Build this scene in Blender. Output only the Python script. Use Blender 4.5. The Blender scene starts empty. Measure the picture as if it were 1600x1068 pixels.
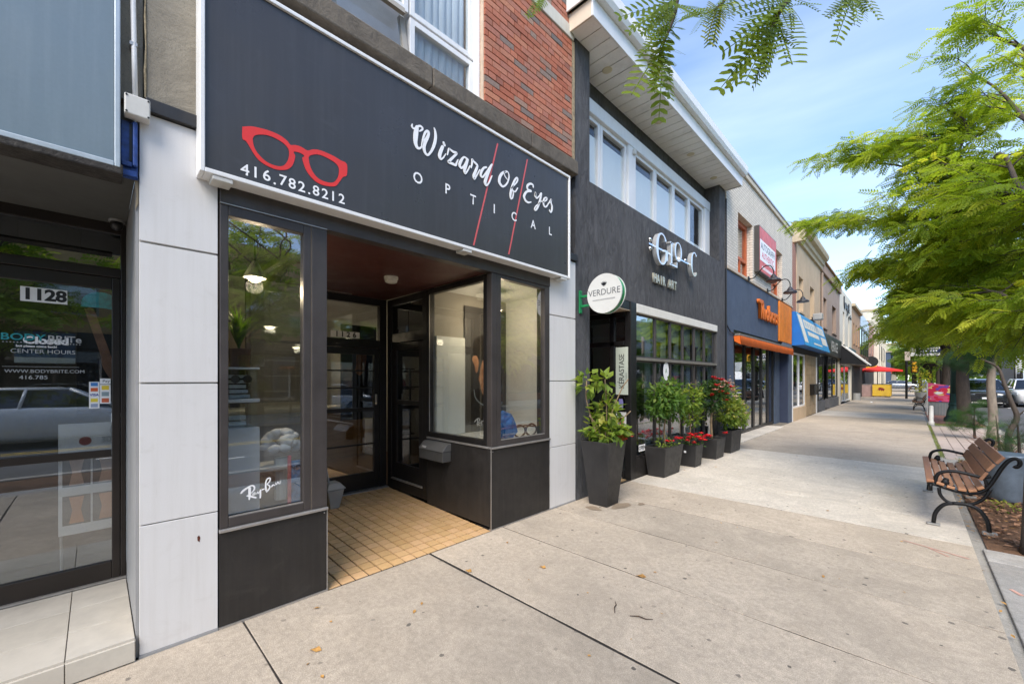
import bpy, bmesh, math, random
import numpy as np
from mathutils import Vector, Matrix

SC = bpy.context.scene
COL = SC.collection
rnd = random.Random(7)
R = math.radians

# ------------------------------------------------------------------ camera
CAM_X, CAM_H = 3.0, 1.52
cd = bpy.data.cameras.new('camera')
cd.sensor_width = 36.0
cd.lens = 36.0 * 636.0 / 1600.0
cd.shift_y = 58.0 / 1600.0
cd.clip_start = 0.05
cd.clip_end = 2000.0
cam = bpy.data.objects.new('camera', cd)
cam.location = (CAM_X, 0.0, CAM_H)
cam.rotation_euler = (R(90), 0, R(44.36))
COL.objects.link(cam)
SC.camera = cam

# ------------------------------------------------------------------ world, sun, exposure
SUN_EL, SUN_AZ = 49.0, 152.0        # azimuth: clockwise from +Y (down the street)
w = bpy.data.worlds.new('World')
SC.world = w
w.use_nodes = True
nt = w.node_tree
nt.nodes.clear()
def N(nt, typ, **kw):
    n = nt.nodes.new(typ)
    for k, v in kw.items():
        setattr(n, k, v)
    return n
wo = N(nt, 'ShaderNodeOutputWorld')
bg = N(nt, 'ShaderNodeBackground')
sky = N(nt, 'ShaderNodeTexSky', sky_type='NISHITA', sun_disc=False)
sky.sun_elevation = R(SUN_EL)
sky.sun_rotation = R(SUN_AZ)
sky.air_density = 1.0
sky.dust_density = 0.4
sky.ozone_density = 2.5
tc = N(nt, 'ShaderNodeTexCoord')
mp = N(nt, 'ShaderNodeMapping')
mp.inputs['Scale'].default_value = (1.3, 0.9, 6.0)
mp.inputs['Rotation'].default_value = (R(6), R(-8), R(20))
nz = N(nt, 'ShaderNodeTexNoise')
nz.inputs['Scale'].default_value = 1.5
nz.inputs['Detail'].default_value = 5.0
nz.inputs['Roughness'].default_value = 0.5
nz.inputs['Distortion'].default_value = 0.3
rp = N(nt, 'ShaderNodeMapRange')
rp.inputs['From Min'].default_value = 0.36
rp.inputs['From Max'].default_value = 0.76
rp.inputs['To Min'].default_value = 0.04
rp.inputs['To Max'].default_value = 0.28
mx = N(nt, 'ShaderNodeMixRGB')
mx.inputs['Color2'].default_value = (5.6, 5.9, 6.2, 1)
nt.links.new(tc.outputs['Generated'], mp.inputs['Vector'])
nt.links.new(mp.outputs['Vector'], nz.inputs['Vector'])
nt.links.new(nz.outputs['Fac'], rp.inputs['Value'])
nt.links.new(rp.outputs['Result'], mx.inputs['Fac'])
nt.links.new(sky.outputs['Color'], mx.inputs['Color1'])
tn = N(nt, 'ShaderNodeMixRGB', blend_type='MULTIPLY')
tn.inputs['Fac'].default_value = 1.0
tn.inputs['Color2'].default_value = (0.95, 0.99, 1.05, 1)
nt.links.new(mx.outputs['Color'], tn.inputs['Color1'])
nt.links.new(tn.outputs['Color'], bg.inputs['Color'])
bg.inputs['Strength'].default_value = 0.15
nt.links.new(bg.outputs['Background'], wo.inputs['Surface'])

sl = bpy.data.lights.new('sun', 'SUN')
sl.energy = 2.5
sl.angle = R(38.0)
sl.color = (1.0, 0.91, 0.80)
sun = bpy.data.objects.new('sun', sl)
d = Vector((math.sin(R(SUN_AZ)) * math.cos(R(SUN_EL)), math.cos(R(SUN_AZ)) * math.cos(R(SUN_EL)), math.sin(R(SUN_EL))))
sun.rotation_euler = d.to_track_quat('Z', 'Y').to_euler()
sun.location = (20, -20, 30)
COL.objects.link(sun)

SC.render.engine = 'CYCLES'
SC.view_settings.view_transform = 'Standard'
SC.view_settings.look = 'None'
SC.view_settings.exposure = 1.16
SC.view_settings.gamma = 1.0
SC.view_settings.use_curve_mapping = False
SC.cycles.use_denoising = True
SC.cycles.max_bounces = 8
SC.cycles.transparent_max_bounces = 16
SC.cycles.caustics_reflective = False
SC.cycles.caustics_refractive = False
SC.cycles.sample_clamp_indirect = 6.0

# ------------------------------------------------------------------ mesh helpers
class MB:
    """collects faces; build() links them as one mesh object"""
    def __init__(s):
        s.v = []; s.f = []; s.m = []; s.mi = 0
    def add(s, vs, fs):
        b = len(s.v)
        s.v.extend([tuple(p) for p in vs])
        for f in fs:
            s.f.append(tuple(i + b for i in f)); s.m.append(s.mi)
        return s
    def box(s, x0, x1, y0, y1, z0, z1):
        if x0 > x1: x0, x1 = x1, x0
        if y0 > y1: y0, y1 = y1, y0
        if z0 > z1: z0, z1 = z1, z0
        return s.add([(x0,y0,z0),(x1,y0,z0),(x1,y1,z0),(x0,y1,z0),(x0,y0,z1),(x1,y0,z1),(x1,y1,z1),(x0,y1,z1)],
                     [(0,3,2,1),(4,5,6,7),(0,1,5,4),(1,2,6,5),(2,3,7,6),(3,0,4,7)])
    def hexa(s, b, t):
        """eight corners: four below (ccw from above), four above"""
        return s.add(list(b) + list(t), [(0,3,2,1),(4,5,6,7),(0,1,5,4),(1,2,6,5),(2,3,7,6),(3,0,4,7)])
    def prism(s, poly, axis, a, b):
        """closed 2D outline extruded along x, y or z from a to b"""
        n = len(poly)
        def P(p, t):
            return (t, p[0], p[1]) if axis == 'x' else ((p[0], t, p[1]) if axis == 'y' else (p[0], p[1], t))
        vs = [P(p, a) for p in poly] + [P(p, b) for p in poly]
        fs = [tuple(range(n))[::-1], tuple(range(n, 2*n))]
        fs += [(i, (i+1) % n, n + (i+1) % n, n + i) for i in range(n)]
        return s.add(vs, fs)
    def tube(s, pts, rad, n=8, cap=True):
        pts = [Vector(p) for p in pts]
        if not hasattr(rad, '__len__'): rad = [rad] * len(pts)
        rings = []
        up = Vector((0, 0, 1))
        t0 = (pts[1] - pts[0]).normalized()
        u = t0.cross(up)
        if u.length < 1e-3: u = t0.cross(Vector((1, 0, 0)))
        u.normalize()
        for i, p in enumerate(pts):
            a = pts[max(i-1, 0)]; b = pts[min(i+1, len(pts)-1)]
            t = (b - a)
            if t.length < 1e-9: t = t0
            t.normalize()
            u = (u - t * u.dot(t))
            if u.length < 1e-6: u = t.cross(up)
            u.normalize()
            vv = t.cross(u)
            rings.append([p + (u * math.cos(2*math.pi*k/n) + vv * math.sin(2*math.pi*k/n)) * rad[i] for k in range(n)])
        vs = [q for r in rings for q in r]
        fs = []
        for i in range(len(pts)-1):
            for k in range(n):
                fs.append((i*n+k, i*n+(k+1) % n, (i+1)*n+(k+1) % n, (i+1)*n+k))
        if cap:
            fs.append(tuple(range(n))[::-1]); fs.append(tuple(range((len(pts)-1)*n, len(pts)*n)))
        return s.add(vs, fs)
    def lathe(s, prof, c=(0,0,0), n=20, axis='z', sx=1.0, sy=1.0):
        """prof: (radius, height) from bottom up"""
        vs = []; fs = []
        for r, h in prof:
            for k in range(n):
                a = 2*math.pi*k/n
                p = (r*math.cos(a)*sx, r*math.sin(a)*sy, h)
                if axis == 'y': p = (p[0], h, p[1])
                if axis == 'x': p = (h, p[0], p[1])
                vs.append((p[0]+c[0], p[1]+c[1], p[2]+c[2]))
        for i in range(len(prof)-1):
            for k in range(n):
                fs.append((i*n+k, i*n+(k+1) % n, (i+1)*n+(k+1) % n, (i+1)*n+k))
        fs.append(tuple(range(n))[::-1]); fs.append(tuple(range((len(prof)-1)*n, len(prof)*n)))
        return s.add(vs, fs)
    def ball(s, c, rx, ry, rz, nu=12, nv=8):
        vs = [(c[0], c[1], c[2]-rz)]
        for i in range(1, nv):
            a = math.pi*i/nv
            for k in range(nu):
                b = 2*math.pi*k/nu
                vs.append((c[0]+rx*math.sin(a)*math.cos(b), c[1]+ry*math.sin(a)*math.sin(b), c[2]-rz*math.cos(a)))
        vs.append((c[0], c[1], c[2]+rz))
        L = len(vs)-1
        fs = [(0, 1+(k+1) % nu, 1+k) for k in range(nu)]
        for i in range(nv-2):
            for k in range(nu):
                fs.append((1+i*nu+k, 1+i*nu+(k+1) % nu, 1+(i+1)*nu+(k+1) % nu, 1+(i+1)*nu+k))
        fs += [(L, 1+(nv-2)*nu+k, 1+(nv-2)*nu+(k+1) % nu) for k in range(nu)]
        return s.add(vs, fs)
    def mesh(s, name, mats, off=(0,0,0), smooth=False):
        me = bpy.data.meshes.new(name)
        o = off
        me.from_pydata([(p[0]-o[0], p[1]-o[1], p[2]-o[2]) for p in s.v], [], s.f)
        for m in (mats if isinstance(mats, (list, tuple)) else [mats]):
            me.materials.append(m)
        if any(s.m): me.polygons.foreach_set('material_index', s.m)
        if smooth:
            me.polygons.foreach_set('use_smooth', [True]*len(me.polygons))
        me.update()
        return me
    def build(s, name, mat, parent=None, bevel=0.0, smooth=False, origin=None, auto=False):
        off = ORG.get(parent.name, (0,0,0)) if parent is not None else (origin or (0,0,0))
        me = s.mesh(name, mat, off, smooth)
        o = bpy.data.objects.new(name, me)
        COL.objects.link(o)
        if parent is not None:
            o.parent = parent
            ORG[o.name] = off
        else:
            o.location = off
            ORG[o.name] = off
        if bevel:
            b = o.modifiers.new('bevel', 'BEVEL'); b.width = bevel; b.segments = 2; b.limit_method = 'ANGLE'; b.angle_limit = R(40)
            b.harden_normals = False
        if auto:
            try: me.shade_auto_smooth
            except AttributeError: pass
        return o
ORG = {}

def thing(name, label, cat, loc=(0,0,0), group=None):
    o = bpy.data.objects.new(name, None)
    o.empty_display_size = 0.2
    COL.objects.link(o)
    o.location = loc
    ORG[o.name] = tuple(loc)
    tag(o, label, cat, group)
    return o
def tag(o, label, cat, group=None):
    o['label'] = label; o['category'] = cat
    if group: o['group'] = group
    return o
def kind(o, k):
    o['kind'] = k
    return o
def box(name, mat, parent, x0, x1, y0, y1, z0, z1, bevel=0.0):
    return MB().box(x0, x1, y0, y1, z0, z1).build(name, mat, parent, bevel)
def copy_tree(o, parent=None):
    c = o.copy(); COL.objects.link(c); c.parent = parent
    ORG[c.name] = ORG.get(o.name, (0,0,0))
    for ch in list(o.children): copy_tree(ch, c)
    return c

def cat_rom(pts, n=6):
    """smooth polyline through points of any dimension"""
    P = [np.array(p, float) for p in pts]
    if len(P) < 3: return [tuple(p) for p in P]
    out = []
    Q = [2*P[0]-P[1]] + P + [2*P[-1]-P[-2]]
    for i in range(1, len(Q)-2):
        for k in range(n):
            t = k/n
            out.append(tuple(0.5*((2*Q[i]) + (-Q[i-1]+Q[i+1])*t + (2*Q[i-1]-5*Q[i]+4*Q[i+1]-Q[i+2])*t*t + (-Q[i-1]+3*Q[i]-3*Q[i+1]+Q[i+2])*t**3)))
    out.append(tuple(P[-1]))
    return out

def text_mesh(txt, size, mat, name, parent, at, right=(0,1,0), up=(0,0,1), align='CENTER', depth=0.0, sx=1.0, spacing=1.0, bold=0.0, shear=0.0, valign='CENTER'):
    """built-in font turned into a mesh; at = anchor point, right/up = writing directions"""
    cu = bpy.data.curves.new('lettering', 'FONT')
    cu.body = txt; cu.size = size; cu.align_x = align; cu.align_y = valign
    cu.space_character = spacing; cu.extrude = depth/2;
    cu.offset = bold; cu.shear = shear
    cu.resolution_u = 3
    to = bpy.data.objects.new('lettering', cu)
    COL.objects.link(to)
    dg = bpy.context.evaluated_depsgraph_get()
    me = bpy.data.meshes.new_from_object(to.evaluated_get(dg))
    bpy.data.objects.remove(to); bpy.data.curves.remove(cu)
    r = Vector(right).normalized(); u = Vector(up).normalized(); n = r.cross(u)
    off = Vector(ORG.get(parent.name, (0,0,0))) if parent is not None else Vector((0,0,0))
    A = Vector(at) - off
    for v in me.vertices:
        c = v.co.copy()
        v.co = A + r*(c.x*sx) + u*c.y + n*c.z
    me.materials.clear(); me.materials.append(mat)
    me.name = name
    o = bpy.data.objects.new(name, me)
    COL.objects.link(o)
    if parent is not None:
        o.parent = parent; ORG[o.name] = tuple(off)
    return o

def strokes_mesh(strokes, to3, n3, thick, name, mat, parent):
    """brush lettering: each stroke is a list of (a, b, width); to3 turns (a, b) into a point"""
    mb = MB()
    nn = Vector(n3)
    for si, st in enumerate(strokes):
        q = cat_rom(st, 6)
        L = []; Rr = []
        for i, p in enumerate(q):
            a = q[max(i-1, 0)]; b = q[min(i+1, len(q)-1)]
            dx, dy = b[0]-a[0], b[1]-a[1]
            l = math.hypot(dx, dy) or 1.0
            nx, ny = -dy/l, dx/l
            h = max(p[2], 1e-4)/2
            L.append(Vector(to3(p[0]+nx*h, p[1]+ny*h))); Rr.append(Vector(to3(p[0]-nx*h, p[1]-ny*h)))
        th = thick * (1 + 0.13*si)
        m = len(q)
        vs = L + Rr + [p + nn*th for p in L] + [p + nn*th for p in Rr]
        fs = []
        for i in range(m-1):
            fs.append((2*m+i, 2*m+i+1, 3*m+i+1, 3*m+i))
            fs.append((i, i+1, 2*m+i+1, 2*m+i))
            fs.append((m+i, m+i+1, 3*m+i+1, 3*m+i))
        mb.add(vs, fs)
        # round ends
        for k, p in ((0, q[0]), (m-1, q[-1])):
            r = max(p[2], 1e-4)/2
            ring = [Vector(to3(p[0]+r*math.cos(j*math.pi/5), p[1]+r*math.sin(j*math.pi/5))) + nn*(th*1.04) for j in range(10)]
            mb.add(ring, [tuple(range(10))])
    return mb.build(name, mat, parent)

# ------------------------------------------------------------------ materials
MATS = {}
def newmat(name):
    m = bpy.data.materials.new(name); m.use_nodes = True
    nt = m.node_tree; nt.nodes.clear()
    out = N(nt, 'ShaderNodeOutputMaterial')
    p = N(nt, 'ShaderNodeBsdfPrincipled')
    nt.links.new(p.outputs[0], out.inputs['Surface'])
    return m, nt, p, out
def lk(nt, a, b): nt.links.new(a, b)
def mth(nt, op, a, b=None):
    n = N(nt, 'ShaderNodeMath', operation=op)
    for i, v in enumerate((a, b)):
        if v is None: continue
        if isinstance(v, (int, float)): n.inputs[i].default_value = v
        else: lk(nt, v, n.inputs[i])
    return n.outputs[0]
def noise(nt, scale, detail=4.0, rough=0.55, vec=None, dist=0.0):
    n = N(nt, 'ShaderNodeTexNoise')
    n.inputs['Scale'].default_value = scale; n.inputs['Detail'].default_value = detail
    n.inputs['Roughness'].default_value = rough; n.inputs['Distortion'].default_value = dist
    if vec is not None: lk(nt, vec, n.inputs['Vector'])
    return n.outputs['Fac']
def coords(nt, scale=(1,1,1), kind='Object', rot=(0,0,0)):
    t = N(nt, 'ShaderNodeTexCoord'); m = N(nt, 'ShaderNodeMapping')
    m.inputs['Scale'].default_value = scale; m.inputs['Rotation'].default_value = rot
    lk(nt, t.outputs[kind], m.inputs['Vector'])
    return m.outputs['Vector']
def world_coords(nt, scale=(1,1,1)):
    t = N(nt, 'ShaderNodeNewGeometry'); m = N(nt, 'ShaderNodeMapping')
    m.inputs['Scale'].default_value = scale
    lk(nt, t.outputs['Position'], m.inputs['Vector'])
    return m.outputs['Vector']
def maprange(nt, v, a, b, c, d):
    n = N(nt, 'ShaderNodeMapRange')
    for k, x in zip(('From Min', 'From Max', 'To Min', 'To Max'), (a, b, c, d)): n.inputs[k].default_value = x
    lk(nt, v, n.inputs['Value'])
    return n.outputs['Result']
def mixc(nt, fac, a, b, mode='MIX'):
    n = N(nt, 'ShaderNodeMixRGB', blend_type=mode)
    for i, v in zip(('Fac', 'Color1', 'Color2'), (fac, a, b)):
        if isinstance(v, (int, float)): n.inputs[i].default_value = v
        elif isinstance(v, (tuple, list)): n.inputs[i].default_value = (v[0], v[1], v[2], 1)
        else: lk(nt, v, n.inputs[i])
    return n.outputs['Color']
def bump(nt, p, h, strength=0.3, dist=0.01):
    b = N(nt, 'ShaderNodeBump'); b.inputs['Strength'].default_value = strength; b.inputs['Distance'].default_value = dist
    lk(nt, h, b.inputs['Height']); lk(nt, b.outputs['Normal'], p.inputs['Normal'])
def mul(c, k): return tuple(min(1.0, x*k) for x in c[:3])

def pm(name, col, rough=0.6, metal=0.0, var=0.10, scale=4.0, bmp=0.0, bscale=60.0, stretch=(1,1,1), spec=0.5, streak=0.0, grime=None, coat=0.0, scuff=0.0):
    """painted / plain surface with uneven colour, grain and gloss"""
    if name in MATS: return MATS[name]
    m, nt, p, out = newmat(name)
    vec = world_coords(nt, stretch)
    a = noise(nt, scale, 5, 0.6, vec)
    f = maprange(nt, a, 0.3, 0.7, 0, 1)
    c = mixc(nt, f, mul(col, 1-var), mul(col, 1+var))
    if streak:
        v2 = world_coords(nt, (14, 14, 0.6))
        s2 = maprange(nt, noise(nt, 2.0, 4, 0.6, v2), 0.45, 0.75, 0, streak)
        c = mixc(nt, s2, c, grime or mul(col, 0.55))
    if scuff:
        s3 = maprange(nt, noise(nt, 5.0, 9, 0.72, world_coords(nt, (1, 1, 1.6)), 0.6), 0.56, 0.70, 0, scuff)
        c = mixc(nt, s3, c, grime or mul(col, 0.6))
        s4 = maprange(nt, noise(nt, 60.0, 2, 0.5, world_coords(nt, (1, 1, 0.12))), 0.70, 0.76, 0, scuff*0.8)
        c = mixc(nt, s4, c, grime or mul(col, 0.6))
    fine = noise(nt, bscale, 3, 0.6, world_coords(nt))
    c = mixc(nt, maprange(nt, fine, 0.35, 0.65, 0.0, 0.12), c, mul(col, 0.7))
    lk(nt, c, p.inputs['Base Color'])
    lk(nt, maprange(nt, noise(nt, scale*2.3, 4, 0.6, vec), 0.3, 0.7, max(rough-0.08, 0.02), min(rough+0.1, 1)), p.inputs['Roughness'])
    p.inputs['Metallic'].default_value = metal
    p.inputs['Specular IOR Level'].default_value = spec
    p.inputs['Coat Weight'].default_value = coat
    if bmp: bump(nt, p, fine, bmp, 0.01)
    MATS[name] = m
    return m

def emit(name, col, strength):
    if name in MATS: return MATS[name]
    m, nt, p, out = newmat(name)
    p.inputs['Base Color'].default_value = (*col, 1)
    p.inputs['Emission Color'].default_value = (*col, 1)
    p.inputs['Emission Strength'].default_value = strength
    MATS[name] = m
    return m

def glass(name, tint=(0.82, 0.86, 0.85), r0=0.06, rough=0.0, dirt=0.0):
    if name in MATS: return MATS[name]
    m, nt, p, out = newmat(name)
    nt.nodes.remove(p)
    tr = N(nt, 'ShaderNodeBsdfTransparent'); tr.inputs[0].default_value = (*tint, 1)
    gl = N(nt, 'ShaderNodeBsdfGlossy'); gl.inputs['Roughness'].default_value = rough
    gl.inputs['Color'].default_value = (0.95, 0.97, 1.0, 1)
    lw = N(nt, 'ShaderNodeLayerWeight'); lw.inputs['Blend'].default_value = 0.5
    f = mth(nt, 'ADD', mth(nt, 'MULTIPLY', mth(nt, 'POWER', lw.outputs['Facing'], 5.0), 1-r0), r0)
    ms = N(nt, 'ShaderNodeMixShader')
    lk(nt, f, ms.inputs[0]); lk(nt, tr.outputs[0], ms.inputs[1]); lk(nt, gl.outputs[0], ms.inputs[2])
    # float-glass waviness
    b = N(nt, 'ShaderNodeBump'); b.inputs['Strength'].default_value = 0.02; b.inputs['Distance'].default_value = 0.02
    lk(nt, noise(nt, 1.6, 1, 0.4, world_coords(nt)), b.inputs['Height'])
    lk(nt, b.outputs['Normal'], gl.inputs['Normal'])
    lk(nt, ms.outputs[0], out.inputs['Surface'])
    MATS[name] = m
    return m

def concrete(name, col, warm=(0.50, 0.40, 0.30), rough=0.85, gum=True, scale=1.0):
    if name in MATS: return MATS[name]
    m, nt, p, out = newmat(name)
    v = world_coords(nt)
    big = noise(nt, 0.7*scale, 6, 0.62, v, 0.4)
    c = mixc(nt, maprange(nt, big, 0.32, 0.68, 0, 1), mul(col, 0.80), mul(col, 1.10))
    st = noise(nt, 1.9*scale, 5, 0.65, v, 1.2)
    c = mixc(nt, maprange(nt, st, 0.52, 0.75, 0, 0.35), c, warm)
    mid = noise(nt, 26, 5, 0.75, v)
    c = mixc(nt, maprange(nt, mid, 0.40, 0.64, 0, 0.62), c, mul(col, 0.52))
    pale = noise(nt, 3.1*scale, 8, 0.78, v, 0.8)
    c = mixc(nt, maprange(nt, pale, 0.50, 0.70, 0, 0.45), c, mul(col, 1.40))
    dk = noise(nt, 1.3*scale, 8, 0.72, v, 1.5)
    c = mixc(nt, maprange(nt, dk, 0.48, 0.70, 0, 0.65), c, mul(col, 0.58))
    oi = N(nt, 'ShaderNodeObjectInfo')
    c = mixc(nt, 1.0, c, mixc(nt, oi.outputs['Random'], (0.86, 0.86, 0.86), (1.06, 1.05, 1.04)), 'MULTIPLY')
    fine = noise(nt, 170, 2, 0.6, v)
    c = mixc(nt, maprange(nt, fine, 0.42, 0.60, 0, 0.50), c, mul(col, 0.45))
    spk = noise(nt, 260, 1, 0.5, v)
    c = mixc(nt, maprange(nt, spk, 0.62, 0.72, 0, 0.5), c, mul(col, 1.6))
    if gum:
        vo = N(nt, 'ShaderNodeTexVoronoi', voronoi_dimensions='2D'); vo.inputs['Scale'].default_value = 5.0; vo.inputs['Randomness'].default_value = 1.0
        wob = N(nt, 'ShaderNodeVectorMath', operation='ADD')
        lk(nt, v, wob.inputs[0])
        nn = N(nt, 'ShaderNodeTexNoise'); nn.inputs['Scale'].default_value = 40
        sc = N(nt, 'ShaderNodeVectorMath', operation='SCALE'); sc.inputs['Scale'].default_value = 0.02
        lk(nt, v, nn.inputs['Vector']); lk(nt, nn.outputs['Color'], sc.inputs[0]); lk(nt, sc.outputs[0], wob.inputs[1])
        lk(nt, wob.outputs[0], vo.inputs['Vector'])
        sep = N(nt, 'ShaderNodeSeparateColor'); lk(nt, vo.outputs['Color'], sep.inputs[0])
        size = maprange(nt, sep.outputs[0], 0.40, 1.0, 0.0, 0.085)
        g = mth(nt, 'LESS_THAN', vo.outputs['Distance'], size)
        c = mixc(nt, mth(nt, 'MULTIPLY', g, maprange(nt, sep.outputs[1], 0, 1, 0.25, 0.85)), c, (0.055, 0.05, 0.046))
    lk(nt, c, p.inputs['Base Color'])
    p.inputs['Roughness'].default_value = rough
    p.inputs['Specular IOR Level'].default_value = 0.3
    h = mth(nt, 'ADD', fine, mth(nt, 'MULTIPLY', mid, 1.5))
    bump(nt, p, h, 0.35, 0.006)
    MATS[name] = m
    return m

def stucco(name, col, dark, sc=9.0, stretch=(1, 1, 1), strength=0.8, rough=0.9, fib=0.0, bd=0.02):
    if name in MATS: return MATS[name]
    m, nt, p, out = newmat(name)
    v = world_coords(nt, stretch)
    a = noise(nt, sc, 7, 0.7, v, 0.8)
    b = noise(nt, sc*5, 5, 0.7, v, 0.5)
    big = noise(nt, 0.8, 4, 0.6, world_coords(nt))
    c = mixc(nt, maprange(nt, a, 0.3, 0.7, 0, 1), dark, col)
    c = mixc(nt, maprange(nt, big, 0.4, 0.7, 0, 0.4), c, mul(col, 1.2))
    if fib:
        wv = noise(nt, 34, 3, 0.8, world_coords(nt, (1, 1, 0.9)), 5.0)
        c = mixc(nt, maprange(nt, wv, 0.56, 0.64, 0, fib), c, mul(dark, 0.6))
    st = maprange(nt, noise(nt, 1.4, 4, 0.6, world_coords(nt, (6, 6, 0.5))), 0.5, 0.75, 0, 0.35)
    c = mixc(nt, st, c, mul(dark, 0.7))
    lk(nt, c, p.inputs['Base Color'])
    p.inputs['Roughness'].default_value = rough
    bump(nt, p, mth(nt, 'ADD', a, mth(nt, 'MULTIPLY', b, 0.5)), strength, bd)
    MATS[name] = m
    return m

def by_random(name, cols, rough=0.85, var=0.25, bmp=0.5, nscale=45, grime=0.28):
    """colour picked per object from a ramp (bricks, tiles, planks)"""
    if name in MATS: return MATS[name]
    m, nt, p, out = newmat(name)
    oi = N(nt, 'ShaderNodeObjectInfo')
    cr = N(nt, 'ShaderNodeValToRGB')
    el = cr.color_ramp.elements
    while len(el) < len(cols): el.new(0.5)
    for i, (pos, c) in enumerate(cols):
        el[i].position = pos; el[i].color = (*c, 1)
    lk(nt, oi.outputs['Random'], cr.inputs['Fac'])
    v = world_coords(nt)
    n1 = noise(nt, nscale, 5, 0.65, v)
    c = mixc(nt, 1.0, cr.outputs['Color'], mixc(nt, maprange(nt, n1, 0.3, 0.7, 0, 1), (1-var,)*3, (1+var*0.6,)*3), 'MULTIPLY')
    n2 = noise(nt, 2.2, 4, 0.6, v)
    c = mixc(nt, maprange(nt, n2, 0.5, 0.75, 0, grime), c, (0.10, 0.085, 0.07))
    lk(nt, c, p.inputs['Base Color'])
    p.inputs['Roughness'].default_value = rough
    if bmp: bump(nt, p, n1, bmp, 0.006)
    MATS[name] = m
    return m

def leafmat(name, c1, c2, c3, trans=0.45):
    if name in MATS: return MATS[name]
    m, nt, p, out = newmat(name)
    at = N(nt, 'ShaderNodeAttribute'); at.attribute_name = 'tone'
    c = mixc(nt, maprange(nt, at.outputs['Fac'], 0.0, 0.55, 0, 1), c1, c2)
    c = mixc(nt, maprange(nt, at.outputs['Fac'], 0.6, 1.0, 0, 1), c, c3)
    lk(nt, c, p.inputs['Base Color'])
    p.inputs['Roughness'].default_value = 0.5
    p.inputs['Specular IOR Level'].default_value = 0.35
    tl = N(nt, 'ShaderNodeBsdfTranslucent')
    lk(nt, mixc(nt, 1.0, c, (1.55, 1.5, 0.8), 'MULTIPLY'), tl.inputs['Color'])
    ms = N(nt, 'ShaderNodeMixShader'); ms.inputs[0].default_value = trans
    lk(nt, p.outputs[0], ms.inputs[1]); lk(nt, tl.outputs[0], ms.inputs[2])
    lk(nt, ms.outputs[0], out.inputs['Surface'])
    MATS[name] = m
    return m
# ------------------------------------------------------------------ lettering outlines, metres on the sign face (y, z, brush width)
SCRIPT_A = [[[1.79,3.579,0.01],[1.786,3.56,0.0163],[1.8,3.549,0.0151],[1.817,3.556,0.0152],[1.834,3.578,0.0152],[1.861,3.596,0.0166],[1.883,3.594,0.0167],[1.885,3.58,0.0167],[1.868,3.561,0.0128],[1.854,3.55,0.0089]],[[1.834,3.573,0.0317],[1.826,3.537,0.0405],[1.82,3.488,0.0417],[1.819,3.446,0.0354],[1.831,3.413,0.0279],[1.851,3.409,0.0204],[1.872,3.426,0.0128],[1.887,3.463,0.0115]],[[1.878,3.441,0.0115],[1.892,3.506,0.0167],[1.911,3.562,0.0193],[1.931,3.585,0.0194],[1.946,3.58,0.0221],[1.938,3.543,0.0259],[1.913,3.491,0.0322],[1.899,3.45,0.0334],[1.903,3.415,0.0283],[1.917,3.391,0.0232],[1.938,3.389,0.0181],[1.966,3.423,0.0183],[1.992,3.475,0.0236],[2.01,3.531,0.0263],[2.016,3.583,0.025],[2.01,3.623,0.0184],[1.999,3.642,0.0079]],[[2.098,3.556,0.0241],[2.107,3.54,0.0242]],[[2.088,3.518,0.0267],[2.065,3.462,0.0306],[2.056,3.421,0.0292],[2.069,3.405,0.0186],[2.095,3.428,0.0121],[2.12,3.469,0.0081]],[[2.137,3.466,0.0081],[2.153,3.522,0.0149],[2.161,3.528,0.0136],[2.2,3.519,0.0205],[2.239,3.522,0.0193],[2.208,3.481,0.0205],[2.161,3.425,0.0231],[2.153,3.409,0.0203],[2.192,3.411,0.0232],[2.227,3.412,0.0206],[2.239,3.436,0.0152],[2.254,3.47,0.0097]],[[2.354,3.518,0.0183],[2.321,3.519,0.0154],[2.288,3.473,0.025],[2.272,3.429,0.0277],[2.292,3.411,0.0195],[2.329,3.45,0.0154],[2.358,3.507,0.0198]],[[2.363,3.512,0.0254],[2.342,3.448,0.0295],[2.327,3.404,0.028],[2.337,3.379,0.0183],[2.367,3.419,0.0127],[2.392,3.467,0.0099]],[[2.405,3.452,0.01],[2.418,3.503,0.0157],[2.418,3.536,0.0157],[2.435,3.523,0.0172],[2.47,3.51,0.0216],[2.479,3.493,0.0217],[2.457,3.438,0.0259],[2.438,3.392,0.0272],[2.444,3.367,0.0186],[2.474,3.411,0.013],[2.51,3.474,0.0102]],[[2.591,3.528,0.0177],[2.559,3.509,0.0191],[2.527,3.457,0.0233],[2.523,3.422,0.0218],[2.545,3.42,0.0175],[2.582,3.463,0.0162],[2.66,3.575,0.0179]],[[2.665,3.583,0.0149],[2.628,3.514,0.0267],[2.591,3.426,0.0295],[2.577,3.38,0.0294],[2.591,3.357,0.0206],[2.628,3.397,0.0134],[2.665,3.473,0.009]]]
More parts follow.
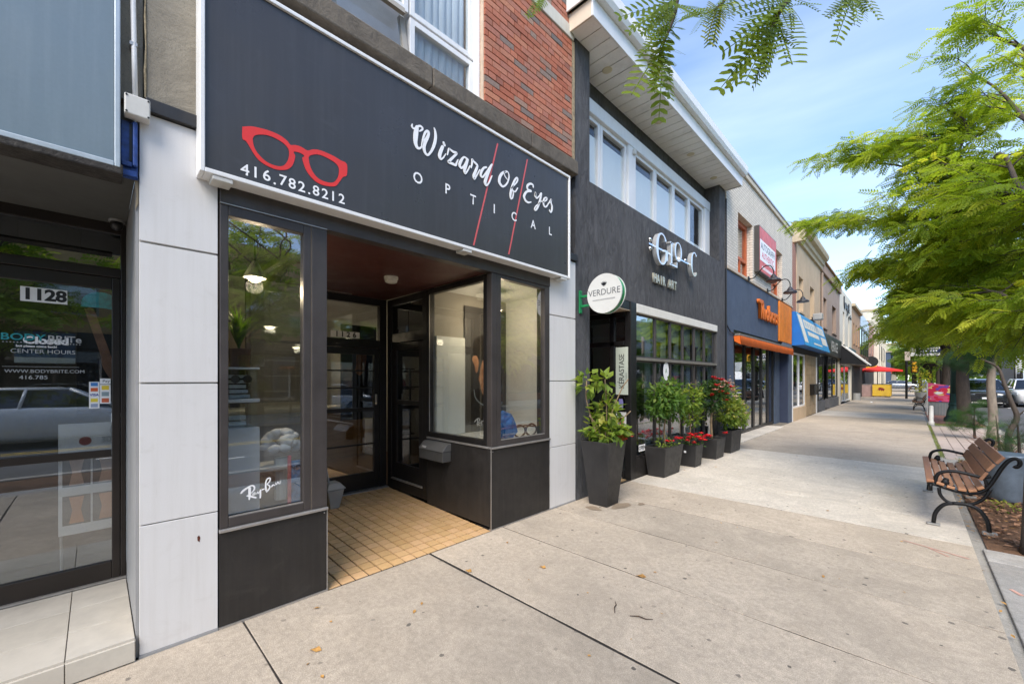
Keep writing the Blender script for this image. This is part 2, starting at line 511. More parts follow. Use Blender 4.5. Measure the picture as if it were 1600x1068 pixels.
SCRIPT_B = [[[2.86,3.583,0.0155],[2.815,3.559,0.023],[2.775,3.506,0.0305],[2.765,3.453,0.032],[2.79,3.426,0.0275],[2.825,3.427,0.0185],[2.875,3.477,0.0171],[2.9,3.543,0.0156],[2.89,3.583,0.014],[2.86,3.59,0.0124],[2.835,3.57,0.0108],[2.84,3.536,0.0108],[2.875,3.513,0.0109]],[[2.926,3.436,0.011],[3.01,3.531,0.0159],[3.026,3.573,0.0175],[3.005,3.573,0.0175],[2.968,3.516,0.0221],[2.937,3.44,0.0267],[2.921,3.377,0.0266],[2.926,3.338,0.0188],[2.952,3.358,0.0157],[2.963,3.405,0.0142],[2.952,3.43,0.011]],[[2.952,3.43,0.0126],[2.989,3.428,0.0127],[3.026,3.477,0.0112]],[[3.266,3.565,0.0149],[3.26,3.59,0.0199],[3.214,3.586,0.0214],[3.174,3.549,0.0245],[3.18,3.514,0.0229],[3.231,3.515,0.0214]],[[3.231,3.511,0.0181],[3.163,3.485,0.0228],[3.124,3.427,0.0275],[3.141,3.388,0.026],[3.186,3.379,0.0196],[3.231,3.397,0.0115]],[[3.289,3.473,0.01],[3.307,3.521,0.0217],[3.303,3.485,0.0234],[3.324,3.469,0.0167],[3.366,3.505,0.0135],[3.396,3.546,0.0152]],[[3.399,3.543,0.022],[3.378,3.462,0.0236],[3.342,3.381,0.0218],[3.307,3.335,0.0184],[3.287,3.337,0.0133],[3.313,3.38,0.0117],[3.408,3.464,0.0102]],[[3.42,3.452,0.0119],[3.482,3.495,0.0155],[3.492,3.522,0.0172],[3.457,3.511,0.0171],[3.433,3.456,0.0239],[3.451,3.418,0.0205],[3.488,3.429,0.0155],[3.532,3.486,0.0104]],[[3.532,3.478,0.0104],[3.57,3.53,0.0192],[3.564,3.496,0.0209],[3.583,3.462,0.0227],[3.583,3.421,0.0209],[3.564,3.388,0.0174],[3.545,3.39,0.0139],[3.542,3.409,0.0104]]]
SCRIPT_C = [[[0.643,0.8,0.0098],[0.653,0.812,0.0122],[0.672,0.824,0.0108],[0.692,0.835,0.0089],[0.706,0.836,0.0089],[0.715,0.827,0.01],[0.716,0.813,0.0085],[0.708,0.799,0.0065],[0.696,0.788,0.0054],[0.69,0.78,0.0074]],[[0.676,0.776,0.0098],[0.692,0.772,0.0124],[0.708,0.762,0.0109],[0.724,0.755,0.009]],[[0.689,0.823,0.0148],[0.689,0.8,0.0148],[0.689,0.773,0.0138],[0.687,0.75,0.0074]],[[0.718,0.79,0.004],[0.708,0.783,0.005],[0.708,0.775,0.0055],[0.716,0.777,0.0045],[0.721,0.789,0.005],[0.722,0.78,0.0055],[0.73,0.781,0.0045]],[[0.734,0.791,0.005],[0.737,0.779,0.0055],[0.744,0.785,0.005],[0.75,0.801,0.006]],[[0.75,0.8,0.009],[0.75,0.774,0.009],[0.749,0.749,0.009]],[[0.759,0.799,0.0076],[0.771,0.802,0.0076]],[[0.782,0.791,0.0101],[0.78,0.82,0.0101],[0.781,0.843,0.0081],[0.789,0.863,0.0076],[0.802,0.868,0.0082],[0.807,0.86,0.0087],[0.802,0.844,0.0076],[0.789,0.83,0.0066],[0.798,0.821,0.0071],[0.804,0.811,0.0082],[0.8,0.795,0.0081],[0.785,0.781,0.0086]],[[0.823,0.821,0.0036],[0.815,0.813,0.0056],[0.813,0.808,0.0056],[0.821,0.812,0.0046],[0.827,0.82,0.0046],[0.831,0.813,0.0051],[0.836,0.814,0.0036]],[[0.838,0.83,0.0041],[0.842,0.818,0.0052],[0.849,0.828,0.0046],[0.853,0.835,0.0046],[0.857,0.822,0.0052],[0.865,0.821,0.0041],[0.866,0.84,0.0026]]]
SPECS_OUT = [[0.618,3.041],[0.663,3.063],[0.711,3.074],[0.76,3.08],[0.806,3.079],[0.842,3.071],[0.869,3.056],[0.886,3.041],[0.912,3.051],[0.95,3.055],[0.989,3.046],[1.024,3.068],[1.065,3.08],[1.112,3.081],[1.161,3.077],[1.212,3.066],[1.255,3.056],[1.255,2.977],[1.228,2.954],[1.202,2.91],[1.177,2.873],[1.137,2.857],[1.088,2.849],[1.041,2.858],[1.004,2.884],[0.978,2.917],[0.962,2.958],[0.957,2.986],[0.97,3.0],[0.953,3.011],[0.928,3.011],[0.904,3.003],[0.913,2.981],[0.909,2.95],[0.895,2.909],[0.869,2.877],[0.832,2.858],[0.791,2.85],[0.745,2.856],[0.706,2.872],[0.679,2.9],[0.656,2.935],[0.637,2.962],[0.618,2.971]]
SPECS_IN = [[[0.672,2.991],[0.682,3.014],[0.711,3.033],[0.745,3.045],[0.78,3.048],[0.821,3.042],[0.853,3.029],[0.871,3.011],[0.877,2.984],[0.871,2.941],[0.853,2.902],[0.827,2.88],[0.791,2.873],[0.75,2.878],[0.716,2.898],[0.689,2.926],[0.676,2.959]],[[0.996,3.001],[1.007,3.02],[1.041,3.041],[1.077,3.049],[1.119,3.046],[1.161,3.037],[1.19,3.02],[1.199,2.992],[1.193,2.945],[1.171,2.903],[1.143,2.884],[1.1,2.878],[1.059,2.885],[1.024,2.915],[1.004,2.956]]]
PHONE_AT = [[0.632,2.784],[0.687,2.787],[0.748,2.79],[0.793,2.766],[0.84,2.791],[0.895,2.789],[0.953,2.788],[1.0,2.771],[1.044,2.792],[1.103,2.79],[1.158,2.792],[1.218,2.792]]
OPTICAL_AT = [[1.843,3.159],[2.141,3.168],[2.431,3.167],[2.698,3.163],[2.973,3.167],[3.268,3.167],[3.555,3.17]]
SLASHES = [[[2.746,3.821],[2.439,2.754]],[[3.177,3.832],[2.899,2.772]]]
# cast iron bench end in side view (x, z)
BENCH = {"arm":[[3.19,0.43],[3.192,0.486],[3.209,0.536],[3.251,0.566],[3.32,0.581],[3.392,0.573],[3.463,0.558],[3.51,0.55],[3.565,0.569]],"armcurl":[[3.51,0.55],[3.531,0.518],[3.54,0.467]],"curl":[[3.19,0.451],[3.218,0.415],[3.265,0.464],[3.279,0.487],[3.26,0.497],[3.246,0.468],[3.265,0.444],[3.302,0.423],[3.325,0.434]],"rail":[[3.127,0.436],[3.19,0.423],[3.265,0.4],[3.348,0.381],[3.428,0.378],[3.497,0.405],[3.548,0.462],[3.59,0.553],[3.631,0.656],[3.672,0.732],[3.712,0.763],[3.74,0.748],[3.744,0.711],[3.724,0.683],[3.708,0.693]],"legF":[[3.311,0.253],[3.256,0.231],[3.214,0.181],[3.185,0.113],[3.175,0.028]],"legR":[[3.311,0.253],[3.392,0.261],[3.463,0.243],[3.51,0.195],[3.544,0.119],[3.558,0.006]],"arch":[[3.214,0.393],[3.223,0.327],[3.26,0.273],[3.311,0.253],[3.401,0.263],[3.471,0.291],[3.527,0.355],[3.565,0.446]],"knee":[[3.153,0.431],[3.153,0.355]],"seat":[[3.15,0.44],[3.223,0.42],[3.297,0.398],[3.375,0.387],[3.445,0.392],[3.497,0.427]],"back":[[3.54,0.545],[3.586,0.636],[3.644,0.715]]}
# main limbs of the near street tree and the low twigs of the tree over the path, metres
LIMBS = [[[3.84,6.697,3.217],[3.636,7.056,3.632],[3.339,7.605,4.055],[2.857,7.972,4.566],[2.136,7.967,4.888]],[[3.888,6.743,2.055],[3.637,7.337,2.275],[3.346,7.751,2.303],[3.05,7.882,2.33]],[[3.869,7.284,3.921],[3.438,7.422,4.209],[3.516,7.638,4.703],[3.286,7.693,5.078]],[[3.905,7.04,4.301],[3.745,7.442,4.931],[3.523,7.505,5.27]],[[3.888,6.743,4.868],[3.707,6.846,5.187],[3.597,6.878,5.39]],[[3.799,7.076,2.878],[3.326,7.312,2.99],[2.988,7.681,3.051],[2.694,7.813,3.07]],[[3.707,6.846,3.111],[3.164,7.433,3.499],[2.447,7.852,3.85],[1.857,8.114,4.011]],[[3.86,7.135,2.595],[3.504,7.627,2.739],[3.176,8.005,2.7]],[[3.76,6.059,3.265],[3.652,6.512,3.845],[3.403,6.829,3.415],[3.101,7.093,3.58]],[[3.769,6.067,2.249],[3.604,6.466,2.425],[3.352,6.778,2.402]],[[3.61,7.031,3.632],[3.43,7.274,4.062],[3.175,7.445,4.602],[2.862,7.697,4.751]],[[4.04,8.291,3.253],[3.661,9.039,3.473],[3.351,9.435,3.533],[2.984,9.776,3.655]]]
TWIGS = [[[[2.373,1.555,3.133],[2.366,1.548,2.963],[2.355,1.538,2.89],[2.334,1.517,2.812],[2.317,1.5,2.756]],[[[2.399,1.468,2.888],[2.312,1.243,2.769]],[[2.362,1.544,2.943],[2.18,1.534,2.98]],[[2.326,1.62,3.006],[2.279,1.463,2.86]],[[2.372,1.498,2.883],[2.354,1.368,2.743]],[[2.335,1.574,2.938],[2.242,1.678,2.989]],[[2.379,1.449,2.796],[2.258,1.526,2.862]],[[2.341,1.524,2.841],[2.293,1.393,2.724]],[[2.3,1.595,2.883],[2.341,1.272,2.541]],[[2.345,1.471,2.759],[2.242,1.594,2.749]],[[2.303,1.542,2.795],[2.352,1.534,2.69]],[[2.362,1.432,2.722],[2.437,1.45,2.671]],[[2.341,1.524,2.841],[2.308,1.743,3.0]],[[2.311,1.606,2.935],[2.345,1.611,2.948]],[[2.379,1.505,2.902],[2.436,1.532,2.888]],[[2.299,1.539,2.788],[2.39,1.32,2.532]]]],[[[2.541,1.65,3.058],[2.516,1.625,2.928],[2.487,1.597,2.883],[2.457,1.567,2.864]],[[[2.542,1.538,2.853],[2.593,1.449,2.711]],[[2.499,1.608,2.902],[2.472,1.749,2.936]],[[2.464,1.685,2.961],[2.464,1.574,2.775]],[[2.496,1.549,2.845],[2.473,1.414,2.718]],[[2.46,1.626,2.91],[2.32,1.685,3.026]],[[2.492,1.49,2.797],[2.391,1.587,2.952]],[[2.504,1.613,2.916],[2.56,1.584,2.86]],[[2.464,1.685,2.966],[2.555,1.411,2.67]]]],[[[2.778,1.391,2.699],[2.754,1.368,2.599],[2.732,1.347,2.545],[2.719,1.334,2.5],[2.707,1.322,2.464]],[[[2.771,1.273,2.524],[2.714,1.077,2.365]],[[2.741,1.356,2.572],[2.62,1.405,2.57]],[[2.714,1.441,2.617],[2.625,1.242,2.373]],[[2.733,1.291,2.48],[2.706,1.153,2.297]],[[2.708,1.379,2.53],[2.647,1.515,2.478]],[[2.733,1.236,2.415],[2.698,1.397,2.456]],[[2.726,1.341,2.525],[2.777,1.307,2.387]],[[2.712,1.439,2.611],[2.81,1.171,2.328]],[[2.748,1.306,2.527],[2.737,1.519,2.654]],[[2.74,1.411,2.62],[2.791,1.404,2.533]],[[2.771,1.273,2.523],[2.838,1.282,2.463]],[[2.707,1.322,2.464],[2.65,1.518,2.511]]]],[[[2.887,1.708,2.853],[2.873,1.694,2.771],[2.866,1.687,2.738]],[[[2.877,1.586,2.671],[2.869,1.439,2.478]],[[2.871,1.693,2.755],[2.904,1.893,2.802]],[[2.867,1.8,2.848],[2.942,1.761,2.693]],[[2.87,1.635,2.701],[2.838,1.492,2.596]],[[2.867,1.745,2.797],[2.872,1.945,2.851]]]],[[[1.989,1.249,3.16],[1.971,1.232,3.047]],[[[2.023,1.17,2.968],[2.052,1.059,2.811]],[[1.975,1.235,3.055],[1.879,1.309,3.094]]]]]
# ------------------------------------------------------------------ palette
M_conc = concrete('sidewalk_concrete', (0.545, 0.465, 0.368))
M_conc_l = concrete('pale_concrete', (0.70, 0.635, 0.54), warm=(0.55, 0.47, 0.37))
M_kerb = concrete('kerb_concrete', (0.44, 0.42, 0.39), gum=False)
M_dirt = pm('joint_dirt', (0.022, 0.018, 0.015), 0.95, var=0.4, scale=30)
M_road = pm('asphalt', (0.085, 0.085, 0.088), 0.85, var=0.18, scale=1.2, bmp=0.5, bscale=160)
M_ypaint = pm('yellow_road_paint', (0.55, 0.38, 0.05), 0.7, var=0.15)
M_wpaint = pm('white_road_paint', (0.65, 0.65, 0.62), 0.7, var=0.15)
M_bronze = pm('dark_bronze_metal', (0.064, 0.055, 0.052), 0.42, 0.35, var=0.18, scale=3, spec=0.5, streak=0.25, grime=(0.09, 0.08, 0.075))
M_black = pm('black_metal', (0.014, 0.013, 0.013), 0.38, 0.2, var=0.2)
M_blackpanel = pm('black_panel', (0.021, 0.019, 0.018), 0.42, 0.1, var=0.22, scale=5, spec=0.5, bmp=0.05, streak=0.25, grime=(0.05, 0.045, 0.04), scuff=0.35)
M_trim = pm('aluminium_trim', (0.42, 0.40, 0.38), 0.4, 0.7, var=0.15, scale=12)
M_white = pm('white_cladding', (0.66, 0.645, 0.63), 0.38, 0.0, var=0.04, scale=1.0, streak=0.22, grime=(0.46, 0.43, 0.39), bscale=200, scuff=0.22)
M_greyclad = pm('grey_cladding_edge', (0.28, 0.28, 0.28), 0.5, 0.0, var=0.08)
M_wframe = pm('white_frame', (0.74, 0.74, 0.73), 0.4, var=0.04, streak=0.15, grime=(0.5, 0.48, 0.44))
M_glass = glass('shop_glass', (0.88, 0.90, 0.90), 0.165)
M_glass_d = glass('dark_glass', (0.46, 0.48, 0.47), 0.20)
M_wglass = glass('window_glass', (0.90, 0.93, 0.94), 0.05)
M_red = pm('red_print', (0.68, 0.030, 0.022), 0.35, var=0.05)
M_whiteprint = pm('white_print', (0.82, 0.82, 0.82), 0.4, var=0.02)
M_blackprint = pm('black_print', (0.015, 0.015, 0.015), 0.5, var=0.05)
M_grey = pm('grey_plastic', (0.30, 0.30, 0.29), 0.5, var=0.1)
M_lgrey = pm('light_grey_plastic', (0.55, 0.54, 0.50), 0.5, var=0.08, streak=0.2)
M_wood = pm('shop_floor_wood', (0.20, 0.12, 0.07), 0.4, var=0.25, scale=3, stretch=(1, 8, 1))
M_cream = pm('cream_plaster', (0.40, 0.35, 0.27), 0.75, var=0.05)
M_offw = pm('off_white_plaster', (0.68, 0.69, 0.66), 0.7, var=0.03)
M_dark = pm('dark_interior', (0.03, 0.028, 0.026), 0.8, var=0.2)
M_chrome = pm('polished_steel', (0.72, 0.72, 0.72), 0.07, 1.0, var=0.05)
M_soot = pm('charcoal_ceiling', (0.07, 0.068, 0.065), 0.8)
M_ledge = stucco('weathered_ledge_stone', (0.15, 0.125, 0.095), (0.075, 0.062, 0.048), 7.0, strength=0.7)
M_stucco_old = stucco('old_fibrous_stucco', (0.30, 0.265, 0.205), (0.20, 0.175, 0.135), 4.0, strength=0.5, fib=0.65)
M_stucco_gray = stucco('dark_grey_stucco', (0.105, 0.104, 0.108), (0.030, 0.030, 0.033), 13.0, stretch=(1, 1, 0.32), strength=1.0, bd=0.035)
M_mortar = pm('mortar', (0.56, 0.44, 0.33), 0.95, var=0.15, scale=10, bmp=0.4, bscale=120)
M_brick = by_random('red_brick', [(0.0, (0.36, 0.105, 0.055)), (0.28, (0.46, 0.155, 0.085)), (0.5, (0.39, 0.15, 0.10)), (0.66, (0.50, 0.20, 0.11)), (0.78, (0.28, 0.10, 0.065)), (0.9, (0.33, 0.21, 0.15)), (1.0, (0.15, 0.13, 0.12))])
M_tile = by_random('quarry_tile', [(0.0, (0.56, 0.355, 0.165)), (0.4, (0.60, 0.385, 0.185)), (0.75, (0.63, 0.40, 0.21)), (1.0, (0.54, 0.335, 0.15))], rough=0.45, var=0.10, bmp=0.10, grime=0.06)
M_stone = pm('white_stone_band', (0.58, 0.55, 0.48), 0.8, var=0.08, scale=3, streak=0.2, bmp=0.2)

# ------------------------------------------------------------------ ground, road, pavement
g = MB(); g.add([(-600,-400,-0.19),(600,-400,-0.19),(600,900,-0.19),(-600,900,-0.19)], [(0,1,2,3)])
kind(g.build('ground', concrete('far_ground', (0.30, 0.28, 0.25), gum=False)), 'structure')
g = MB(); g.add([(4.95,-80,-0.13),(13.2,-80,-0.13),(13.2,400,-0.13),(4.95,400,-0.13)], [(0,1,2,3)])
road = kind(g.build('road', M_road), 'structure')
g = MB(); g.add([(-90,86.0,-0.134),(110,86.0,-0.134),(110,95.0,-0.134),(-90,95.0,-0.134)], [(0,1,2,3)])
kind(g.build('side_street', M_road), 'structure')
for xc in (8.95, 9.20):
    g = MB(); g.add([(xc,-80,-0.126),(xc+0.1,-80,-0.126),(xc+0.1,84,-0.126),(xc,84,-0.126)], [(0,1,2,3)])
    g.build('centre_line', M_ypaint, road)
for k in range(-4, 14):
    g = MB(); y0 = k*6.0
    g.add([(6.98,y0,-0.126),(7.08,y0,-0.126),(7.08,y0+2.2,-0.126),(6.98,y0+2.2,-0.126)], [(0,1,2,3)])
    g.build('parking_mark', M_wpaint, road)

side = box('sidewalk', M_dirt, None, -0.30, 3.405, -9.0, 84.0, -0.16, -0.0045)
kind(side, 'structure')
joints = [-7.6, -6.2, -4.85, -3.5, -2.1, -0.72, 0.65, 2.04, 2.93, 3.81, 4.70, 5.58, 6.40, 7.29, 8.6, 9.95, 11.85, 13.7, 15.5, 17.3, 19.1, 21.4, 24.6, 27.4, 30.2, 33.0, 36, 39, 42, 45, 48.5, 52, 56, 60, 65, 70, 77, 84]
for i in range(len(joints)-1):
    a, b = joints[i], joints[i+1]
    ga = 0.012 if abs(a-2.04) < 0.01 else 0.0058
    gb = 0.012 if abs(b-2.04) < 0.01 else 0.0058
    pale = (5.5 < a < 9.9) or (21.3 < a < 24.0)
    x0 = 0.004
    mb = MB()
    n = 8
    j1 = lambda x: 0.0025*math.sin(x*5.3+i*1.7)+0.002*math.sin(x*13.1+i)
    bot = []; 
    box_x = [x0 + (3.41-x0)*k/n for k in range(n+1)]
    top = [(x, a+ga+j1(x), rnd.uniform(-0.001, 0.0015)) for x in box_x] + [(x, b-gb+j1(x+9), rnd.uniform(-0.001, 0.0015)) for x in reversed(box_x)]
    low = [(p[0], p[1], -0.10) for p in top]
    m = len(top)
    mb.add(top + low, [(k, 2*n+1-k-1+0, 2*n+1-k, k) if False else (k, k+1, m-2-k, m-1-k) for k in range(n)] + [(k, m+k, m+(k+1) % m, (k+1) % m) for k in range(m)])
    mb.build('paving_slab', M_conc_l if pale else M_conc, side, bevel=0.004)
# fix of slab winding is left to shading: both sides are opaque

# kerb and boulevard strip between the footpath and the road
boul = box('boulevard', concrete('boulevard_concrete', (0.40, 0.38, 0.34), gum=False), None, 3.412, 4.78, -9.0, 84.0, -0.17, -0.035)
kind(boul, 'structure')
kerb = box('kerb', M_dirt, None, 4.785, 4.945, -60.0, 84.0, -0.18, -0.03); kind(kerb, 'structure')
y = -20.0
while y < 83:
    box('kerb_stone', M_kerb, kerb, 4.782, 4.952, y+0.004, y+2.996, -0.17, 0.0, 0.015)
    y += 3.0
M_mulch = pm('bark_mulch', (0.13, 0.068, 0.035), 0.95, var=0.5, scale=60, bmp=1.0, bscale=90)
for (y0, y1, x0, x1) in ((-4.0, 5.25, 3.80, 4.74), (5.64, 8.9, 3.50, 4.74), (10.2, 11.3, 3.62, 4.74)):
    mb = MB(); nx, ny = 14, max(6, int((y1-y0)*7))
    vs = []; fs = []
    for j in range(ny+1):
        for i in range(nx+1):
            e = min(i, nx-i, j, ny-j)
            vs.append((x0+(x1-x0)*i/nx, y0+(y1-y0)*j/ny, -0.03 + (0.008 if e == 0 else 0.015+rnd.uniform(0, 0.02))))
    for j in range(ny):
        for i in range(nx):
            k = j*(nx+1)+i; fs.append((k, k+1, k+nx+2, k+nx+1))
    mb.add(vs, fs)
    kind(mb.build('planting_bed', M_mulch), 'structure')
# bark chips and dead leaves scattered over the beds and along the path edge
def chips(name, mat, n, areas, smin, smax, seed, zt=0.004, curl=0.3):
    r = random.Random(seed); mb = MB()
    for k in range(n):
        x0, x1, y0, y1, z = areas[r.randrange(len(areas))]
        cx, cy = r.uniform(x0, x1), r.uniform(y0, y1)
        a = r.uniform(0, 6.28); L = r.uniform(smin, smax); W = L*r.uniform(0.25, 0.6)
        u = Vector((math.cos(a), math.sin(a), r.uniform(-curl, curl))); v = Vector((-math.sin(a), math.cos(a), r.uniform(-curl, curl)))
        c = Vector((cx, cy, z + zt + r.uniform(0, 0.012)))
        mb.add([c-u*L/2, c+v*W/2+Vector((0,0,L*0.12)), c+u*L/2, c-v*W/2], [(0,1,2),(0,2,3)])
    return kind(mb.build(name, mat), 'stuff')
M_chip = by_random('bark_chip', [(0, (0.16, 0.08, 0.04)), (1, (0.2, 0.1, 0.05))])
M_fall = pm('fallen_leaf', (0.42, 0.22, 0.055), 0.7, var=0.45, scale=25)
M_twig = pm('dead_twig', (0.05, 0.032, 0.022), 0.9, var=0.3)
beds = [(3.82, 4.72, 2.0, 5.2, 0.01), (3.52, 4.72, 5.7, 8.9, 0.012), (3.64, 4.7, 10.3, 11.2, 0.01)]
tag(chips('bark_chips', pm('bark_chip_brown', (0.26, 0.14, 0.08), 0.9, var=0.6, scale=14), 3800, beds, 0.03, 0.085, 3, 0.004), 'brown bark chips lying over the planting beds', 'mulch')
tag(chips('fallen_leaves', M_fall, 300, beds*2 + [(3.415, 3.47, 2.4, 9.0, -0.034)], 0.02, 0.05, 4, 0.014), 'dry yellow leaves gathered along the path edge and beds', 'leaves')
sp = MB(); r2 = random.Random(21)
for k in range(46):
    cx, cy = r2.uniform(0.1, 3.35), 0.7 + 9*r2.random()**1.4
    a = r2.uniform(0, 6.28); L = r2.uniform(0.008, 0.022)
    u = Vector((math.cos(a), math.sin(a), 0.1)); v = Vector((-math.sin(a), math.cos(a), -0.1))*0.5
    c = Vector((cx, cy, 0.006))
    sp.add([c-u*L, c+v*L+Vector((0,0,L*0.3)), c+u*L, c-v*L], [(0,1,2),(0,2,3)])
tag(kind(sp.build('scattered_leaves', M_fall), 'stuff'), 'small orange leaves scattered on the concrete footpath', 'leaves')
for nm, cx, cy, L, a, lab in (('fallen_leaf', 0.62, 0.86, 0.06, 0.7, 'long curled yellow leaf on the slab before the left pillar'),
                              ('fallen_leaf', 0.50, 2.06, 0.06, 0.2, 'crumpled orange leaf on the wide black joint by the tiles'),
                              ('fallen_leaf', 0.88, 2.52, 0.055, 0.1, 'flat orange leaf before the right black corner panel'),
                              ('fallen_leaf', 1.52, 2.93, 0.07, 0.5, 'frayed orange leaf on the thin joint mid footpath'),
                              ('twig', 1.60, 2.42, 0.07, 2.0, 'short reddish twig lying on the footpath slab'),
                              ('twig', 1.78, 2.42, 0.07, 0.4, 'thin bent dark twig on the footpath slab')):
    mb = MB(); u = Vector((math.cos(a), math.sin(a), 0)); v = Vector((-math.sin(a), math.cos(a), 0))
    c = Vector((cx, cy, 0.006))
    if nm == 'twig':
        mb.tube([c-u*L, c-u*L*0.2+v*0.008+Vector((0,0,0.004)), c+u*L*0.4, c+u*L+v*0.012], [0.002, 0.004, 0.0035, 0.0015], 5)
    else:
        pts = [c-u*L*0.6, c-u*L*0.2+v*L*0.28, c+u*L*0.2+v*L*0.3+Vector((0,0,0.012)), c+u*L*0.6, c+u*L*0.2-v*L*0.26, c-u*L*0.3-v*L*0.22+Vector((0,0,0.01))]
        mb.add([c+Vector((0,0,0.006))]+pts, [(0, 1+k, 1+(k+1) % 6) for k in range(6)])
    tag(mb.build(nm, M_twig if nm == 'twig' else M_fall), lab, 'leaf' if nm != 'twig' else 'twig')
# damp patches left on the concrete round the planter and pillar
M_damp = concrete('damp_concrete', (0.36, 0.28, 0.20), warm=(0.30, 0.22, 0.14), rough=0.6, gum=False)
for k, (cx, cy, rx, ry) in enumerate(((0.52, 4.40, 0.08, 0.15), (0.66, 4.64, 0.035, 0.06), (0.33, 4.10, 0.10, 0.06))):
    r3 = random.Random(40+k); n = 18
    ring = [(cx+rx*(1+0.22*math.sin(3*a+k)+0.12*r3.uniform(-1, 1))*math.cos(a), cy+ry*(1+0.2*math.sin(2*a+2*k)+0.12*r3.uniform(-1, 1))*math.sin(a), 0.0042) for a in [2*math.pi*j/n for j in range(n)]]
    MB().add([(cx, cy, 0.0042)]+ring, [(0, 1+j, 1+(j+1) % n) for j in range(n)]).build('damp_stain', M_damp, side)
M_spray = pm('faded_red_spray', (0.52, 0.30, 0.24), 0.9, var=0.2, scale=30)
for (ax, ay, bx, by, ww) in ((2.95, 5.32, 3.36, 5.16, 0.012), (3.12, 5.24, 3.24, 5.10, 0.010), (3.52, 4.66, 3.57, 4.58, 0.018)):
    zz = 0.004 if bx < 3.42 else -0.0085
    n = Vector((by-ay, ax-bx, 0)).normalized()*ww
    MB().add([(ax+n.x*0.4, ay+n.y*0.4, zz), (bx+n.x, by+n.y, zz), (bx-n.x*0.7, by-n.y*0.7, zz), (ax-n.x, ay-n.y, zz)], [(0, 1, 2, 3)]).build('paint_mark', M_spray, side)
# narrow edging strips beside the beds
for k, (x0, x1, y0, y1) in enumerate(((3.47, 3.78, -4.0, 1.2), (3.47, 3.78, 1.21, 3.35), (3.47, 3.78, 3.36, 5.28), (3.47, 4.76, 5.29, 5.62), (3.47, 3.60, 8.95, 10.1), (3.61, 4.76, 8.95, 10.1))):
    box('edging_slab', M_kerb, boul, x0, x1, y0, y1, -0.10, -0.012, 0.008)
# long boulevard pavers farther along
M_paver = by_random('boulevard_paver', [(0, (0.40, 0.33, 0.28)), (0.5, (0.44, 0.36, 0.31)), (1, (0.36, 0.30, 0.26))], bmp=0.3)
for r_ in range(7):
    x0 = 3.49 + r_*0.185
    for c_ in range(6):
        y0 = 11.6 + c_*1.25 + (0.6 if r_ % 2 else 0.0)
        box('paver', M_paver, boul, x0+0.004, x0+0.181, y0+0.004, min(y0+1.246, 19.2), -0.10, -0.02 + rnd.uniform(0, 0.006), 0.005)
M_redpav = by_random('red_paver', [(0, (0.30, 0.13, 0.09)), (1, (0.36, 0.17, 0.12))], bmp=0.3)
for r_ in range(5):
    for c_ in range(14):
        x0 = 3.49 + r_*0.255; y0 = 20.2 + c_*0.5
        box('red_paver', M_redpav, boul, x0+0.004, x0+0.251, y0+0.004, y0+0.496, -0.10, -0.022, 0.004)

# ------------------------------------------------------------------ optical shop: shell
shop = thing('brick_shop_building', 'red brick two storey shop with white pillars and recessed tiled entry', 'building', (0, 2.2, 0))
box('party_wall', M_offw, shop, -8.0, -0.02, 0.166, 0.40, 0.0, 2.98)
box('party_wall', M_offw, shop, -8.0, -0.02, 4.06, 4.20, 0.0, 2.98)
box('pillar_core', M_dark, shop, -0.35, -0.02, 0.40, 0.52, 0.0, 2.98)
box('pillar_core', M_dark, shop, -0.20, -0.02, 3.70, 4.06, 0.0, 2.98)
box('rear_wall', M_cream, shop, -8.0, -7.8, 0.40, 4.06, 0.0, 2.98)
box('shop_floor', M_wood, shop, -7.8, -2.12, 0.40, 4.06, -0.02, 0.085)
box('shop_ceiling', M_offw, shop, -7.8, -2.06, 0.40, 4.06, 2.78, 2.98)
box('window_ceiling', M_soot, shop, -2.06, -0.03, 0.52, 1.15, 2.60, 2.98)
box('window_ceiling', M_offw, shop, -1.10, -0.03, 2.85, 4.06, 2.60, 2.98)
# white pillars: four cladding panels each with a shadow gap
for (ya, yb) in ((0.166, 0.517), (3.692, 4.205)):
    for (za, zb) in ((0.015, 0.716), (0.722, 1.492), (1.502, 2.266), (2.278, 2.978)):
        box('cladding_panel', M_white, shop, -0.018, 0.0, ya, yb, za, zb, 0.002)
    box('joint_backing', M_lgrey, shop, -0.0196, -0.0184, ya+0.002, yb-0.002, 0.02, 2.97)
    box('base_strip', M_greyclad, shop, -0.03, 0.006, ya-0.002, yb+0.002, -0.01, 0.014)
# left flank of the left pillar (grey edge towards the neighbour's step)
box('flank_panel', M_greyclad, shop, -0.95, -0.019, 0.152, 0.165, 0.0, 2.62)
box('flashing', M_blackpanel, shop, -0.018, 0.03, 0.19, 0.43, 2.982, 3.055, 0.003)
box('flashing', M_blackpanel, shop, -0.018, 0.03, 3.93, 4.215, 2.99, 3.07, 0.003)

MB().prism([(0.418, 0.592), (0.426, 0.600), (0.432, 0.585), (0.428, 0.560), (0.419, 0.570)], 'x', 0.0, 0.0012).build('rust_mark', pm('rust', (0.10, 0.025, 0.012), 0.9, var=0.4, scale=80), shop)
